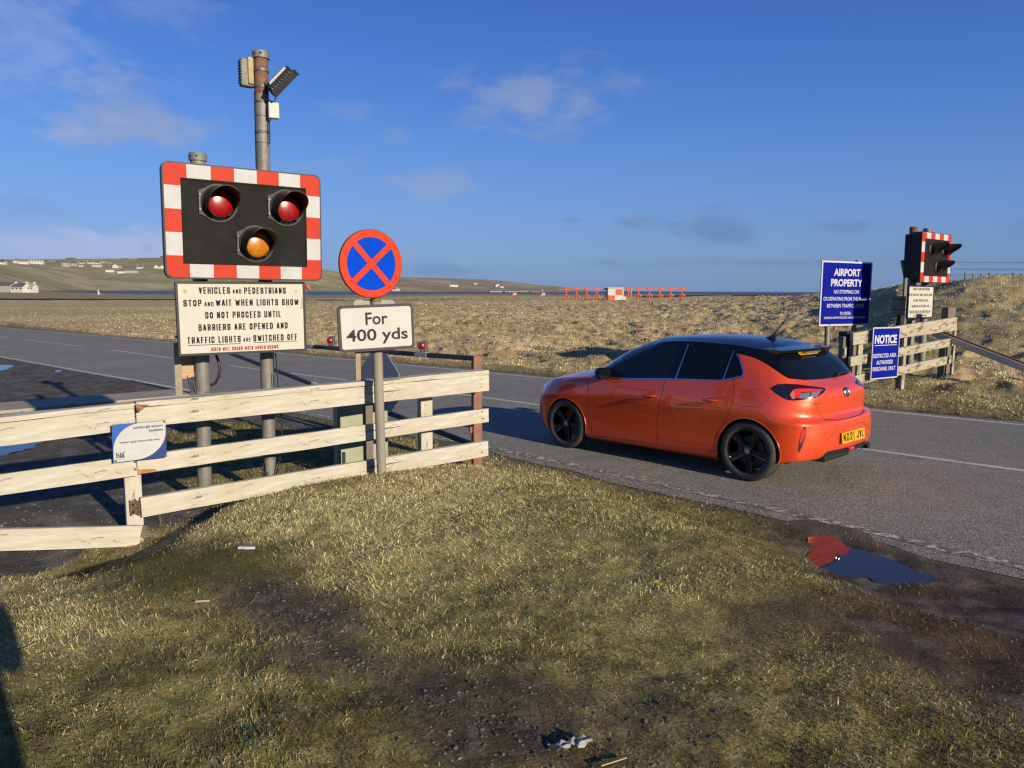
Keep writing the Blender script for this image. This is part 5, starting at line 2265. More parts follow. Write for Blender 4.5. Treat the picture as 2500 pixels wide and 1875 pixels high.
def notice_board(fr, label, near=True):
    root = empty('warning_sign', fr.M @ Vector((fr.W / 2, 0, -.03)), label, 'sign', 'warning text boards under the signals')
    W, H, M = fr.W, fr.H, fr.M
    b = MB()
    b.prism(rrect(0, 0, W, H, .012), -.030, -.004, M)
    e = W * .017
    for (xa, ya, xb, yb) in ((0, 0, W, e), (0, H - e, W, H), (0, e, e, H - e), (W - e, e, W, H - e)):
        b.box((xa, ya, -.004), (xb, yb, .010), M=M)
    b.build('frame', MT['black'], root)
    f = MB()
    f.box((e, e, -.004), (W - e, H - e, .002), M=M)
    face = f.build('sign_face', MT['cream'], root)
    return root, face


TB = Frame(c2(148, 1040), c2(1165, 1050), c2(1171, 1580), c2(175, 1630), 6.45, 7.07)
tb, tbf = notice_board(TB, 'cream board in a black frame telling vehicles and pedestrians to stop, below the near signal')
W_, H_ = TB.W, TB.H
SEGS = [('VEHICLES', 337, 1139, 578, 1089, 1.0), ('AND', 600, 1139, 667, 1104, .68), ('PEDESTRIANS', 690, 1141, 1013, 1090, 1.0),
        ('STOP', 217, 1240, 356, 1186, 1.0), ('AND', 380, 1238, 450, 1203, .68), ('WAIT WHEN LIGHTS SHOW', 470, 1238, 1112, 1178, 1.0),
        ('DO NOT PROCEED UNTIL', 388, 1334, 975, 1272, 1.0), ('BARRIERS ARE OPENED AND', 335, 1431, 1028, 1361, 1.0),
        ('TRAFFIC LIGHTS', 248, 1531, 662, 1466, 1.0), ('ARE', 683, 1513, 742, 1482, .62), ('SWITCHED OFF', 762, 1512, 1102, 1450, 1.0)]


def board_text(fr, face, segs, red, lines, conv, cap, bold='block'):
    m_ = MB()
    for t_, xa, ya, xb, yb, k in segs:
        tx(m_, fr, t_, conv(xa, ya), conv(xb, yb), cap * k, .0035, 0, bold)
    for (xa, ya, xb, yb) in lines:
        a, b = fr.inv(*conv(xa, ya)), fr.inv(*conv(xb, yb))
        ym = (a[1] + b[1]) / 2
        m_.box((a[0], ym - cap * .045, .002), (b[0], ym + cap * .045, .0035), M=fr.M)
    m_.build('lettering', MT['letter'], face)
    m_ = MB()
    for t_, xa, ya, xb, yb, k in red:
        tx(m_, fr, t_, conv(xa, ya), conv(xb, yb), cap * k, .0035, 0, bold)
    m_.build('lettering', MT['redletter'], face, label='red siren lettering')


board_text(TB, tbf, SEGS, [('SIREN WILL SOUND WHEN AMBER SHOWS', 433, 1587, 955, 1539, .60)], [(250, 1543, 662, 1528), (763, 1522, 1098, 1505)], c2, .0575)
m_ = MB()
for (x, y, r_) in ((228, 1122, .014), (1093, 1122, .013)):
    a, b = TB.inv(*c2(x, y))
    m_.prism([(a + r_ * (1 + .4 * math.sin(3 * t)) * math.cos(t), b + r_ * math.sin(t)) for t in [k * .6283 for k in range(10)]], .002, .003, TB.M)
m_.build('rust_stain', mat('rust_stain', (.30, .20, .10), (.37, .29, .18), 60, .7), tbf)
m_ = MB()
a, b = TB.inv(*c2(1125, 1170))
a2, b2 = TB.inv(*c2(1155, 1258))
m_.prism([(a, b2), (a2, b2 + .01), (a2 + .004, b), (a + .01, b - .004), (a + .006, (b + b2) / 2)], .002, .003, TB.M)
m_.build('peeled_patch', mat('peeled_grey', (.25, .25, .22), (.31, .30, .27), 50, .6), tbf)


# --- steel posts
def steel_post(label, top, bot, Yt, Yb, r, bands=(), rust_to=0, cap=False, group=None, matn='galv'):
    pt, pb = at(*top, Yt), at(*bot, Yb)
    pb.z = gz(pb.x, pb.y) - .15
    root = empty('steel_post', pb, label, 'post', group)
    m_ = MB()
    cut_ = pt.lerp(pb, rust_to) if rust_to else pt
    m_.cyl(cut_, pb, r, r, 28)
    m_.build('shaft', MT[matn], root)
    if rust_to:
        m_ = MB()
        m_.cyl(pt, cut_, r * .97, r * .99, 28)
        m_.build('rusty_top', MT['rust'], root)
    ax = (pt - pb).normalized()
    for (px, kind) in bands:
        # height on the post where the band is seen
        tt = (px - top[1]) / (bot[1] - top[1])
        c_ = pt.lerp(pb, tt)
        m_ = MB()
        if kind == 't':
            m_.cyl(c_ - ax * .003, c_ + ax * .003, r + .004, n=28)
        elif kind == 'b':
            m_.cyl(c_ - ax * .012, c_ + ax * .012, r + .007, n=28)
        elif kind == 'c':
            m_.cyl(c_ - ax * .028, c_ + ax * .028, r + .012, n=28)
            for s_ in (-1, 1):
                d = Vector((s_ * .8, -.6, 0)).normalized()
                m_.box((-.016, -.016, -.026), (.016, .016, .026), M=Matrix.Translation(c_ + d * (r + .02)))
                m_.cyl(c_ + d * (r + .02) + Vector((-.03, -.012, 0)), c_ + d * (r + .02) + Vector((.03, -.012, 0)), .007, n=8)
        m_.build('clamp' if kind == 'c' else 'band', MT['galvdark'] if kind != 'c' else MT['galv'], root)
    if cap:
        m_ = MB()
        m_.cyl(pt - ax * .045, pt + ax * .012, r + .012, n=28)
        m_.cyl(pt + ax * .012, pt + ax * .018, r + .004, n=28)
        for s_ in (-.35, .35):
            d = Vector((s_, -1, 0)).normalized()
            m_.cyl(pt - ax * .005 + d * (r + .008), pt - ax * .005 + d * (r + .035), .009, n=8)
        m_.build('cap', MT['galv'], root)
    return root


steel_post('short grey steel pole behind the left side of the near signal', c2(327, 62), (499, 1215), 6.84, 6.93, .0625,
           [(jb(420, 315)[1], 'c'), (jb(430, 905)[1], 't'), (jb(430, 915)[1], 't')], 0.0, True, 'steel poles carrying the near signal')
p2 = steel_post('tall grey pole with rusty top rising above the near signal', c3(398, 160), (657, 1180), 7.20, 7.20, .0625,
                [(c3(0, y)[1], k) for y, k in ((350, 'b'), (365, 't'), (533, 'b'), (700, 't'), (712, 't'), (862, 't'), (1042, 'b'), (1165, 't'))] +
                [(jb(0, 403)[1], 't'), (jb(0, 912)[1], 't')], .085, True, 'steel poles carrying the near signal')
# cable strip and loose cables on the tall pole
m_ = MB()
m_.tube([at(*c3(323, 640), 7.176), at(*c3(333, 1040), 7.176), at(*c3(345, 1600), 7.176)], .011, 6)
m_.build('cable', MT['cable'], p2)
m_ = MB()
m_.tube([at(*c3(492, 750), 7.139), at(*c3(545, 770), 7.139), at(*c3(575, 765), 7.139), at(*c3(587, 700), 7.139)], .005, 6)
m_.build('cable', MT['cable'], p2)
m_ = MB()
m_.tube([at(*c3(525, 985), 7.139), at(*c3(505, 1035), 7.139), at(*c3(512, 1290), 7.139)], .006, 6)
m_.build('cable', MT['cable'], p2)
m_ = MB()
m_.tube([at(*jb(1190, 95), 7.139), at(*jb(1200, 200), 7.139), at(*jb(1222, 490), 7.139), at(*jb(1250, 760), 7.139), at(*jb(1262, 970), 7.139), at(*jb(1235, 1240), 7.139), at(*jb(1195, 1400), 7.139)], .007, 6)
m_.build('cable', MT['cable'], p2)
m_ = MB()
m_.tube([at(*jb(1175, 300), 7.120), at(*jb(1160, 480), 7.120), at(*jb(1060, 800), 7.120), at(*jb(1055, 1000), 7.120), at(*jb(1080, 1250), 7.120), at(*jb(1095, 1420), 7.120)], .004, 6)
m_.build('cable', MT['cable'], p2)
m_ = MB()
m_.tube([at(*jb(1075, 1395), 7.102), at(*jb(1125, 1365), 7.102), at(*jb(1110, 1400), 7.102), at(*jb(1060, 1380), 7.102)], .003, 5)
m_.build('cable', MT['cable'], p2)

# floodlights and junction boxes on the pole
MT['yellowed'] = mat('yellowed_casing', (.25, .18, .08), (.34, .27, .13), 16, .6, c3=(.22, .17, .09), c3scale=6, c3amt=.4)
MT['offwhite'] = mat('off_white_casing', (.42, .40, .35), (.46, .44, .41), 10, .6)
MT['boxgrey'] = mat('grey_casing', (.13, .13, .11), (.19, .19, .16), 16, .6)
root = empty('floodlight', at(*c3(245, 540), 7.195), 'yellowed square floodlight on the left of the tall pole, facing away', 'floodlight', 'floodlights on the tall pole')
P0 = at(*c3(245, 400), 7.176)
Mf = Matrix.Translation(P0) @ Matrix.Rotation(R(38), 4, 'Z')
m_ = MB()
m_.rbox((-.075, -.030, -.125), (.045, .055, .112), .012, M=Mf)
m_.build('casing', MT['boxgrey'], root)
m_ = MB()
for k in range(8):
    m_.box((-.082, -.025, -.100 + k * .025), (-.073, .045, -.090 + k * .025), M=Mf)
m_.build('cooling_fins', MT['galvdark'], root)
m_ = MB()
m_.rbox((-.02, -.050, -.105), (.028, -.030, .125), .006, M=Mf)
m_.build('bracket', MT['yellowed'], root)
m_ = MB()
m_.box((.03, -.02, -.05), (.12, .02, .05), M=Mf)
m_.build('arm', MT['rust'], root)

root = empty('floodlight', at(*c3(600, 700), 7.176), 'white and black floodlight tilted on the right side of the tall pole', 'floodlight', 'floodlights on the tall pole')
C0 = at(*c3(712, 560), 7.139)
e1 = Vector((.70, .06, .71)).normalized()
nn = Vector((.62, .42, -.63))
nn = (nn - e1 * nn.dot(e1)).normalized()
e2 = nn.cross(e1)
Mf = Matrix.Translation(C0) @ Matrix((e1, e2, nn)).transposed().to_4x4() @ Matrix.Scale(.86, 4)
m_ = MB()
m_.hexa([Mf @ Vector(p) for p in [(-.105, -.085, -.135), (.115, -.085, -.135), (.115, .085, -.135), (-.105, .085, -.135), (-.150, -.135, -.02), (.150, -.135, -.02), (.150, .135, -.02), (-.150, .135, -.02)]])
m_.build('casing', MT['offwhite'], root)
m_ = MB()
m_.rbox((-.165, -.145, -.022), (.165, .145, .006), .006, M=Mf)
m_.rbox((.150, -.145, -.045), (.176, .145, .010), .006, M=Mf)
m_.hexa([Mf @ Vector(p) for p in [(-.152, -.137, -.065), (.150, -.137, -.065), (.150, .137, -.065), (-.152, .137, -.065), (-.158, -.141, -.02), (.158, -.141, -.02), (.158, .141, -.02), (-.158, .141, -.02)]])
for k in range(9):
    m_.box((-.14 + k * .034, -.136, -.115), (-.126 + k * .034, .136, -.06), M=Mf)
m_.build('bezel', MT['black'], root)
m_ = MB()
m_.hexa([Mf @ Vector(p) for p in [(-.155, -.06, -.10), (-.10, -.06, -.128), (-.10, .06, -.128), (-.155, .06, -.10), (-.168, -.10, -.03), (-.150, -.10, -.03), (-.150, .10, -.03), (-.168, .10, -.03)]])
m_.build('end_cover', MT['black'], root)
m_ = MB()
m_.tube([at(*c3(490, 545), 7.158), at(*c3(545, 520), 7.120), at(*c3(650, 555), 7.065)], .014, 8)
m_.box((-.03, -.02, -.02), (.03, .02, .02), M=Matrix.Translation(at(*c3(510, 540), 7.139)))
m_.build('bracket', MT['galvdark'], root)
m_ = MB()
m_.rbox((-.040, -.03, -.070), (.052, .03, .068), .008, M=Matrix.Translation(at(*c3(550, 882), 7.139)) @ Matrix.Rotation(R(25), 4, 'Z'))
root = m_.build('junction_box', MT['offwhite'], None, Matrix.Translation(at(*c3(550, 950), 7.139)))
tag(root, 'small cream cable box strapped to the tall pole below the floodlights', 'cable box')
m_ = MB()
m_.cyl(at(*c3(526, 950), 7.130), at(*c3(526, 980), 7.130), .014, n=10)
m_.build('cable_gland', MT['white'], root)

# cable box, clamp and cables on the short pole
root = empty('junction_box', at(*jb(275, 345), 6.860), 'beige cable box clamped beside the left pole below the text board', 'cable box')
MT['beige'] = mat('beige_casing', (.33, .20, .11), (.38, .25, .15), 12, .6, c3=(.32, .18, .09), c3scale=5, c3amt=.35)
Mj = Matrix.Translation(at(*jb(240, 215), 6.897)) @ Matrix.Rotation(R(35), 4, 'Z')
m_ = MB()
m_.rbox((-.055, -.05, -.085), (.085, .06, .12), .006, M=Mj)
m_.build('box', MT['beige'], root)
m_ = MB()
m_.rbox((-.075, -.065, -.125), (.070, .03, -.070), .005, M=Mj)
m_.cyl(Mj @ Vector((.0, -.07, -.10)), Mj @ Vector((.0, -.09, -.10)), .014, n=10)
m_.build('bracket', MT['beige'], root)
for pts in ([(262, 350), (285, 430), (318, 560)], [(310, 348), (325, 420), (345, 560)]):
    m_ = MB()
    m_.tube([at(*jb(*p), 6.841) for p in pts], .0125, 8)
    m_.build('cable', MT['cable'], root)
m_ = MB()
m_.tube([at(*jb(*p), 6.915) for p in [(555, 110), (585, 190), (598, 270), (585, 350), (545, 420), (500, 440)]], .013, 8)
tag(m_.build('cable', MT['cable'], None, Matrix.Translation(at(*jb(555, 110), 6.915))), 'thick black cable looping out beside the left pole under the text board', 'cable')
# channel post left of it
pt, pb = at(*jb(163, 110), 6.757), at(*jb(168, 650), 6.757)
m_ = MB()
m_.box((-.026, -.004, 0), (.030, .004, pt.z - pb.z + .1), M=Matrix.Translation(pb) @ Matrix.Rotation(R(20), 4, 'Z'))
m_.box((-.026, .004, 0), (-.020, .05, pt.z - pb.z + .1), M=Matrix.Translation(pb) @ Matrix.Rotation(R(20), 4, 'Z'))
tag(m_.build('channel_post', mat('olive_steel', (.20, .18, .12), (.27, .24, .17), 10, .5, .3), None, Matrix.Translation(pb)),
    'narrow olive steel channel standing at the left edge of the near text board', 'post')

# --- no-stopping sign on its post
root = empty('road_sign', at(913, 560, 6.98), 'round red and blue no-stopping sign with a red cross', 'sign')
Cn = at(907, 644, 7.05)
an = R(35.0)
ux = Vector((math.cos(an), math.sin(an), 0))
nz_ = Vector((math.sin(an), -math.cos(an), 0))
Md = Matrix.Translation(Cn) @ Matrix((ux, Vector((0, 0, 1)), nz_)).transposed().to_4x4() @ Matrix.Rotation(R(-2.5), 4, 'Z')
Rr = .308
MT['sign_red'] = mat('sign_red', (.50, .040, .014), (.46, .035, .012), 6, .6, spec=.12)
MT['sign_blue'] = mat('sign_blue', (.0, .046, .46), (.0, .042, .42), 6, .7, spec=.05)
circ = lambda r, n=72: [(r * math.cos(2 * math.pi * k / n), r * math.sin(2 * math.pi * k / n)) for k in range(n)]
m_ = MB()
m_.lathe([(0, -.030), (Rr - .004, -.030), (Rr, -.026), (Rr, -.004)], Md, 72)
m_.lathe([(Rr, -.004), (Rr - .004, -.001), (Rr - .0045, -.001)], Md, 72)
m_.build('backing', MT['black'], root)
m_ = MB()
m_.prism(circ(Rr * .80), -.003, .0, Md)
m_.build('blue_field', MT['sign_blue'], root)
m_ = MB()
m_.lathe([(Rr * .985, -.004), (Rr * .985, .002), (Rr * .775, .002), (Rr * .775, -.002)], Md, 72)
bw = Rr * .088
for s_ in (1, -1):
    Mx = Md @ Matrix.Rotation(R(45 * s_), 4, 'Z')
    m_.box((-Rr * .79, -bw, -.001), (Rr * .79, bw, .0030 if s_ > 0 else .0024), M=Mx)
m_.build('red_symbol', MT['sign_red'], root)

PLF = Frame(c8(213, 1010), c8(1107, 973), c8(1137, 1512), c8(240, 1570), 6.84, 7.18)
root = empty('road_sign', PLF.M @ Vector((PLF.W / 2, 0, -.02)), 'white plate with grey border reading For 400 yds under the round sign', 'sign')
m_ = MB()
m_.prism(rrect(0, 0, PLF.W, PLF.H, .045), -.022, 0, PLF.M)
m_.build('backing', mat('dark_grey_border', (.045, .038, .045), (.055, .047, .053), 8, .6, spec=.2), root)
m_ = MB()
e = .026
m_.prism(rrect(e, e, PLF.W - e, PLF.H - e, .024), .0, .002, PLF.M)
fc = m_.build('sign_face', mat('clean_white_face', (.43, .425, .405), (.40, .395, .375), 5, .6, spec=.2), root)
m_ = MB()
tx(m_, PLF, 'For', c8(550, 1230), c8(808, 1084), .112, .0032, 0, .018)
tx(m_, PLF, '400 yds', c8(322, 1432), c8(1048, 1268), .106, .0032, 0, .018)
m_.build('lettering', mat('grey_lettering', (.030, .023, .027), None, rough=.6, spec=.1), fc)
SB = Frame((862, 733), (962, 731), (964, 860), (864, 862), 7.02, 7.34)
m_ = MB()
m_.prism(rrect(0, 0, SB.W, SB.H, .04), -.006, .006, SB.M)
for y in (.25, .75):
    m_.box((SB.W * .1, SB.H * y - .012, .006), (SB.W * .9, SB.H * y + .012, .02), M=SB.M)
tag(m_.build('road_sign', mat('grey_green_metal', (.24, .25, .21), (.28, .29, .25), 6, .5), None, SB.M.copy()),
    'pale grey back of another sign showing above the white distance plate', 'sign')
pt, pb = at(912, 575, 7.15), at(933, 1180, 7.15)
pb.z = gz(pb.x, pb.y) - .15
root = empty('sign_post', pb, 'round grey post carrying the round sign and the distance plate', 'post')
m_ = MB()
m_.cyl(pt, pb, .0445, n=24)
m_.build('shaft', mat('bleached_grey_post', (.19, .17, .14), (.25, .225, .185), 9, .75, stretch=(1, 1, .25), c3=(.13, .11, .085), c3scale=4, c3amt=.4), root)
m_ = MB()
q = at(917, 722, 7.15)
m_.cyl(q - Vector((0, 0, .055)), q + Vector((0, 0, .055)), .047, n=24)
m_.build('rusty_collar', MT['rust'], root)

# --- white rail fence
def board(name, L_, R_, thick, parent, mt, ext=(0, 0), back=0.0, ragged=0.006, ends=(0, 0), seed=0, tall=None):
    """L_/R_: (u, v of the front face's upper edge, v of its lower edge, Y)"""
    tl, bl = at(L_[0], L_[1], L_[3]), at(L_[0], L_[2], L_[3])
    tr, br = at(R_[0], R_[1], R_[3]), at(R_[0], R_[2], R_[3])
    a, b = (tl + bl) / 2, (tr + br) / 2
    hL, hR = (tl - bl).length, (tr - br).length
    d = (b - a)
    a2 = a - d * ext[0]
    b2 = b + d * ext[1]
    L = (b2 - a2).length
    x_ = (b2 - a2).normalized()
    n_ = x_.cross(Vector((0, 0, 1))).normalized()
    if n_.y > 0:
        n_ = -n_
    z_ = n_.cross(x_)
    if z_.z < 0:
        z_ = -z_
    y_ = z_.cross(x_)
    M = Matrix.Translation(a2) @ Matrix((x_, y_, z_)).transposed().to_4x4()
    sg = 1 if y_.dot(n_) < 0 else -1        # +y is away from the viewer when sg = 1
    N_ = max(24, int(L / .05))
    m_ = MB()
    ring = []
    h0 = hL + (hR - hL) * 0
    for i in range(N_ + 1):
        t = i / N_
        x = t * L
        h = (hL + (hR - hL) * t) / 2
        w = lambda k: float(fbm(np.array([x * 2.2]), np.array([k * 7.1 + seed]), 3, 3)[0] - .5) * ragged * 2
        xe = x
        r = []
        for q, (yy, zz) in enumerate(((back, h), (back, -h), (back + thick, -h), (back + thick, h))):
            dx = 0
            if (i == 0 and ends[0]) or (i == N_ and ends[1]):
                dx = (random.random() - .5) * 2 * (ends[0] if i == 0 else ends[1])
            r.append((x + dx, sg * (yy), zz + w(q)))
        # broken boards get a splintered end
        ring.append(r)
    vs = [p for r in ring for p in r]
    fs = [(i * 4 + k, (i + 1) * 4 + k, (i + 1) * 4 + (k + 1) % 4, i * 4 + (k + 1) % 4) for i in range(N_) for k in range(4)]
    fs += [(0, 1, 2, 3), tuple(N_ * 4 + k for k in (3, 2, 1, 0))]
    m_.add(vs, fs)
    o = m_.build(name, mt, parent, M, True)
    return o, M, sg, L


def wpost(u0, u1, vt, vb, Y, depth, parent, mt, name='post', rot=33, low=.1):
    a, b = at(u0, vb, Y), at(u1, vb, Y)
    t = at((u0 + u1) / 2, vt, Y)
    w = (b - a).length
    c = (a + b) / 2
    zb = gz(c.x, c.y) - low
    M = Matrix.Translation((c.x, c.y, zb)) @ Matrix.Rotation(R(rot), 4, 'Z') @ Matrix.Rotation(R(-90), 4, 'Y')
    # grain runs along local x (upwards)
    m_ = MB()
    m_.rbox((0, -w / 2 / math.cos(R(rot)) * .9, 0), (t.z - zb, w / 2 / math.cos(R(rot)) * .9, -depth) if False else (t.z - zb, w / 2, depth), .006)
    M2 = Matrix.Translation((c.x, c.y, zb)) @ Matrix.Rotation(R(rot), 4, 'Z') @ Matrix(((0, 1, 0, 0), (0, 0, 1, 0), (1, 0, 0, 0), (0, 0, 0, 1)))
    return m_.build(name, mt, parent, M2, True)


fb = at(333, 1285, 6.1)
fence = empty('rail_fence', (fb.x, fb.y, gz(fb.x, fb.y)), 'weathered white three-rail fence across the foreground left with a fallen bottom rail', 'fence')
W1, WB = MT['wood'], MT['woodbare']
# right-hand length
board('cap_rail', (333, 983, 995.5, 6.10), (1194, 903.5, 914, 8.12), .135, fence, W1, seed=1)
board('rail', (333, 996.5, 1044.5, 6.11), (1194, 915, 953.5, 8.13), .045, fence, W1, seed=2)
board('rail', (335, 1114, 1158, 6.11), (1193, 997, 1030.5, 8.13), .045, fence, W1, seed=3)
board('rail', (345, 1216, 1263, 6.11), (1192, 1076, 1112.5, 8.13), .045, fence, W1, seed=4)
# left-hand length
board('cap_rail', (0, 1019, 1032, 5.60), (330, 984, 996.5, 6.07), .135, fence, W1, ext=(.9, 0), seed=5)
board('rail', (0, 1033, 1089.6, 5.61), (330, 997.5, 1048, 6.08), .045, fence, W1, ext=(.9, 0), seed=6)
board('rail', (0, 1160.5, 1208.7, 5.61), (333, 1114, 1160, 6.08), .045, fence, W1, ext=(.9, 0), seed=7)
fallen, Mfl, sgf, Lf = board('rail', (0, 1293, 1345.5, 5.46), (352, 1284.5, 1333, 5.93), .045, fence, W1, ext=(.9, 0), seed=8, ends=(0, .05))
fallen['label'] = 'dropped bottom rail with a splintered end'
m_ = MB()
rs_ = random.Random(4)
for k in range(12):
    z = -.075 + .150 * k / 11
    ln = .02 + .10 * rs_.random() * (1.2 if k < 8 else .6)
    x0 = Lf - .02 - (.05 if k < 5 else 0)
    m_.hexa([(x0, sgf * .004, z - .006), (x0 + ln, sgf * .012, z - .002), (x0 + ln, sgf * .030, z - .002), (x0, sgf * .040, z - .006), (x0, sgf * .004, z + .006), (x0 + ln, sgf * .012, z + .002), (x0 + ln, sgf * .030, z + .002), (x0, sgf * .040, z + .006)])
m_.build('splinters', WB, fallen, Mfl, True)
jp = wpost(314, 350, 985, 1292, 6.14, .10, fence, W1)
wpost(1029, 1059, 918, 1176, 8.02, .09, fence, W1)
wpost(896, 914, 925, 1170, 7.50, .09, fence, WB)  # dark timber on this post stands in for the sign post's shadow
wpost(-330, -290, 1010, 1400, 5.30, .10, fence, W1)
# rot on the joint post and rust stains on the rails
m_ = MB()
a, b = at(318, 1219, 6.125), at(346, 1258, 6.125)
M_r = Matrix.Translation(((a.x + b.x) / 2, (a.y + b.y) / 2, (a.z + b.z) / 2)) @ Matrix.Rotation(R(33), 4, 'Z')
hh = (a.z - b.z) / 2
m_.add([M_r @ Vector(p) for p in [(-.045, -.004, -hh), (-.01, -.004, -hh * .8), (.02, -.004, -hh * 1.1), (.046, -.004, -hh), (.048, -.004, hh * .5), (.04, -.004, hh), (.012, -.004, hh * .75), (-.004, -.004, hh * 1.15), (-.022, -.004, hh * .8), (-.047, -.004, hh * 1.05)]], [tuple(range(10))])
m_.build('rotten_patch', mat('rotten_timber', (.045, .028, .018), (.11, .08, .05), 40, .95, stretch=(1, 1, .2)), jp)
for (pts, Y) in (([(1112, 985), (1160, 980), (1250, 978), (1275, 990), (1240, 1005), (1160, 1015), (1112, 1022)], 6.09),):
    m_ = MB()
    m_.add([at(*z1(*p), Y + (p[0] - 1112) / 150 * .05) for p in pts], [tuple(range(len(pts)))])
    m_.build('rust_stain', mat('orange_rust_stain', (.30, .09, .025), (.38, .19, .08), 30, .8), fence)
m_ = MB()
pts = [(1095, 452), (1150, 458), (1215, 456), (1190, 470), (1165, 485), (1150, 505), (1118, 512), (1108, 495), (1102, 475)]
m_.add([at(*z1(*p), 6.02 + (p[0] - 1095) / 150 * .06) for p in pts], [tuple(range(len(pts)))])
m_.build('rotten_patch', mat('brown_rot', (.13, .055, .03), (.24, .15, .09), 40, .95), fence)

# nail heads where the rails meet their posts
for u, Y in ((332, 6.085), (906, 7.46), (1044, 7.79), (1176, 8.10)):
    for v in {332: (1015, 1033, 1128, 1146, 1232, 1250), 906: (944, 975, 1041, 1060, 1128, 1150), 1044: (936, 962, 1018, 1038, 1100, 1120), 1176: (926, 944, 1005, 1022, 1084, 1104)}[u]:
        q = at(u + ((v * 7) % 9 - 4) * 1.1, v, Y - .03)
        dq = Vector((.58, -.81, 0))
        m_ = MB()
        m_.cyl(q - dq * .02, q + dq * .004, .006, n=8)
        m_.build('nail', MT['rust'], fence)

# --- byelaws plaque
BY = Frame(z1(908, 622), z1(1340, 585), z1(1352, 882), z1(918, 928), 5.93, 6.17)
root = empty('byelaws_sign', BY.M @ Vector((BY.W / 2, 0, -.01)), 'small blue and white airport byelaws plaque screwed to the white fence', 'sign')
MT['plaque_blue'] = mat('plaque_blue', (.02, .085, .34), None, rough=.5, spec=.2)
m_ = MB()
m_.box((0, 0, -.008), (BY.W, BY.H, -.002), M=BY.M)
m_.build('plate', MT['plaque_blue'], root)
W_, H_ = BY.W, BY.H
m_ = MB()
nv = (.012, .035, .16)
pts = [(W_ * .42, .002)]
m_.prism([(W_ * .45, 0.0), (W_, 0), (W_, H_ * .62), (W_ * .93, H_ * .40), (W_ * .80, H_ * .20), (W_ * .62, H_ * .07)], -.002, -.0012, BY.M)
m_.build('navy_corner', mat('plaque_navy', nv, None, rough=.35), root)
lens = []
for k in range(15):
    t = R(90 + 90 * k / 14)
    lens.append((W_ * .52 + W_ * .51 * math.cos(t), H_ * .30 + H_ * .69 * math.sin(t)))
lens += [(0.004, H_ * .004)]
for k in range(15):
    t = R(-90 + 90 * k / 14)
    lens.append((W_ * .40 + W_ * .59 * math.cos(t), H_ * .70 + H_ * .69 * math.sin(t)))
lens += [(W_ - .002, H_ - .002)]
m_ = MB()
m_.prism(lens, -.0012, 0, BY.M)
fc = m_.build('white_leaf', MT['white'], root)
m_ = MB()
cp = .030
tx(m_, BY, 'sumburgh airport', z1(1080, 656), z1(1320, 612), .020, .001, 0, .028)
tx(m_, BY, 'byelaws', z1(1210, 676), z1(1320, 646), .020, .001, 0, .028)
tx(m_, BY, 'byelaws apply beyond this point.', z1(970, 775), z1(1295, 726), .015, .001, 0, .028)
tx(m_, BY, 'hia', z1(943, 893), z1(1008, 840), .046, .001, 0, .03)
a = BY.inv(*z1(945, 905))
b = BY.inv(*z1(1008, 897))
m_.box((a[0], a[1] - .001, 0), (b[0], a[1] + .001, .001), M=BY.M)
c_ = BY.inv(*z1(995, 845))
m_.prism([(c_[0] - .016, c_[1] - .004), (c_[0] + .002, c_[1] - .002), (c_[0] + .020, c_[1] + .018), (c_[0] + .010, c_[1] + .002), (c_[0] + .016, c_[1] - .006), (c_[0] + .002, c_[1] - .008)], 0, .001, BY.M)
m_.build('lettering', mat('slate_lettering', (.03, .032, .05), None, rough=.6, spec=.1), fc)
m_ = MB()
for x, y in ((924, 630), (1330, 595), (1340, 868), (935, 913)):
    a = BY.inv(*z1(x, y))
    m_.cyl(BY.M @ Vector((a[0], a[1], -.002)), BY.M @ Vector((a[0], a[1], .006)), .009, n=12)
m_.build('screw', MT['rust'], root)

# --- cabinet behind the fence
q = at(852, 1140, 8.2)
zb = gz(q.x, q.y)
root = empty('utility_cabinet', (q.x, q.y, zb), 'pale green utility cabinet behind the middle of the white fence', 'cabinet')
MT['palegreen'] = mat('pale_green_casing', (.28, .29, .20), (.25, .26, .165), 5, .6, c3=(.17, .20, .10), c3scale=2.5, c3amt=.42)
Mc = Matrix.Translation((q.x + .02, q.y + .12, zb - .05)) @ Matrix.Rotation(R(20), 4, 'Z')
m_ = MB()
m_.rbox((-.18, -.16, 0), (.36, .20, .99), .008, M=Mc)
m_.build('casing', MT['palegreen'], root)
m_ = MB()
m_.rbox((-.16, -.172, .07), (.34, -.160, .95), .004, M=Mc)
dr = m_.build('door', MT['palegreen'], root)
m_ = MB()
m_.box((-.14, -.178, .17), (-.105, -.172, .30), M=Mc)
m_.build('lock', MT['black'], dr)

# --- open barrier gate along the road
MT['gatebrown'] = mat('rusty_brown_paint', (.15, .060, .035), (.22, .10, .06), 10, .65, c3=(.09, .03, .02), c3scale=4, c3amt=.42)
MT['gateblack'] = mat('dark_boom_paint', (.035, .032, .034), (.055, .05, .05), 12, .5)
G0 = at(1164, 1127, 8.40)
GD = Vector((-.674, .738, 0)).normalized()


def Lof(u):
    k = (u - 1250) / F
    return (k * G0.y - G0.x) / (GD.x - k * GD.y)


def gp(L, z):
    p = G0 + GD * L
    return Vector((p.x, p.y, z))


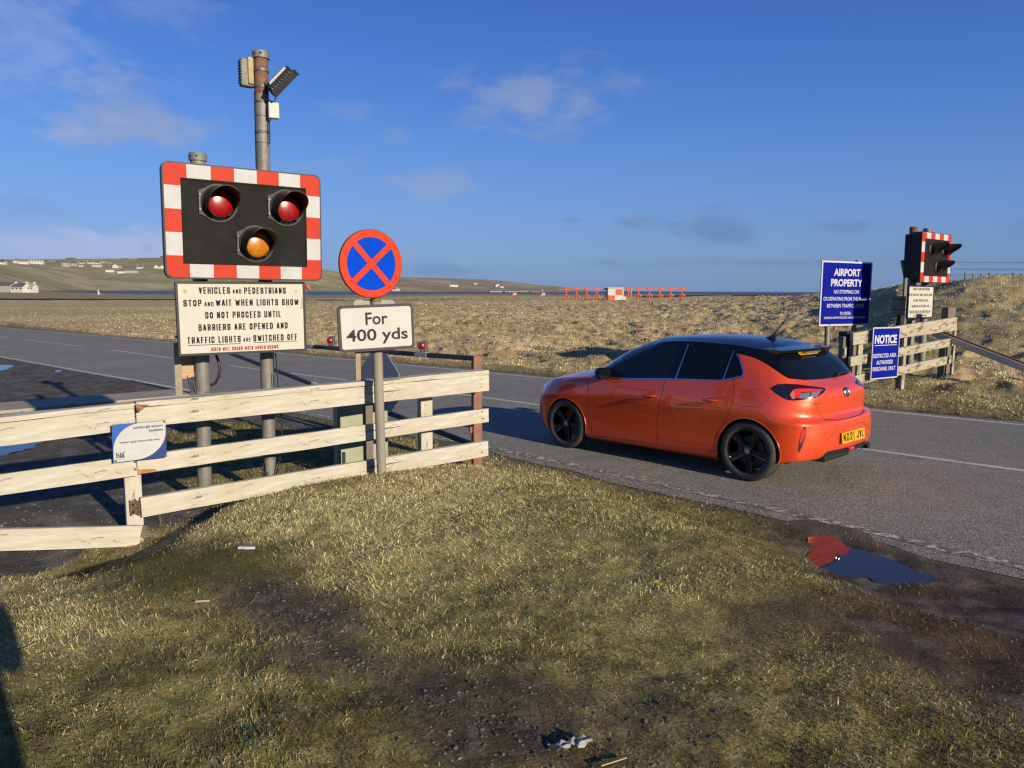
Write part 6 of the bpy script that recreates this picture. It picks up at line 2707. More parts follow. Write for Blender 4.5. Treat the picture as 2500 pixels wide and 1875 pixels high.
za = at(1150, 874, 8.46).z
La = Lof(757)
zb_ = at(757, 846, (G0 + GD * La).y).z
zarm = lambda L: za + (zb_ - za) * L / La
root = empty('barrier_gate', (G0.x, G0.y, gz(G0.x, G0.y)), 'open black barrier gate hung on a rusty brown post beside the road', 'barrier')
m_ = MB()
ang_g = math.atan2(GD.y, GD.x)
Mg = Matrix.Translation((G0.x, G0.y, gz(G0.x, G0.y) - .15)) @ Matrix.Rotation(R(20), 4, 'Z')
m_.rbox((-.050, -.045, 0), (.050, .045, za + .03 - gz(G0.x, G0.y) + .15), .005, M=Mg)
m_.rbox((-.085, -.02, .55), (-.050, .02, .62), .004, M=Mg)
m_.build('post', MT['gatebrown'], root)


def bar(name, p, q, w, h, mt, par):
    p, q = Vector(p), Vector(q)
    x_ = (q - p).normalized()
    y_ = Vector((0, 0, 1)).cross(x_).normalized()
    z_ = x_.cross(y_)
    M = Matrix.Translation(p) @ Matrix((x_, y_, z_)).transposed().to_4x4()
    b = MB()
    b.rbox((0, -w / 2, -h / 2), ((q - p).length, w / 2, h / 2), min(w, h) * .1)
    return b.build(name, mt, par, M, True)


Lend = 9.3
arm = bar('boom', gp(-.02, zarm(0)), gp(Lend, zarm(Lend)), .05, .055, MT['gateblack'], root)
Lb = Lof(568)
zbr = at(568, 865, (G0 + GD * Lb).y).z
zb0 = at(1150, 1086, 8.45).z
slope_b = (zbr - zb0) / Lb
br = bar('brace', gp(.05, zb0), gp(9.0, zb0 + slope_b * 9.0), .05, .055, MT['gateblack'], root)
bar('end_upright', gp(9.0, zb0 + slope_b * 9 - .1), gp(9.0, zarm(9) + .02), .05, .05, MT['gateblack'], root) if False else None
for u in (755, 1029):
    L0 = Lof(u)
    bar('reflective_band', gp(L0 - .12, zarm(L0 - .12)), gp(L0 + .12, zarm(L0 + .12)), .056, .061, MT['offwhite'], arm)
L0 = Lof(769)
bar('reflective_band', gp(L0 - .12, zb0 + slope_b * (L0 - .12)), gp(L0 + .12, zb0 + slope_b * (L0 + .12)), .056, .061, MT['offwhite'], br)
for u in (806, 1030):
    L0 = Lof(u)
    c_ = gp(L0, zarm(L0) + .03)
    nrm_ = Vector((GD.y, -GD.x, 0)) * 1
    nrm_ = Vector((math.cos(SUN_AZ), math.sin(SUN_AZ), 0)) * 0 + Vector((.25, -.97, 0)).normalized()
    m_ = MB()
    m_.cyl(c_, c_ + Vector((0, 0, .05)), .026, n=14)
    m_.cyl(c_ + Vector((0, 0, .075)) - nrm_ * .045, c_ + Vector((0, 0, .075)) + nrm_ * .030, .055, n=20)
    m_.cyl(c_ + Vector((.035, 0, .0)), c_ + Vector((.035, 0, .135)), .030, n=14)
    lm = m_.build('lamp', MT['gateblack'], arm)
    Mq = Matrix.Translation(c_ + Vector((-.006, 0, .075)) + nrm_ * .030) @ nrm_.to_track_quat('Z', 'Y').to_matrix().to_4x4()
    m_ = MB()
    m_.lathe([(.043, 0), (.040, .012), (.025, .022), (0, .026)], Mq, 20)
    m_.build('lens', MT['dark_lens'], lm)
# octagonal board seen from behind on the gate
L0 = Lof(931)
c_ = gp(L0, at(931, 935, (G0 + GD * L0).y).z)
x_ = GD
Mo = Matrix.Translation(c_ + Vector((-GD.y, GD.x, 0)) * .05) @ Matrix((-x_, Vector((0, 0, 1)), Vector((GD.y * -1, GD.x, 0)) * -1)).transposed().to_4x4()
Mo = Matrix.Translation(c_) @ Matrix((x_, Vector((0, 0, 1)), x_.cross(Vector((0, 0, 1))))).transposed().to_4x4()
m_ = MB()
ro = .405
m_.prism([(ro * 1.18 * math.cos(R(22.5 + 45 * k)), ro * math.sin(R(22.5 + 45 * k)) / .924 * .96) for k in range(8)], -.045, -.035, Mo)
m_.build('sign_board', mat('grey_sign_back', (.26, .27, .29), (.30, .31, .33), 6, .45, .2), root)
# thin marker post behind the fence
q = at(874, 940, 8.9)
zq = gz(q.x, q.y)
m_ = MB()
m_.rbox((-.010, -.035, 0), (.036, .035, at(874, 862, 8.9).z - zq + .1), .004, M=Matrix.Translation((q.x, q.y, zq - .1)) @ Matrix.Rotation(R(10), 4, 'Z'))
root = m_.build('marker_post', mat('tan_timber', (.30, .19, .09), (.36, .24, .13), 20, .7), None, Matrix.Translation((q.x, q.y, zq)))
tag(root, 'slim tan marker post standing left of the grey octagonal board', 'post')
m_ = MB()
m_.box((-.016, -.036, .05), (-.010, .036, at(874, 862, 8.9).z - zq + .09), M=Matrix.Translation((q.x, q.y, zq - .1)) @ Matrix.Rotation(R(10), 4, 'Z'))
m_.build('white_face', MT['white'], root)

# ------------------------------------------------------------------ beyond the road: right-hand signs, fences, signal
RS_ = Frame(c7(866, 133), c7(1080, 156), c7(1061, 510), c7(846, 500), 15.6, 16.6)
signal(RS_, .34, 'distant checked-border signal board seen side-on with long black lamp hoods')
RB = Frame(c7(768, 525), c7(946, 529), c7(936, 758), c7(753, 764), 15.55, 16.35)
rb, rbf = notice_board(RB, 'small white text board below the far signal beyond the car')
board_text(RB, rbf, [('VEHICLES AND PEDESTRIANS', 796, 560, 918, 541, 1), ('STOP AND WAIT WHEN LIGHTS SHOW', 770, 603, 935, 582, 1), ('DO NOT PROCEED UNTIL', 800, 643, 908, 623, 1),
                     ('BARRIERS ARE OPENED AND', 788, 684, 914, 664, 1), ('TRAFFIC LIGHTS ARE SWITCHED OFF', 768, 724, 925, 704, 1)],
           [('SIREN WILL SOUND WHEN AMBER SHOWS', 802, 748, 896, 738, .55)], [(770, 728, 925, 725)], c7, .050)
g_ = 'poles carrying the far signal'
steel_post('rusty brown pole at the back left of the far signal', c7(804, 100), c7(765, 1205), 16.25, 16.25, .085, (), .16, False, g_)
steel_post('grey steel pole carrying the right side of the far signal', c7(902, 118), c7(854, 1190), 16.35, 16.35, .075, [(c7(0, 880)[1], 't')], .0, True, g_)

AP = Frame(c7(139, 341), c7(504, 359), c7(481, 809), c7(119, 820), 15.9, 16.7)
root = empty('airport_sign', AP.M @ Vector((AP.W / 2, 0, -.02)), 'large blue airport property sign on two posts left of the far signal', 'sign')
MT['deepblue'] = mat('deep_blue_face', (.003, .009, .215), (.003, .008, .19), 3, .7, spec=.05)
MT['brightwhite'] = mat('bright_white', (.42, .43, .46), None, rough=.6, spec=.2)
W_, H_ = AP.W, AP.H
m_ = MB()
m_.prism(rrect(0, 0, W_, H_, .02), -.02, 0, AP.M)
m_.build('border', MT['brightwhite'], root)
m_ = MB()
e = .035
m_.box((e, e, 0), (W_ - e, H_ - e, .003), M=AP.M)
fc = m_.build('sign_face', MT['deepblue'], root)
m_ = MB()
for t_, xa, yb, xb, yt, cap in (('AIRPORT', 225, 458, 419, 404, .150), ('PROPERTY', 203, 532, 433, 480, .150), ('NO STOPPING ON', 225, 584, 406, 557, .075),
                                ('OR DEVIATING FROM THE ROAD', 148, 636, 462, 606, .075), ('BETWEEN TRAFFIC LIGHTS', 175, 686, 444, 656, .075),
                                ('BY ORDER:', 270, 734, 349, 713, .050), ('SUMBURGH AIRPORT BYELAWS 1986 AIRPORT PROPERTY', 153, 768, 455, 746, .044)):
    tx(m_, AP, t_, c7(xa, yb), c7(xb, yt), cap, .0045, 0, .035 if cap > .1 else .015)
a, b = AP.inv(*c7(270, 737)), AP.inv(*c7(349, 735))
m_.box((a[0], a[1] - .003, .003), (b[0], a[1] + .003, .0045), M=AP.M)
m_.build('lettering', MT['brightwhite'], fc)
for i, (x, lab) in enumerate(((190, 'left post'), (371, 'right post'))):
    p = at(*c7(x, 900), 15.98 + i * .55)
    zg = gz(p.x, p.y)
    tp = AP.M @ Vector((W_ * (.2 if i == 0 else .75), H_ * (.5 if i == 0 else 1.03), -.05))
    m_ = MB()
    m_.cyl((p.x, p.y + .05, zg - .15), (tp.x, tp.y + .03, tp.z), .052, n=20)
    m_.build('post', MT['galv'], root)

NT = Frame(c7(510, 829), c7(704, 823), c7(686, 1189), c7(491, 1206), 13.30, 13.85)
root = empty('notice_sign', NT.M @ Vector((NT.W / 2, 0, -.02)), 'tall blue NOTICE sign fixed to the far white fence', 'sign')
W_, H_ = NT.W, NT.H
m_ = MB()
m_.prism(rrect(0, 0, W_, H_, .015), -.012, 0, NT.M)
m_.build('border', MT['brightwhite'], root)
m_ = MB()
e = .022
m_.box((e, e, 0), (W_ - e, H_ - e, .003), M=NT.M)
fc = m_.build('sign_face', MT['deepblue'], root)
m_ = MB()
for t_, xa, yb, xb, yt, cap in (('NOTICE', 520, 950, 683, 877, .150), ('RESTRICTED AREA', 510, 1050, 678, 1012, .070), ('AUTHORISED', 531, 1098, 653, 1060, .070), ('PERSONNEL ONLY', 504, 1146, 671, 1105, .070)):
    tx(m_, NT, t_, c7(xa, yb), c7(xb, yt), cap, .0045, 0, .04 if cap > .1 else .018)
a, b = NT.inv(*c7(519, 962)), NT.inv(*c7(678, 950))
m_.box((a[0], (a[1] + b[1]) / 2 - .006, .003), (b[0], (a[1] + b[1]) / 2 + .006, .0045), M=NT.M)
m_.build('lettering', MT['brightwhite'], fc)

fb = at(*c7(720, 1240), 14.4)
fence2 = empty('rail_fence', (fb.x, fb.y, gz(fb.x, fb.y)), 'flaking white three-rail fence beyond the car carrying the NOTICE sign', 'fence')
W2 = MT['woodworn']
YL, YR = 13.1, 15.3
board('rail', (*[c7(365, 0)[0]], c7(0, 868)[1], c7(0, 955)[1], YL), (c7(1115, 0)[0], c7(0, 754)[1], c7(0, 847)[1], YR), .06, fence2, W2, seed=11)
board('rail', (*[c7(346, 0)[0]], c7(0, 1044)[1], c7(0, 1110)[1], YL - .05), (c7(1105, 0)[0], c7(0, 900)[1], c7(0, 957)[1], YR), .05, fence2, W2, seed=12)
board('rail', (*[c7(440, 0)[0]], c7(0, 1166)[1], c7(0, 1233)[1], YL + .25), (c7(1090, 0)[0], c7(0, 1028)[1], c7(0, 1084)[1], YR), .05, fence2, W2, seed=13, ext=(.12, 0))
for (x0, x1, yt, yb, Y, dp, mt) in ((383, 440, 885, 1165, 13.4, .06, 'woodworn'), (706, 742, 890, 1245, 14.25, .06, 'woodworn'), (1074, 1097, 845, 1138, 15.25, .05, 'woodworn'),
                                    (1000, 1100, 682, 1146, 15.42, .14, 'woodbare'), (350, 385, 880, 1160, 13.35, .06, 'woodbare'), (700, 722, 890, 1235, 14.33, .10, 'woodbare')):
    (u0, vt), (u1, vb) = c7(x0, yt), c7(x1, yb)
    wpost(u0, u1, vt, vb, Y, dp, fence2, MT[mt], low=.2)
(u0, vt), (u1, vb) = c7(277, 895), c7(321, 1095)
root = wpost(u0, u1, vt, vb, 13.2, .09, None, MT['woodbare'], name='timber_post', low=.2)
tag(root, 'bare grey timber post just left of the far fence behind the car', 'post')
m_ = MB()
q = at(*c7(303, 1003), 13.16)
m_.box((-.016, -.02, -.06), (.016, -.008, .06), M=Matrix.Translation(q) @ Matrix.Rotation(R(33), 4, 'Z'))
m_.build('reflector', MT['white'], root)
m_ = MB()
q = at(*c7(328, 892), 13.5)
m_.rbox((-.16, -.09, -.10), (.13, .09, .09), .02, M=Matrix.Translation(q) @ Matrix.Rotation(R(33), 4, 'Z'))
m_.box((-.06, -.05, -1.1), (.02, .03, -.10), M=Matrix.Translation(q))
tag(m_.build('lamp_box', MT['black'], None, Matrix.Translation(q)), 'small black lamp box at the left end of the far fence top rail', 'lamp')

# equipment by the far signal
q = at(*c7(708, 668), 16.9)
root = empty('control_box', (q.x, q.y, gz(q.x, q.y)), 'dark grey control box on a post left of the far text board', 'control box')
m_ = MB()
Mq = Matrix.Translation(q) @ Matrix.Rotation(R(25), 4, 'Z')
m_.rbox((-.14, -.12, -.20), (.12, .12, .20), .015, M=Mq)
m_.build('casing', MT['boxgrey'], root)
m_ = MB()
m_.box((-.145, -.125, .125), (.125, .125, .14), M=Mq)
m_.box((-.145, -.125, -.10), (.125, .125, -.085), M=Mq)
m_.build('strap', MT['black'], root)
m_ = MB()
zg = gz(q.x, q.y)
m_.box((-.06, -.04, -(q.z - zg) - .1), (.10, .04, -.20), M=Mq)
m_.build('leg', MT['black'], root)

# --- wire mesh security fence with cranked top post and barbed wire
MT['wire'] = mat('galvanised_wire', (.26, .25, .21), None, rough=.6, metal=.0)
YF = 17.4
pL = at(*c7(735, 600), YF)
root = empty('mesh_fence', (pL.x, YF, gz(pL.x, YF)), 'wire mesh security fence with barbed wire running across the grassy bank on the right', 'fence')
x0, x1 = pL.x, pL.x + 6.8
ztop = at(2400, 670, YF).z
m_ = MB()
n = int((x1 - x0) / .062)


def wire(mb, p, q, r):
    p, q = Vector(p), Vector(q)
    d = (q - p).normalized()
    a = d.orthogonal().normalized() * r
    b = d.cross(a)
    vs = [p + a, p - a * .5 + b * .87, p - a * .5 - b * .87, q + a, q - a * .5 + b * .87, q - a * .5 - b * .87]
    mb.add(vs, [(0, 1, 4, 3), (1, 2, 5, 4), (2, 0, 3, 5)])


for k in range(n + 1):
    x = x0 + (x1 - x0) * k / n
    zg = gz(x, YF)
    wire(m_, (x, YF, zg - .05), (x, YF, ztop), .0024)
for k in range(16):
    z = ztop - .14 * k
    pts = [(x0 + (x1 - x0) * i / 10, YF, z + .004 * math.sin(i * 2.1)) for i in range(11)]
    for a, b in zip(pts[:-1], pts[1:]):
        if min(a[2], b[2]) > min(gz(a[0], YF), gz(b[0], YF)):
            wire(m_, a, b, .0020)
m_.build('mesh', MT['wire'], root)
for dv in (657, 640.5):
    zz = at(2400, dv, YF).z
    m_ = MB()
    pts = [(x0 + (x1 - x0) * i / 60, YF + .03, zz + .006 * math.sin(i * 1.3)) for i in range(61)]
    for a, b in zip(pts[:-1], pts[1:]):
        wire(m_, a, b, .005)
        wire(m_, (b[0] - .01, b[1], b[2] - .022), (b[0] + .01, b[1], b[2] + .022), .003)
    m_.build('barbed_wire', MT['galvdark'], root)
m_ = MB()
zg = gz(x0, YF)
a, b = at(*c7(742, 600), YF), at(*c7(748, 462), YF)
c_ = at(*c7(722, 342), YF)
m_.tube([(a.x, YF, zg - .1), tuple(b), tuple(c_)], [.055, .06, .055], 4)
m_.build('cranked_post', MT['galvdark'], root)
for xx in (x1,):
    m_ = MB()
    m_.box((xx - .04, YF - .03, gz(xx, YF) - .1), (xx + .04, YF + .03, ztop + .4))
    m_.build('post', MT['woodbare'], root)

# sloping brace beam
a, b = at(*c7(945, 868), 15.5), at(2620, 945, 13.4)
root = empty('sloping_beam', b, 'long sloping grey timber beam with a brown top edge right of the far fence', 'beam')
bar('timber', a, b, .07, .125, mat('pale_grey_timber', (.34, .32, .27), (.42, .39, .33), 9, .8, stretch=(.2, 1, 1), bump=.3), root)
bar('brown_edge', a + Vector((0, .02, .085)), b + Vector((0, .02, .085)), .05, .045, MT['gatebrown'], root)

# short stakes along the hill crest
YS = 31.0
gname = 'stakes on the crest of the grassy bank'
ORD = ['first', 'second', 'third', 'fourth', 'fifth', 'sixth', 'seventh', 'eighth', 'ninth']
proto = None
for k in range(9):
    u = 2356 + k * 19.5
    p = at(u, 690, YS)
    zt = at(u, 668 - (2 if k % 3 == 0 else 0), YS).z
    zg = gz(p.x, YS) - .1
    if proto is None:
        m_ = MB()
        m_.rbox((-.035, -.035, -.9), (.035, .035, 0), .006, M=Matrix.Translation((p.x, YS, zt)))
        proto = m_.build('wooden_stake', MT['woodbare'], None, Matrix.Translation((p.x, YS, zt)))
        tag(proto, 'first wooden stake from the left along the crest of the grassy bank', 'stake', gname)
    else:
        copy_tree(proto, Matrix.Translation((p.x, YS, zt)), label=ORD[k] + ' wooden stake from the left along the crest of the grassy bank')
p0, p1 = at(2300, 672, YS), at(2560, 668, YS)
m_ = MB()
wire(m_, (p0.x, YS, p0.z), (p1.x, YS, p1.z), .008)
wire(m_, (p0.x, YS, p0.z - .2), (p1.x, YS, p1.z - .2), .008)
tag(m_.build('fence_wire', MT['galvdark'], None, Matrix.Translation(p0)), 'thin wires strung between the stakes on the crest of the bank', 'wire')

# ------------------------------------------------------------------ airfield things
MT['airred'] = mat('aviation_orange', (.50, .075, .028), (.45, .06, .022), 2, .6)
MT['airwhite'] = mat('aviation_white', (.48, .47, .45), (.44, .43, .40), 2, .6)


def cc(x, y):
    return 960 + x * .36166, 640 + y * .36166


gname = 'aerials of the airfield landing system'
proto = None
AER = [(1168, 258), (1238, 256), (1306, 254), (1373, 254), (1441, 252), (1588, 250), (1656, 250), (1729, 249), (1801, 248), (1873, 247), (1949, 246)]
LAB = ['leftmost, nearest red landing aerial of the row', 'second red landing aerial from the left end of the row', 'third red landing aerial from the left end of the row',
       'fourth red landing aerial from the left end of the row', 'red landing aerial touching the left side of the checked hut', 'red landing aerial touching the right side of the checked hut',
       'sixth red landing aerial from the right end, second right of the hut', 'fourth red aerial counted back from the right end of the row', 'third red aerial counted back from the right end of the row', 'second red aerial counted back from the right end of the row',
       'rightmost red landing aerial of the row']
LAB[6] = 'fifth red aerial counted back from the right end of the row'
for i, ((x, yb), lab) in enumerate(zip(AER, LAB)):
    u, v = cc(x, yb)
    D = 158 + i * 1.3
    p = at(u, v, D)
    M = Matrix.Translation(p)
    if proto is None:
        proto = empty('landing_aerial', p, lab, 'aerial', gname)
        m_ = MB()
        m_.box((-.10, -.10, -.3), (.10, .10, 2.1), M=M)
        m_.build('mast', MT['airred'], proto)
        for s_ in (-1, 1):
            m_ = MB()
            m_.tube([p + Vector((s_ * .95, -.3, -.3)), p + Vector((s_ * .10, 0, 1.25))], .06, 5)
            m_.tube([p + Vector((s_ * .45, .5, -.3)), p + Vector((0, 0, 1.6))], .05, 5)
            m_.build('strut', MT['airred'], proto)
        m_ = MB()
        m_.rbox((-1.35, -.16, 2.06), (1.35, .16, 2.28), .03, M=M)
        m_.rbox((-.45, -.22, 2.0), (.45, .22, 2.42), .03, M=M)
        m_.build('antenna', MT['airred'], proto)
        m_ = MB()
        m_.rbox((-1.62, -.12, 2.08), (-1.35, .12, 2.22), .03, M=M)
        m_.rbox((.25, -.2, .55), (.65, .2, 1.0), .03, M=M)
        m_.build('feed_box', MT['boxgrey'], proto)
    else:
        copy_tree(proto, M, label=lab)
# hut
a, b = at(*cc(1450, 256), 160), at(*cc(1548, 256), 160)
w = (b - a).length
h = at(*cc(1450, 176), 160).z - a.z
root = empty('equipment_hut', (a + b) / 2, 'red and white checked equipment hut in the middle of the aerial row', 'hut')
M = Matrix.Translation(a)
m_ = MB()
m_.box((0, 0, -.5), (w, 2.6, h), M=M)
m_.build('wall', MT['airwhite'], root)
m_ = MB()
m_.box((-.12, -.15, h), (w + .25, 2.75, h + .14), M=M)
m_.build('roof', MT['airwhite'], root)
m_ = MB()
m_.box((0, -.03, -.3), (w * .47, -.003, h * .40), M=M)
m_.box((w, .8, -.3), (w + .03, 2.58, h * .45), M=M)
m_.build('red_panel', MT['airred'], root)
m_ = MB()
m_.box((w * .52, -.05, h * .42), (w * .97, -.003, h * .92), M=M)
m_.build('door', MT['airred'], root)
m_ = MB()
m_.box((w, -.02, -.3), (w + .75, .02, h * .30), M=M)
m_.box((w + .05, -.05, h * .2), (w + .2, 0, h * .9), M=M)
m_.build('service_box', MT['airwhite'], root)
# two small checked marker boxes
for i, (x, lab) in enumerate(((817, 'left small red and white checked marker box by the water'), (1011, 'right small red and white checked marker box nearer the aerials'))):
    c_ = at(*cc(x, 233), 300)
    s_ = 1.55 + .05
    M = Matrix.Translation(c_)
    root = empty('marker_box', c_, lab, 'marker box', 'checked marker boxes by the shore')
    hh = at(*cc(x, 208), 300).z - c_.z
    m_ = MB()
    m_.box((-s_ / 2, 0, -.6), (s_ / 2, 1.4, hh), M=M)
    m_.build('casing', MT['airwhite'], root)
    m_ = MB()
    m_.box((-s_ / 2, -.04, hh * .5), (0, 0, hh), M=M)
    m_.box((0, -.04, 0), (s_ / 2, 0, hh * .5), M=M)
    m_.build('red_square', MT['airred'], root)
    if i == 1:
        m_ = MB()
        m_.cyl(M @ Vector((-.2, .5, hh)), M @ Vector((-.2, .5, hh + 1.6)), .09, n=6)
        m_.build('rod', MT['airwhite'], root)
# windsock, white pillar, sea mark
p = at(*c2(1206, 1118), 330)
root = empty('windsock', p, 'orange windsock seen just right of the near signal board', 'windsock')
m_ = MB()
t_ = at(*c2(1178, 1076), 330)
m_.cyl(Vector((t_.x - .2, 330, p.z - 2)), Vector((t_.x - .2, 330, t_.z + .3)), .12, n=6)
m_.build('mast', MT['galv'], root)
m_ = MB()
m_.cyl(t_, at(*c2(1204, 1112), 330), 1.0, .45, n=10)
m_.build('sock', MT['airred'], root)
p = at(240.5, 716, 330)
m_ = MB()
m_.cyl(p - Vector((0, 0, .6)), p + Vector((-.1, 0, 1.35)), .36, .2, n=8)
m_.box((-.1, -.3, -.5), (.55, .3, .25), M=Matrix.Translation(p))
tag(m_.build('marker_pillar', MT['airwhite'], None, Matrix.Translation(p)), 'small white marker standing on the grass before the left stretch of water', 'marker')
p = at(1540.5, 719, 620)
m_ = MB()
m_.cyl(p - Vector((0, 0, 3)), p + Vector((0, 0, 4.8)), .9, .6, n=10)
m_.box((-1.1, -1, -3), (1.1, 1, .4), M=Matrix.Translation(p))
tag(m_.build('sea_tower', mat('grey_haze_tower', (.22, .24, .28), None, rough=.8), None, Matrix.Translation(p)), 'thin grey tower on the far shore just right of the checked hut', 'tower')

# ------------------------------------------------------------------ houses across the water
HW = [mat('white_harled_wall', (.50, .48, .43), (.44, .42, .38), .4, .8), mat('grey_harled_wall', (.26, .25, .22), (.32, .30, .27), .4, .8), mat('dark_barn_wall', (.10, .095, .085), (.13, .12, .11), .4, .8),
      mat('pale_green_wall', (.30, .38, .32), None, rough=.7), mat('cream_wall', (.55, .52, .42), None, rough=.8)]
HR_ = [mat('slate_roof', (.075, .08, .095), (.10, .10, .115), .6, .7), mat('grey_sheet_roof', (.24, .235, .22), (.28, .27, .25), .6, .7), mat('brown_tile_roof', (.14, .10, .08), None, rough=.8)]
WIN = mat('dark_window', (.03, .035, .045), None, rough=.2)


def hill_dist(u, v):
    rs, rd = float(np.interp(u, RU, RS)), float(np.interp(u, RU, RD))
    ds = np.linspace(rs, rd, 300)
    hv = 709.5 + (u - 1250) * ROLL
    vv = hv + F * (EYE - hill_z(np.full(300, u), ds)) / ds
    k = int(np.argmin(np.abs(vv - v)))
    return float(ds[k])


def house(x0, x1, yt, yb, conv, wall, roof, label, gable=False, nwin=3, chim=1, D=None, low=.45, turn=8, group='houses on the far hillside', name='cottage', cat='house'):
    (u0, vt), (u1, vb) = conv(x0, yt), conv(x1, yb)
    uc = (u0 + u1) / 2
    D = D or hill_dist(uc, vb)
    a, b = at(u0, vb, D), at(u1, vb, D)
    w = (b - a).length * .94
    h = at(uc, vt, D).z - a.z
    c_ = (a + b) / 2
    dp = min(w * .8, 9)
    M = Matrix.Translation(c_) @ Matrix.Rotation(R(turn), 4, 'Z')
    root = empty(name, c_, label, cat, group, M)
    hw = h * (1 - low)
    sink = 3.0 + h * .2
    m_ = MB()
    if gable:
        poly = [(-w / 2, -sink), (w / 2, -sink), (w / 2, hw), (0, h), (-w / 2, hw)]
        Mx = M @ Matrix.Rotation(R(90), 4, 'X')
        m_.prism(poly, -dp, 0, Mx)
        m_.build('wall', HW[wall], root)
        m_ = MB()
        for s_ in (-1, 1):
            m_.add([M @ Vector(p) for p in [(s_ * (w / 2 + .3), -.3, hw - .15), (0, -.3, h + .12), (0, dp + .3, h + .12), (s_ * (w / 2 + .3), dp + .3, hw - .15)]], [(0, 1, 2, 3)])
        m_.build('roof', HR_[roof], root)
    else:
        poly = [(0, -sink), (dp, -sink), (dp, hw), (dp / 2, h * .97), (0, hw)]
        Mx = M @ Matrix(((0, 0, 1, 0), (1, 0, 0, 0), (0, 1, 0, 0), (0, 0, 0, 1)))
        m_.prism(poly, -w / 2, w / 2, Mx)
        m_.build('wall', HW[wall], root)
        m_ = MB()
        m_.add([M @ Vector(p) for p in [(-w / 2 - .2, -.3, hw - .1), (w / 2 + .2, -.3, hw - .1), (w / 2 + .2, dp / 2, h), (-w / 2 - .2, dp / 2, h)]], [(0, 1, 2, 3)])
        m_.add([M @ Vector(p) for p in [(-w / 2 - .2, dp + .3, hw - .1), (w / 2 + .2, dp + .3, hw - .1), (w / 2 + .2, dp / 2, h), (-w / 2 - .2, dp / 2, h)]], [(0, 1, 2, 3)])
        rf = m_.build('roof', HR_[roof], root)
        for k in range(chim):
            xx = (-w / 2 + .6) if k == 0 else (w / 2 - .6 if k == 1 else 0)
            m_ = MB()
            m_.box((xx - .6, dp / 2 - .6, h * .8), (xx + .6, dp / 2 + .6, h * 1.18), M=M)
            m_.build('chimney', HW[wall], rf)
    for k in range(nwin):
        xx = -w / 2 + w * (k + .5) / nwin
        m_ = MB()
        ww = min(.9, w / nwin * .28)
        m_.box((xx - ww, -.08, hw * .35), (xx + ww, -.01, hw * .75), M=M)
        m_.build('window', WIN, root)
    return root


def c4(x, y):
    return x * .19892, 600 + y * .19892


house(112, 300, 457, 545, c4, 0, 0, 'white farmhouse with chimneys and dark slate roof low on the left shore', False, 3, 2, D=560, low=.55, turn=-14, group='farm buildings on the left shore')
house(290, 412, 460, 543, c4, 0, 1, 'white farmhouse wing with grey roof and right end chimney on the left shore', False, 3, 2, D=563, low=.55, turn=-8, group='farm buildings on the left shore')
house(-120, 148, 448, 530, c4, 1, 0, 'grey barn with dark slate roof behind the white farmhouse at the left edge', False, 0, 0, D=600, low=.5, turn=-10, group='farm buildings on the left shore', name='barn', cat='barn')
house(-30, 56, 182, 222, c4, 0, 0, 'white house at the far left end of the hilltop row', nwin=2)
house(157, 248, 160, 205, c4, 0, 2, 'white house with a brown roof, second in the hilltop row')
house(225, 336, 172, 214, c4, 0, 2, 'white lower wing beside the brown-roofed hilltop house')
house(357, 518, 172, 216, c4, 0, 1, 'long white hall in the hilltop row', nwin=5, low=.25, chim=0)
house(590, 680, 178, 205, c4, 2, 1, 'low dark shed in the hilltop row right of the long white hall', nwin=0, chim=0)
house(803, 908, 146, 182, c4, 2, 2, 'dark building highest on the left skyline', nwin=2, chim=0)
house(760, 850, 205, 246, c4, 1, 1, 'grey block below the highest dark skyline building', nwin=2, low=.2, chim=0)
house(850, 935, 195, 240, c4, 1, 0, 'grey house with slate roof right of the grey block on the hill', nwin=2)
house(948, 1022, 196, 221, c4, 0, 0, 'small white cottage right of the grey hill houses', nwin=2)
house(964, 1012, 234, 251, c4, 0, 1, 'tiny white shed below the small white cottage on the hill', nwin=1, chim=0)
house(1062, 1140, 188, 222, c4, 0, 0, 'white house left of the white pair on the upper hill', nwin=2)
house(1140, 1228, 190, 226, c4, 0, 0, 'white house with slate roof in the middle of the upper hill cluster', nwin=2)
house(1125, 1238, 226, 260, c4, 0, 1, 'wide white bungalow below the upper hill cluster', nwin=4)
house(1218, 1288, 190, 216, c4, 3, 1, 'pale green shed right of the upper hill cluster', nwin=0, chim=0)
house(1285, 1360, 196, 218, c4, 0, 0, 'low white cottage right of the pale green shed', nwin=2)
house(1380, 1446, 226, 271, c4, 0, 1, 'white gable-ended house beside a grey shed on the slope', True, 1)
house(1444, 1488, 244, 272, c4, 1, 1, 'grey shed touching the white gable-ended house on the slope', nwin=1, chim=0)
house(1294, 1392, 288, 313, c4, 0, 1, 'long low white shed lowest on the slope', nwin=0, chim=0)
house(1438, 1516, 298, 326, c4, 0, 0, 'white cottage low on the slope between two sheds', nwin=2)
house(1520, 1686, 300, 329, c4, 1, 1, 'long grey shed low on the slope right of the white cottage', nwin=0, chim=0, low=.3)
house(1674, 1748, 246, 278, c4, 0, 0, 'white cottage midway between the sheds and the signal board', nwin=2)
house(1570, 1690, 148, 180, c4, 2, 1, 'dark barn on the skyline left of the signal board', nwin=0, chim=0, name='barn', cat='barn')
house(1690, 1826, 154, 184, c4, 2, 2, 'dark barn with white patches on the skyline nearest the signal board', nwin=3, chim=0, name='barn', cat='barn')
house(1888, 1950, 236, 286, c4, 0, 0, 'white gable-ended house beside the signal board edge', True, 2)
house(1956, 2040, 242, 286, c4, 4, 1, 'cream gable-ended house partly hidden by the signal board', True, 2)
house(1966, 2030, 125, 152, c4, 2, 0, 'small dark house on the skyline touching the signal board', nwin=1, chim=0)
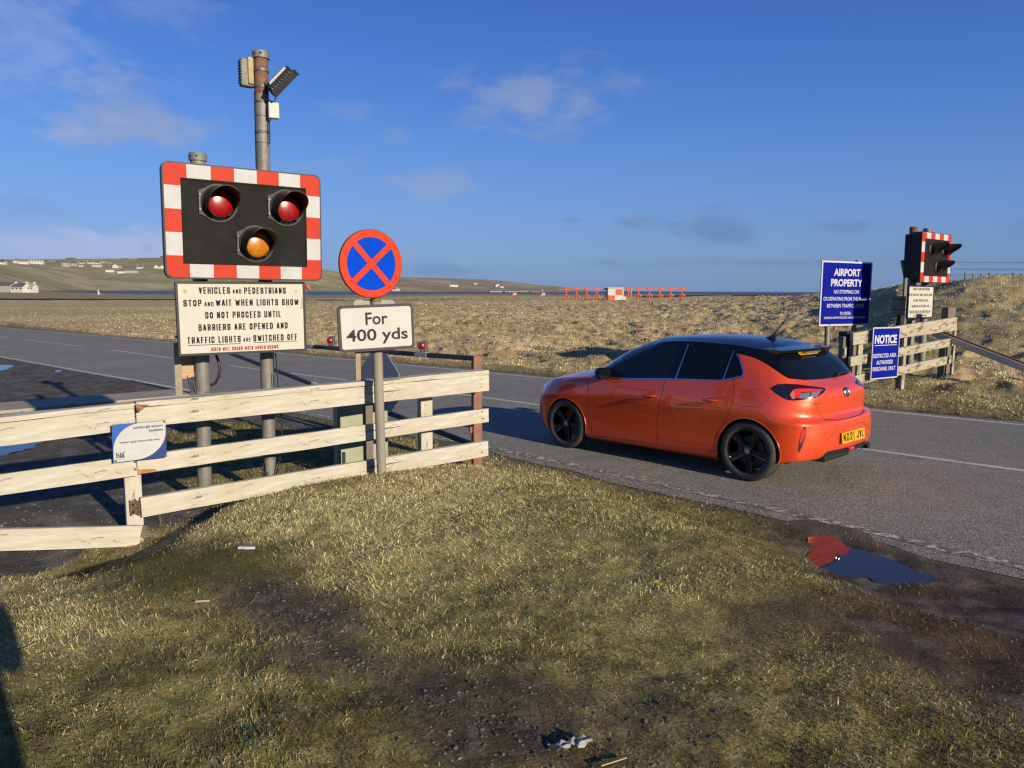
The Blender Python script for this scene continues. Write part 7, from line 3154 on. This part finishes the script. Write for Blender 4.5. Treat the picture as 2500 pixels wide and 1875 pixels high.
# right-hand shore
g2 = 'buildings on the far right shore'
house(690, 722, 146, 168, cc, 0, 0, 'white gable house highest on the far right shore', True, 1, group=g2)
house(718, 748, 156, 171, cc, 0, 0, 'white wing right of the white gable house on the far shore', nwin=2, chim=0, group=g2)
house(543, 566, 138, 148, cc, 0, 1, 'tiny lone white house near the far ridge', nwin=1, chim=0, group=g2)
house(380, 438, 149, 164, cc, 4, 1, 'pale ruined house on the brown far hillside', nwin=2, group=g2)
house(650, 738, 180, 210, cc, 1, 0, 'large grey barn by the water below the white gable house', nwin=0, chim=0, group=g2, name='barn', cat='barn', low=.5)
house(752, 850, 184, 211, cc, 1, 0, 'long grey shed by the water right of the large grey barn', nwin=3, chim=0, group=g2)
house(855, 905, 196, 214, cc, 1, 1, 'low grey store left of the white waterside cottages', nwin=2, group=g2)
house(905, 942, 200, 216, cc, 0, 0, 'left white waterside cottage between the marker boxes', nwin=2, group=g2)
house(945, 992, 199, 216, cc, 0, 1, 'right white waterside cottage next to the right marker box', nwin=2, group=g2)
house(1038, 1056, 205, 214, cc, 0, 0, 'tiny white hut right of the right marker box', nwin=0, chim=0, group=g2)
house(862, 912, 798, 830, c8, 0, 0, 'left white shore cottage beside the round sign edge', nwin=2, group=g2)
house(908, 958, 796, 830, c8, 0, 1, 'right white shore cottage just right of the round sign', nwin=2, group=g2)

# ------------------------------------------------------------------ small litter
MT['litter'] = mat('white_plastic_litter', (.50, .50, .50), None, rough=.4)


def litter(name, u, v, pts, label, cat, mt, Y, h=.012):
    d = ray(u, v)
    # march to the turf
    t = 1.0
    while t < 20 and (EYE + d.z * t) > float(land_z(np.array([d.x * t]), np.array([d.y * t]))[0]) + .012:
        t += .01
    p = d * t + Vector((0, 0, EYE))
    M = Matrix.Translation(p)
    m_ = MB()
    m_.prism(pts, 0, h, M)
    tag(m_.build(name, mt, None, M.copy()), label, cat)


litter('litter_scrap', 603, 1339, [(-.055, -.010), (-.01, -.016), (.055, -.012), (.05, .008), (.01, .004), (-.05, .012)], 'small white plastic scrap lying on the turf below the fence', 'litter', MT['litter'], 6)
litter('litter_scrap', 493, 1470, [(-.035, -.004), (.035, .008), (.036, .014), (-.034, .003)], 'slim pale stick-like scrap on the turf left of the gravel patch', 'litter', mat('pale_straw_stick', (.36, .28, .17), None, rough=.7), 4.6, .008)
d_ = []
m_ = MB()
d = ray(1403, 1828)
t = 1.0
while (EYE + d.z * t) > float(land_z(np.array([d.x * t]), np.array([d.y * t]))[0]) + .01:
    t += .01
p = d * t + Vector((0, 0, EYE))
rg = random.Random(3)
vs, n = [], 9
for i in range(n):
    for j in range(5):
        vs.append(p + Vector(((i / (n - 1) - .5) * .125 + rg.uniform(-.006, .006) , (j / 4 - .5) * .045 + (i / (n - 1) - .5) * .05 + rg.uniform(-.004, .004), .012 + rg.uniform(0, .022))))
m_.add(vs, [(i * 5 + j, (i + 1) * 5 + j, (i + 1) * 5 + j + 1, i * 5 + j + 1) for i in range(n - 1) for j in range(4)], 0, True)
tag(m_.build('crumpled_wrapper', mat('grubby_white_sheet', (.22, .21, .19), (.33, .32, .29), 60, .6), None, Matrix.Translation(p)), 'crumpled grey-white wrapper on the gravel at the bottom edge', 'litter')
for (u0, v0, u1, v1, lab) in ((5, 1608, 88, 1570, 'long bent straw stalk at the left edge of the turf'), (1468, 1870, 1530, 1850, 'pale straw stalk beside the wrapper at the bottom edge')):
    pts = []
    for q in (0, .5, 1):
        d = ray(u0 + (u1 - u0) * q, v0 + (v1 - v0) * q)
        t = 1.0
        while (EYE + d.z * t) > float(land_z(np.array([d.x * t]), np.array([d.y * t]))[0]) + .02:
            t += .01
        pts.append(d * t + Vector((0, 0, EYE)))
    m_ = MB()
    m_.tube(pts, .0028, 5)
    tag(m_.build('straw_stalk', mat('straw', (.34, .25, .13), None, rough=.7), None, Matrix.Translation(pts[0])), lab, 'stalk')

# ------------------------------------------------------------------ the photographer, whose shadow falls at the left edge
def photographer():
    ox, oy = .19, -.12
    g = gz(ox, oy)
    J = {'pelvis': (0, 0, .92, .155), 'belly': (0, .01, 1.08, .145), 'chest': (0, .0, 1.30, .165), 'neck': (0, .01, 1.46, .062), 'head0': (0, .02, 1.56, .085), 'head1': (0, .02, 1.67, .095),
         'lsh': (-.18, 0, 1.40, .065), 'rsh': (.18, 0, 1.40, .065), 'lel': (-.25, .03, 1.14, .048), 'rel': (.25, .03, 1.14, .048), 'lwr': (-.16, .18, 1.30, .036), 'rwr': (.16, .18, 1.30, .036),
         'lhip': (-.10, 0, .86, .095), 'rhip': (.10, 0, .86, .095), 'lkn': (-.13, .02, .48, .068), 'rkn': (.13, .02, .48, .068), 'lan': (-.15, -.02, .09, .048), 'ran': (.15, -.02, .09, .048),
         'lto': (-.17, .16, .04, .038), 'rto': (.17, .16, .04, .038)}
    E_ = [('pelvis', 'belly'), ('belly', 'chest'), ('chest', 'neck'), ('neck', 'head0'), ('head0', 'head1'), ('chest', 'lsh'), ('chest', 'rsh'), ('lsh', 'lel'), ('rsh', 'rel'), ('lel', 'lwr'), ('rel', 'rwr'),
          ('pelvis', 'lhip'), ('pelvis', 'rhip'), ('lhip', 'lkn'), ('rhip', 'rkn'), ('lkn', 'lan'), ('rkn', 'ran'), ('lan', 'lto'), ('ran', 'rto')]
    for s_, sx in (('l', -1), ('r', 1)):
        J[s_ + 'pm'] = (sx * .115, .215, 1.345, .026)
        E_.append((s_ + 'wr', s_ + 'pm'))
        for k in range(4):
            J[s_ + 'f%da' % k] = (sx * (.080 - .004 * k), .240 + .004 * k, 1.385 - .022 * k, .0095)
            J[s_ + 'f%db' % k] = (sx * (.050 - .003 * k), .240, 1.387 - .022 * k, .0085)
            E_ += [(s_ + 'pm', s_ + 'f%da' % k), (s_ + 'f%da' % k, s_ + 'f%db' % k)]
        J[s_ + 'th'] = (sx * .090, .195, 1.41, .011)
        E_.append((s_ + 'pm', s_ + 'th'))
    names = list(J)
    me = bpy.data.meshes.new('person')
    me.from_pydata([(ox + J[n][0], oy + J[n][1], g + J[n][2]) for n in names], [(names.index(a), names.index(b)) for a, b in E_], [])
    o = bpy.data.objects.new('person', me)
    COL.objects.link(o)
    sk = o.modifiers.new('s', 'SKIN')
    lay = me.skin_vertices[0] if me.skin_vertices else None
    if lay is None:
        bmx = bmesh.new()
        bmx.from_mesh(me)
        bmx.verts.layers.skin.verify()
        bmx.to_mesh(me)
        bmx.free()
        lay = me.skin_vertices[0]
    for i, n in enumerate(names):
        lay.data[i].radius = (J[n][3], J[n][3])
        lay.data[i].use_root = n == 'pelvis'
    sb = o.modifiers.new('u', 'SUBSURF')
    sb.levels = sb.render_levels = 2
    dg = bpy.context.evaluated_depsgraph_get()
    dg.update()
    m2 = bpy.data.meshes.new_from_object(o.evaluated_get(dg))
    bpy.data.objects.remove(o)
    cloth = mat('dark_blue_jacket', (.03, .04, .07), (.04, .05, .085), 20, .8)
    trs = mat('black_trousers', (.02, .02, .022), None, rough=.8)
    skin = mat('skin', (.50, .28, .19), None, rough=.5)
    for x in (cloth, trs, skin):
        m2.materials.append(x)
    for p in m2.polygons:
        z = p.center.z - g
        yv = p.center.y - oy
        p.material_index = 1 if z < .95 else (2 if z > 1.47 or (yv > .185 and z > 1.28) else 0)
        p.use_smooth = True
    L = Matrix.Translation((ox, oy, g))
    for v in m2.vertices:
        v.co -= Vector((ox, oy, g))
    m2.name = 'person'
    root = place('person', m2, None, L, 'person in a dark jacket whose rounded shadow falls at the left edge', 'person')
    m_ = MB()
    Mh = Matrix.Translation((ox, oy + .015, g + 1.655))
    m_.lathe([(.0, .108), (.05, .10), (.085, .07), (.102, .03), (.105, -.01), (.098, -.04)], Mh @ Matrix.Rotation(R(8), 4, 'X'), 24)
    m_.build('hair', mat('brown_hair', (.05, .03, .02), None, rough=.7), root)
    m_ = MB()
    for sx in (-1, 1):
        m_.cyl(Mh @ Vector((sx * .032, .088, -.01)), Mh @ Vector((sx * .032, .097, -.01)), .010, n=10)
    m_.build('eyes', MT['black'], root)
    m_ = MB()
    m_.add([Mh @ Vector(p) for p in [(-.014, .095, -.035), (.014, .095, -.035), (0, .12, -.038), (0, .096, .0)]], [(0, 2, 3), (2, 1, 3), (0, 1, 2)])
    m_.build('nose', skin, root)
    m_ = MB()
    m_.rbox((-.028, .086, -.068), (.028, .097, -.058), .004, M=Mh)
    m_.build('mouth', mat('lips', (.35, .12, .10), None, rough=.5), root)
    m_ = MB()
    for sx in (-1, 1):
        m_.rbox((sx * .098 - .008, -.015, -.045), (sx * .098 + .008, .02, .02), .006, M=Mh)
    m_.build('ear', skin, root)
    m_ = MB()
    m_.rbox((-.074, .240, 1.335), (.074, .249, 1.410), .003, M=Matrix.Translation((ox, oy, g)))
    ph = m_.build('phone', MT['gloss_black'], None, Matrix.Translation((ox, oy + .24, g + 1.37)))
    tag(ph, 'black phone held level in front of the person', 'phone')


photographer()
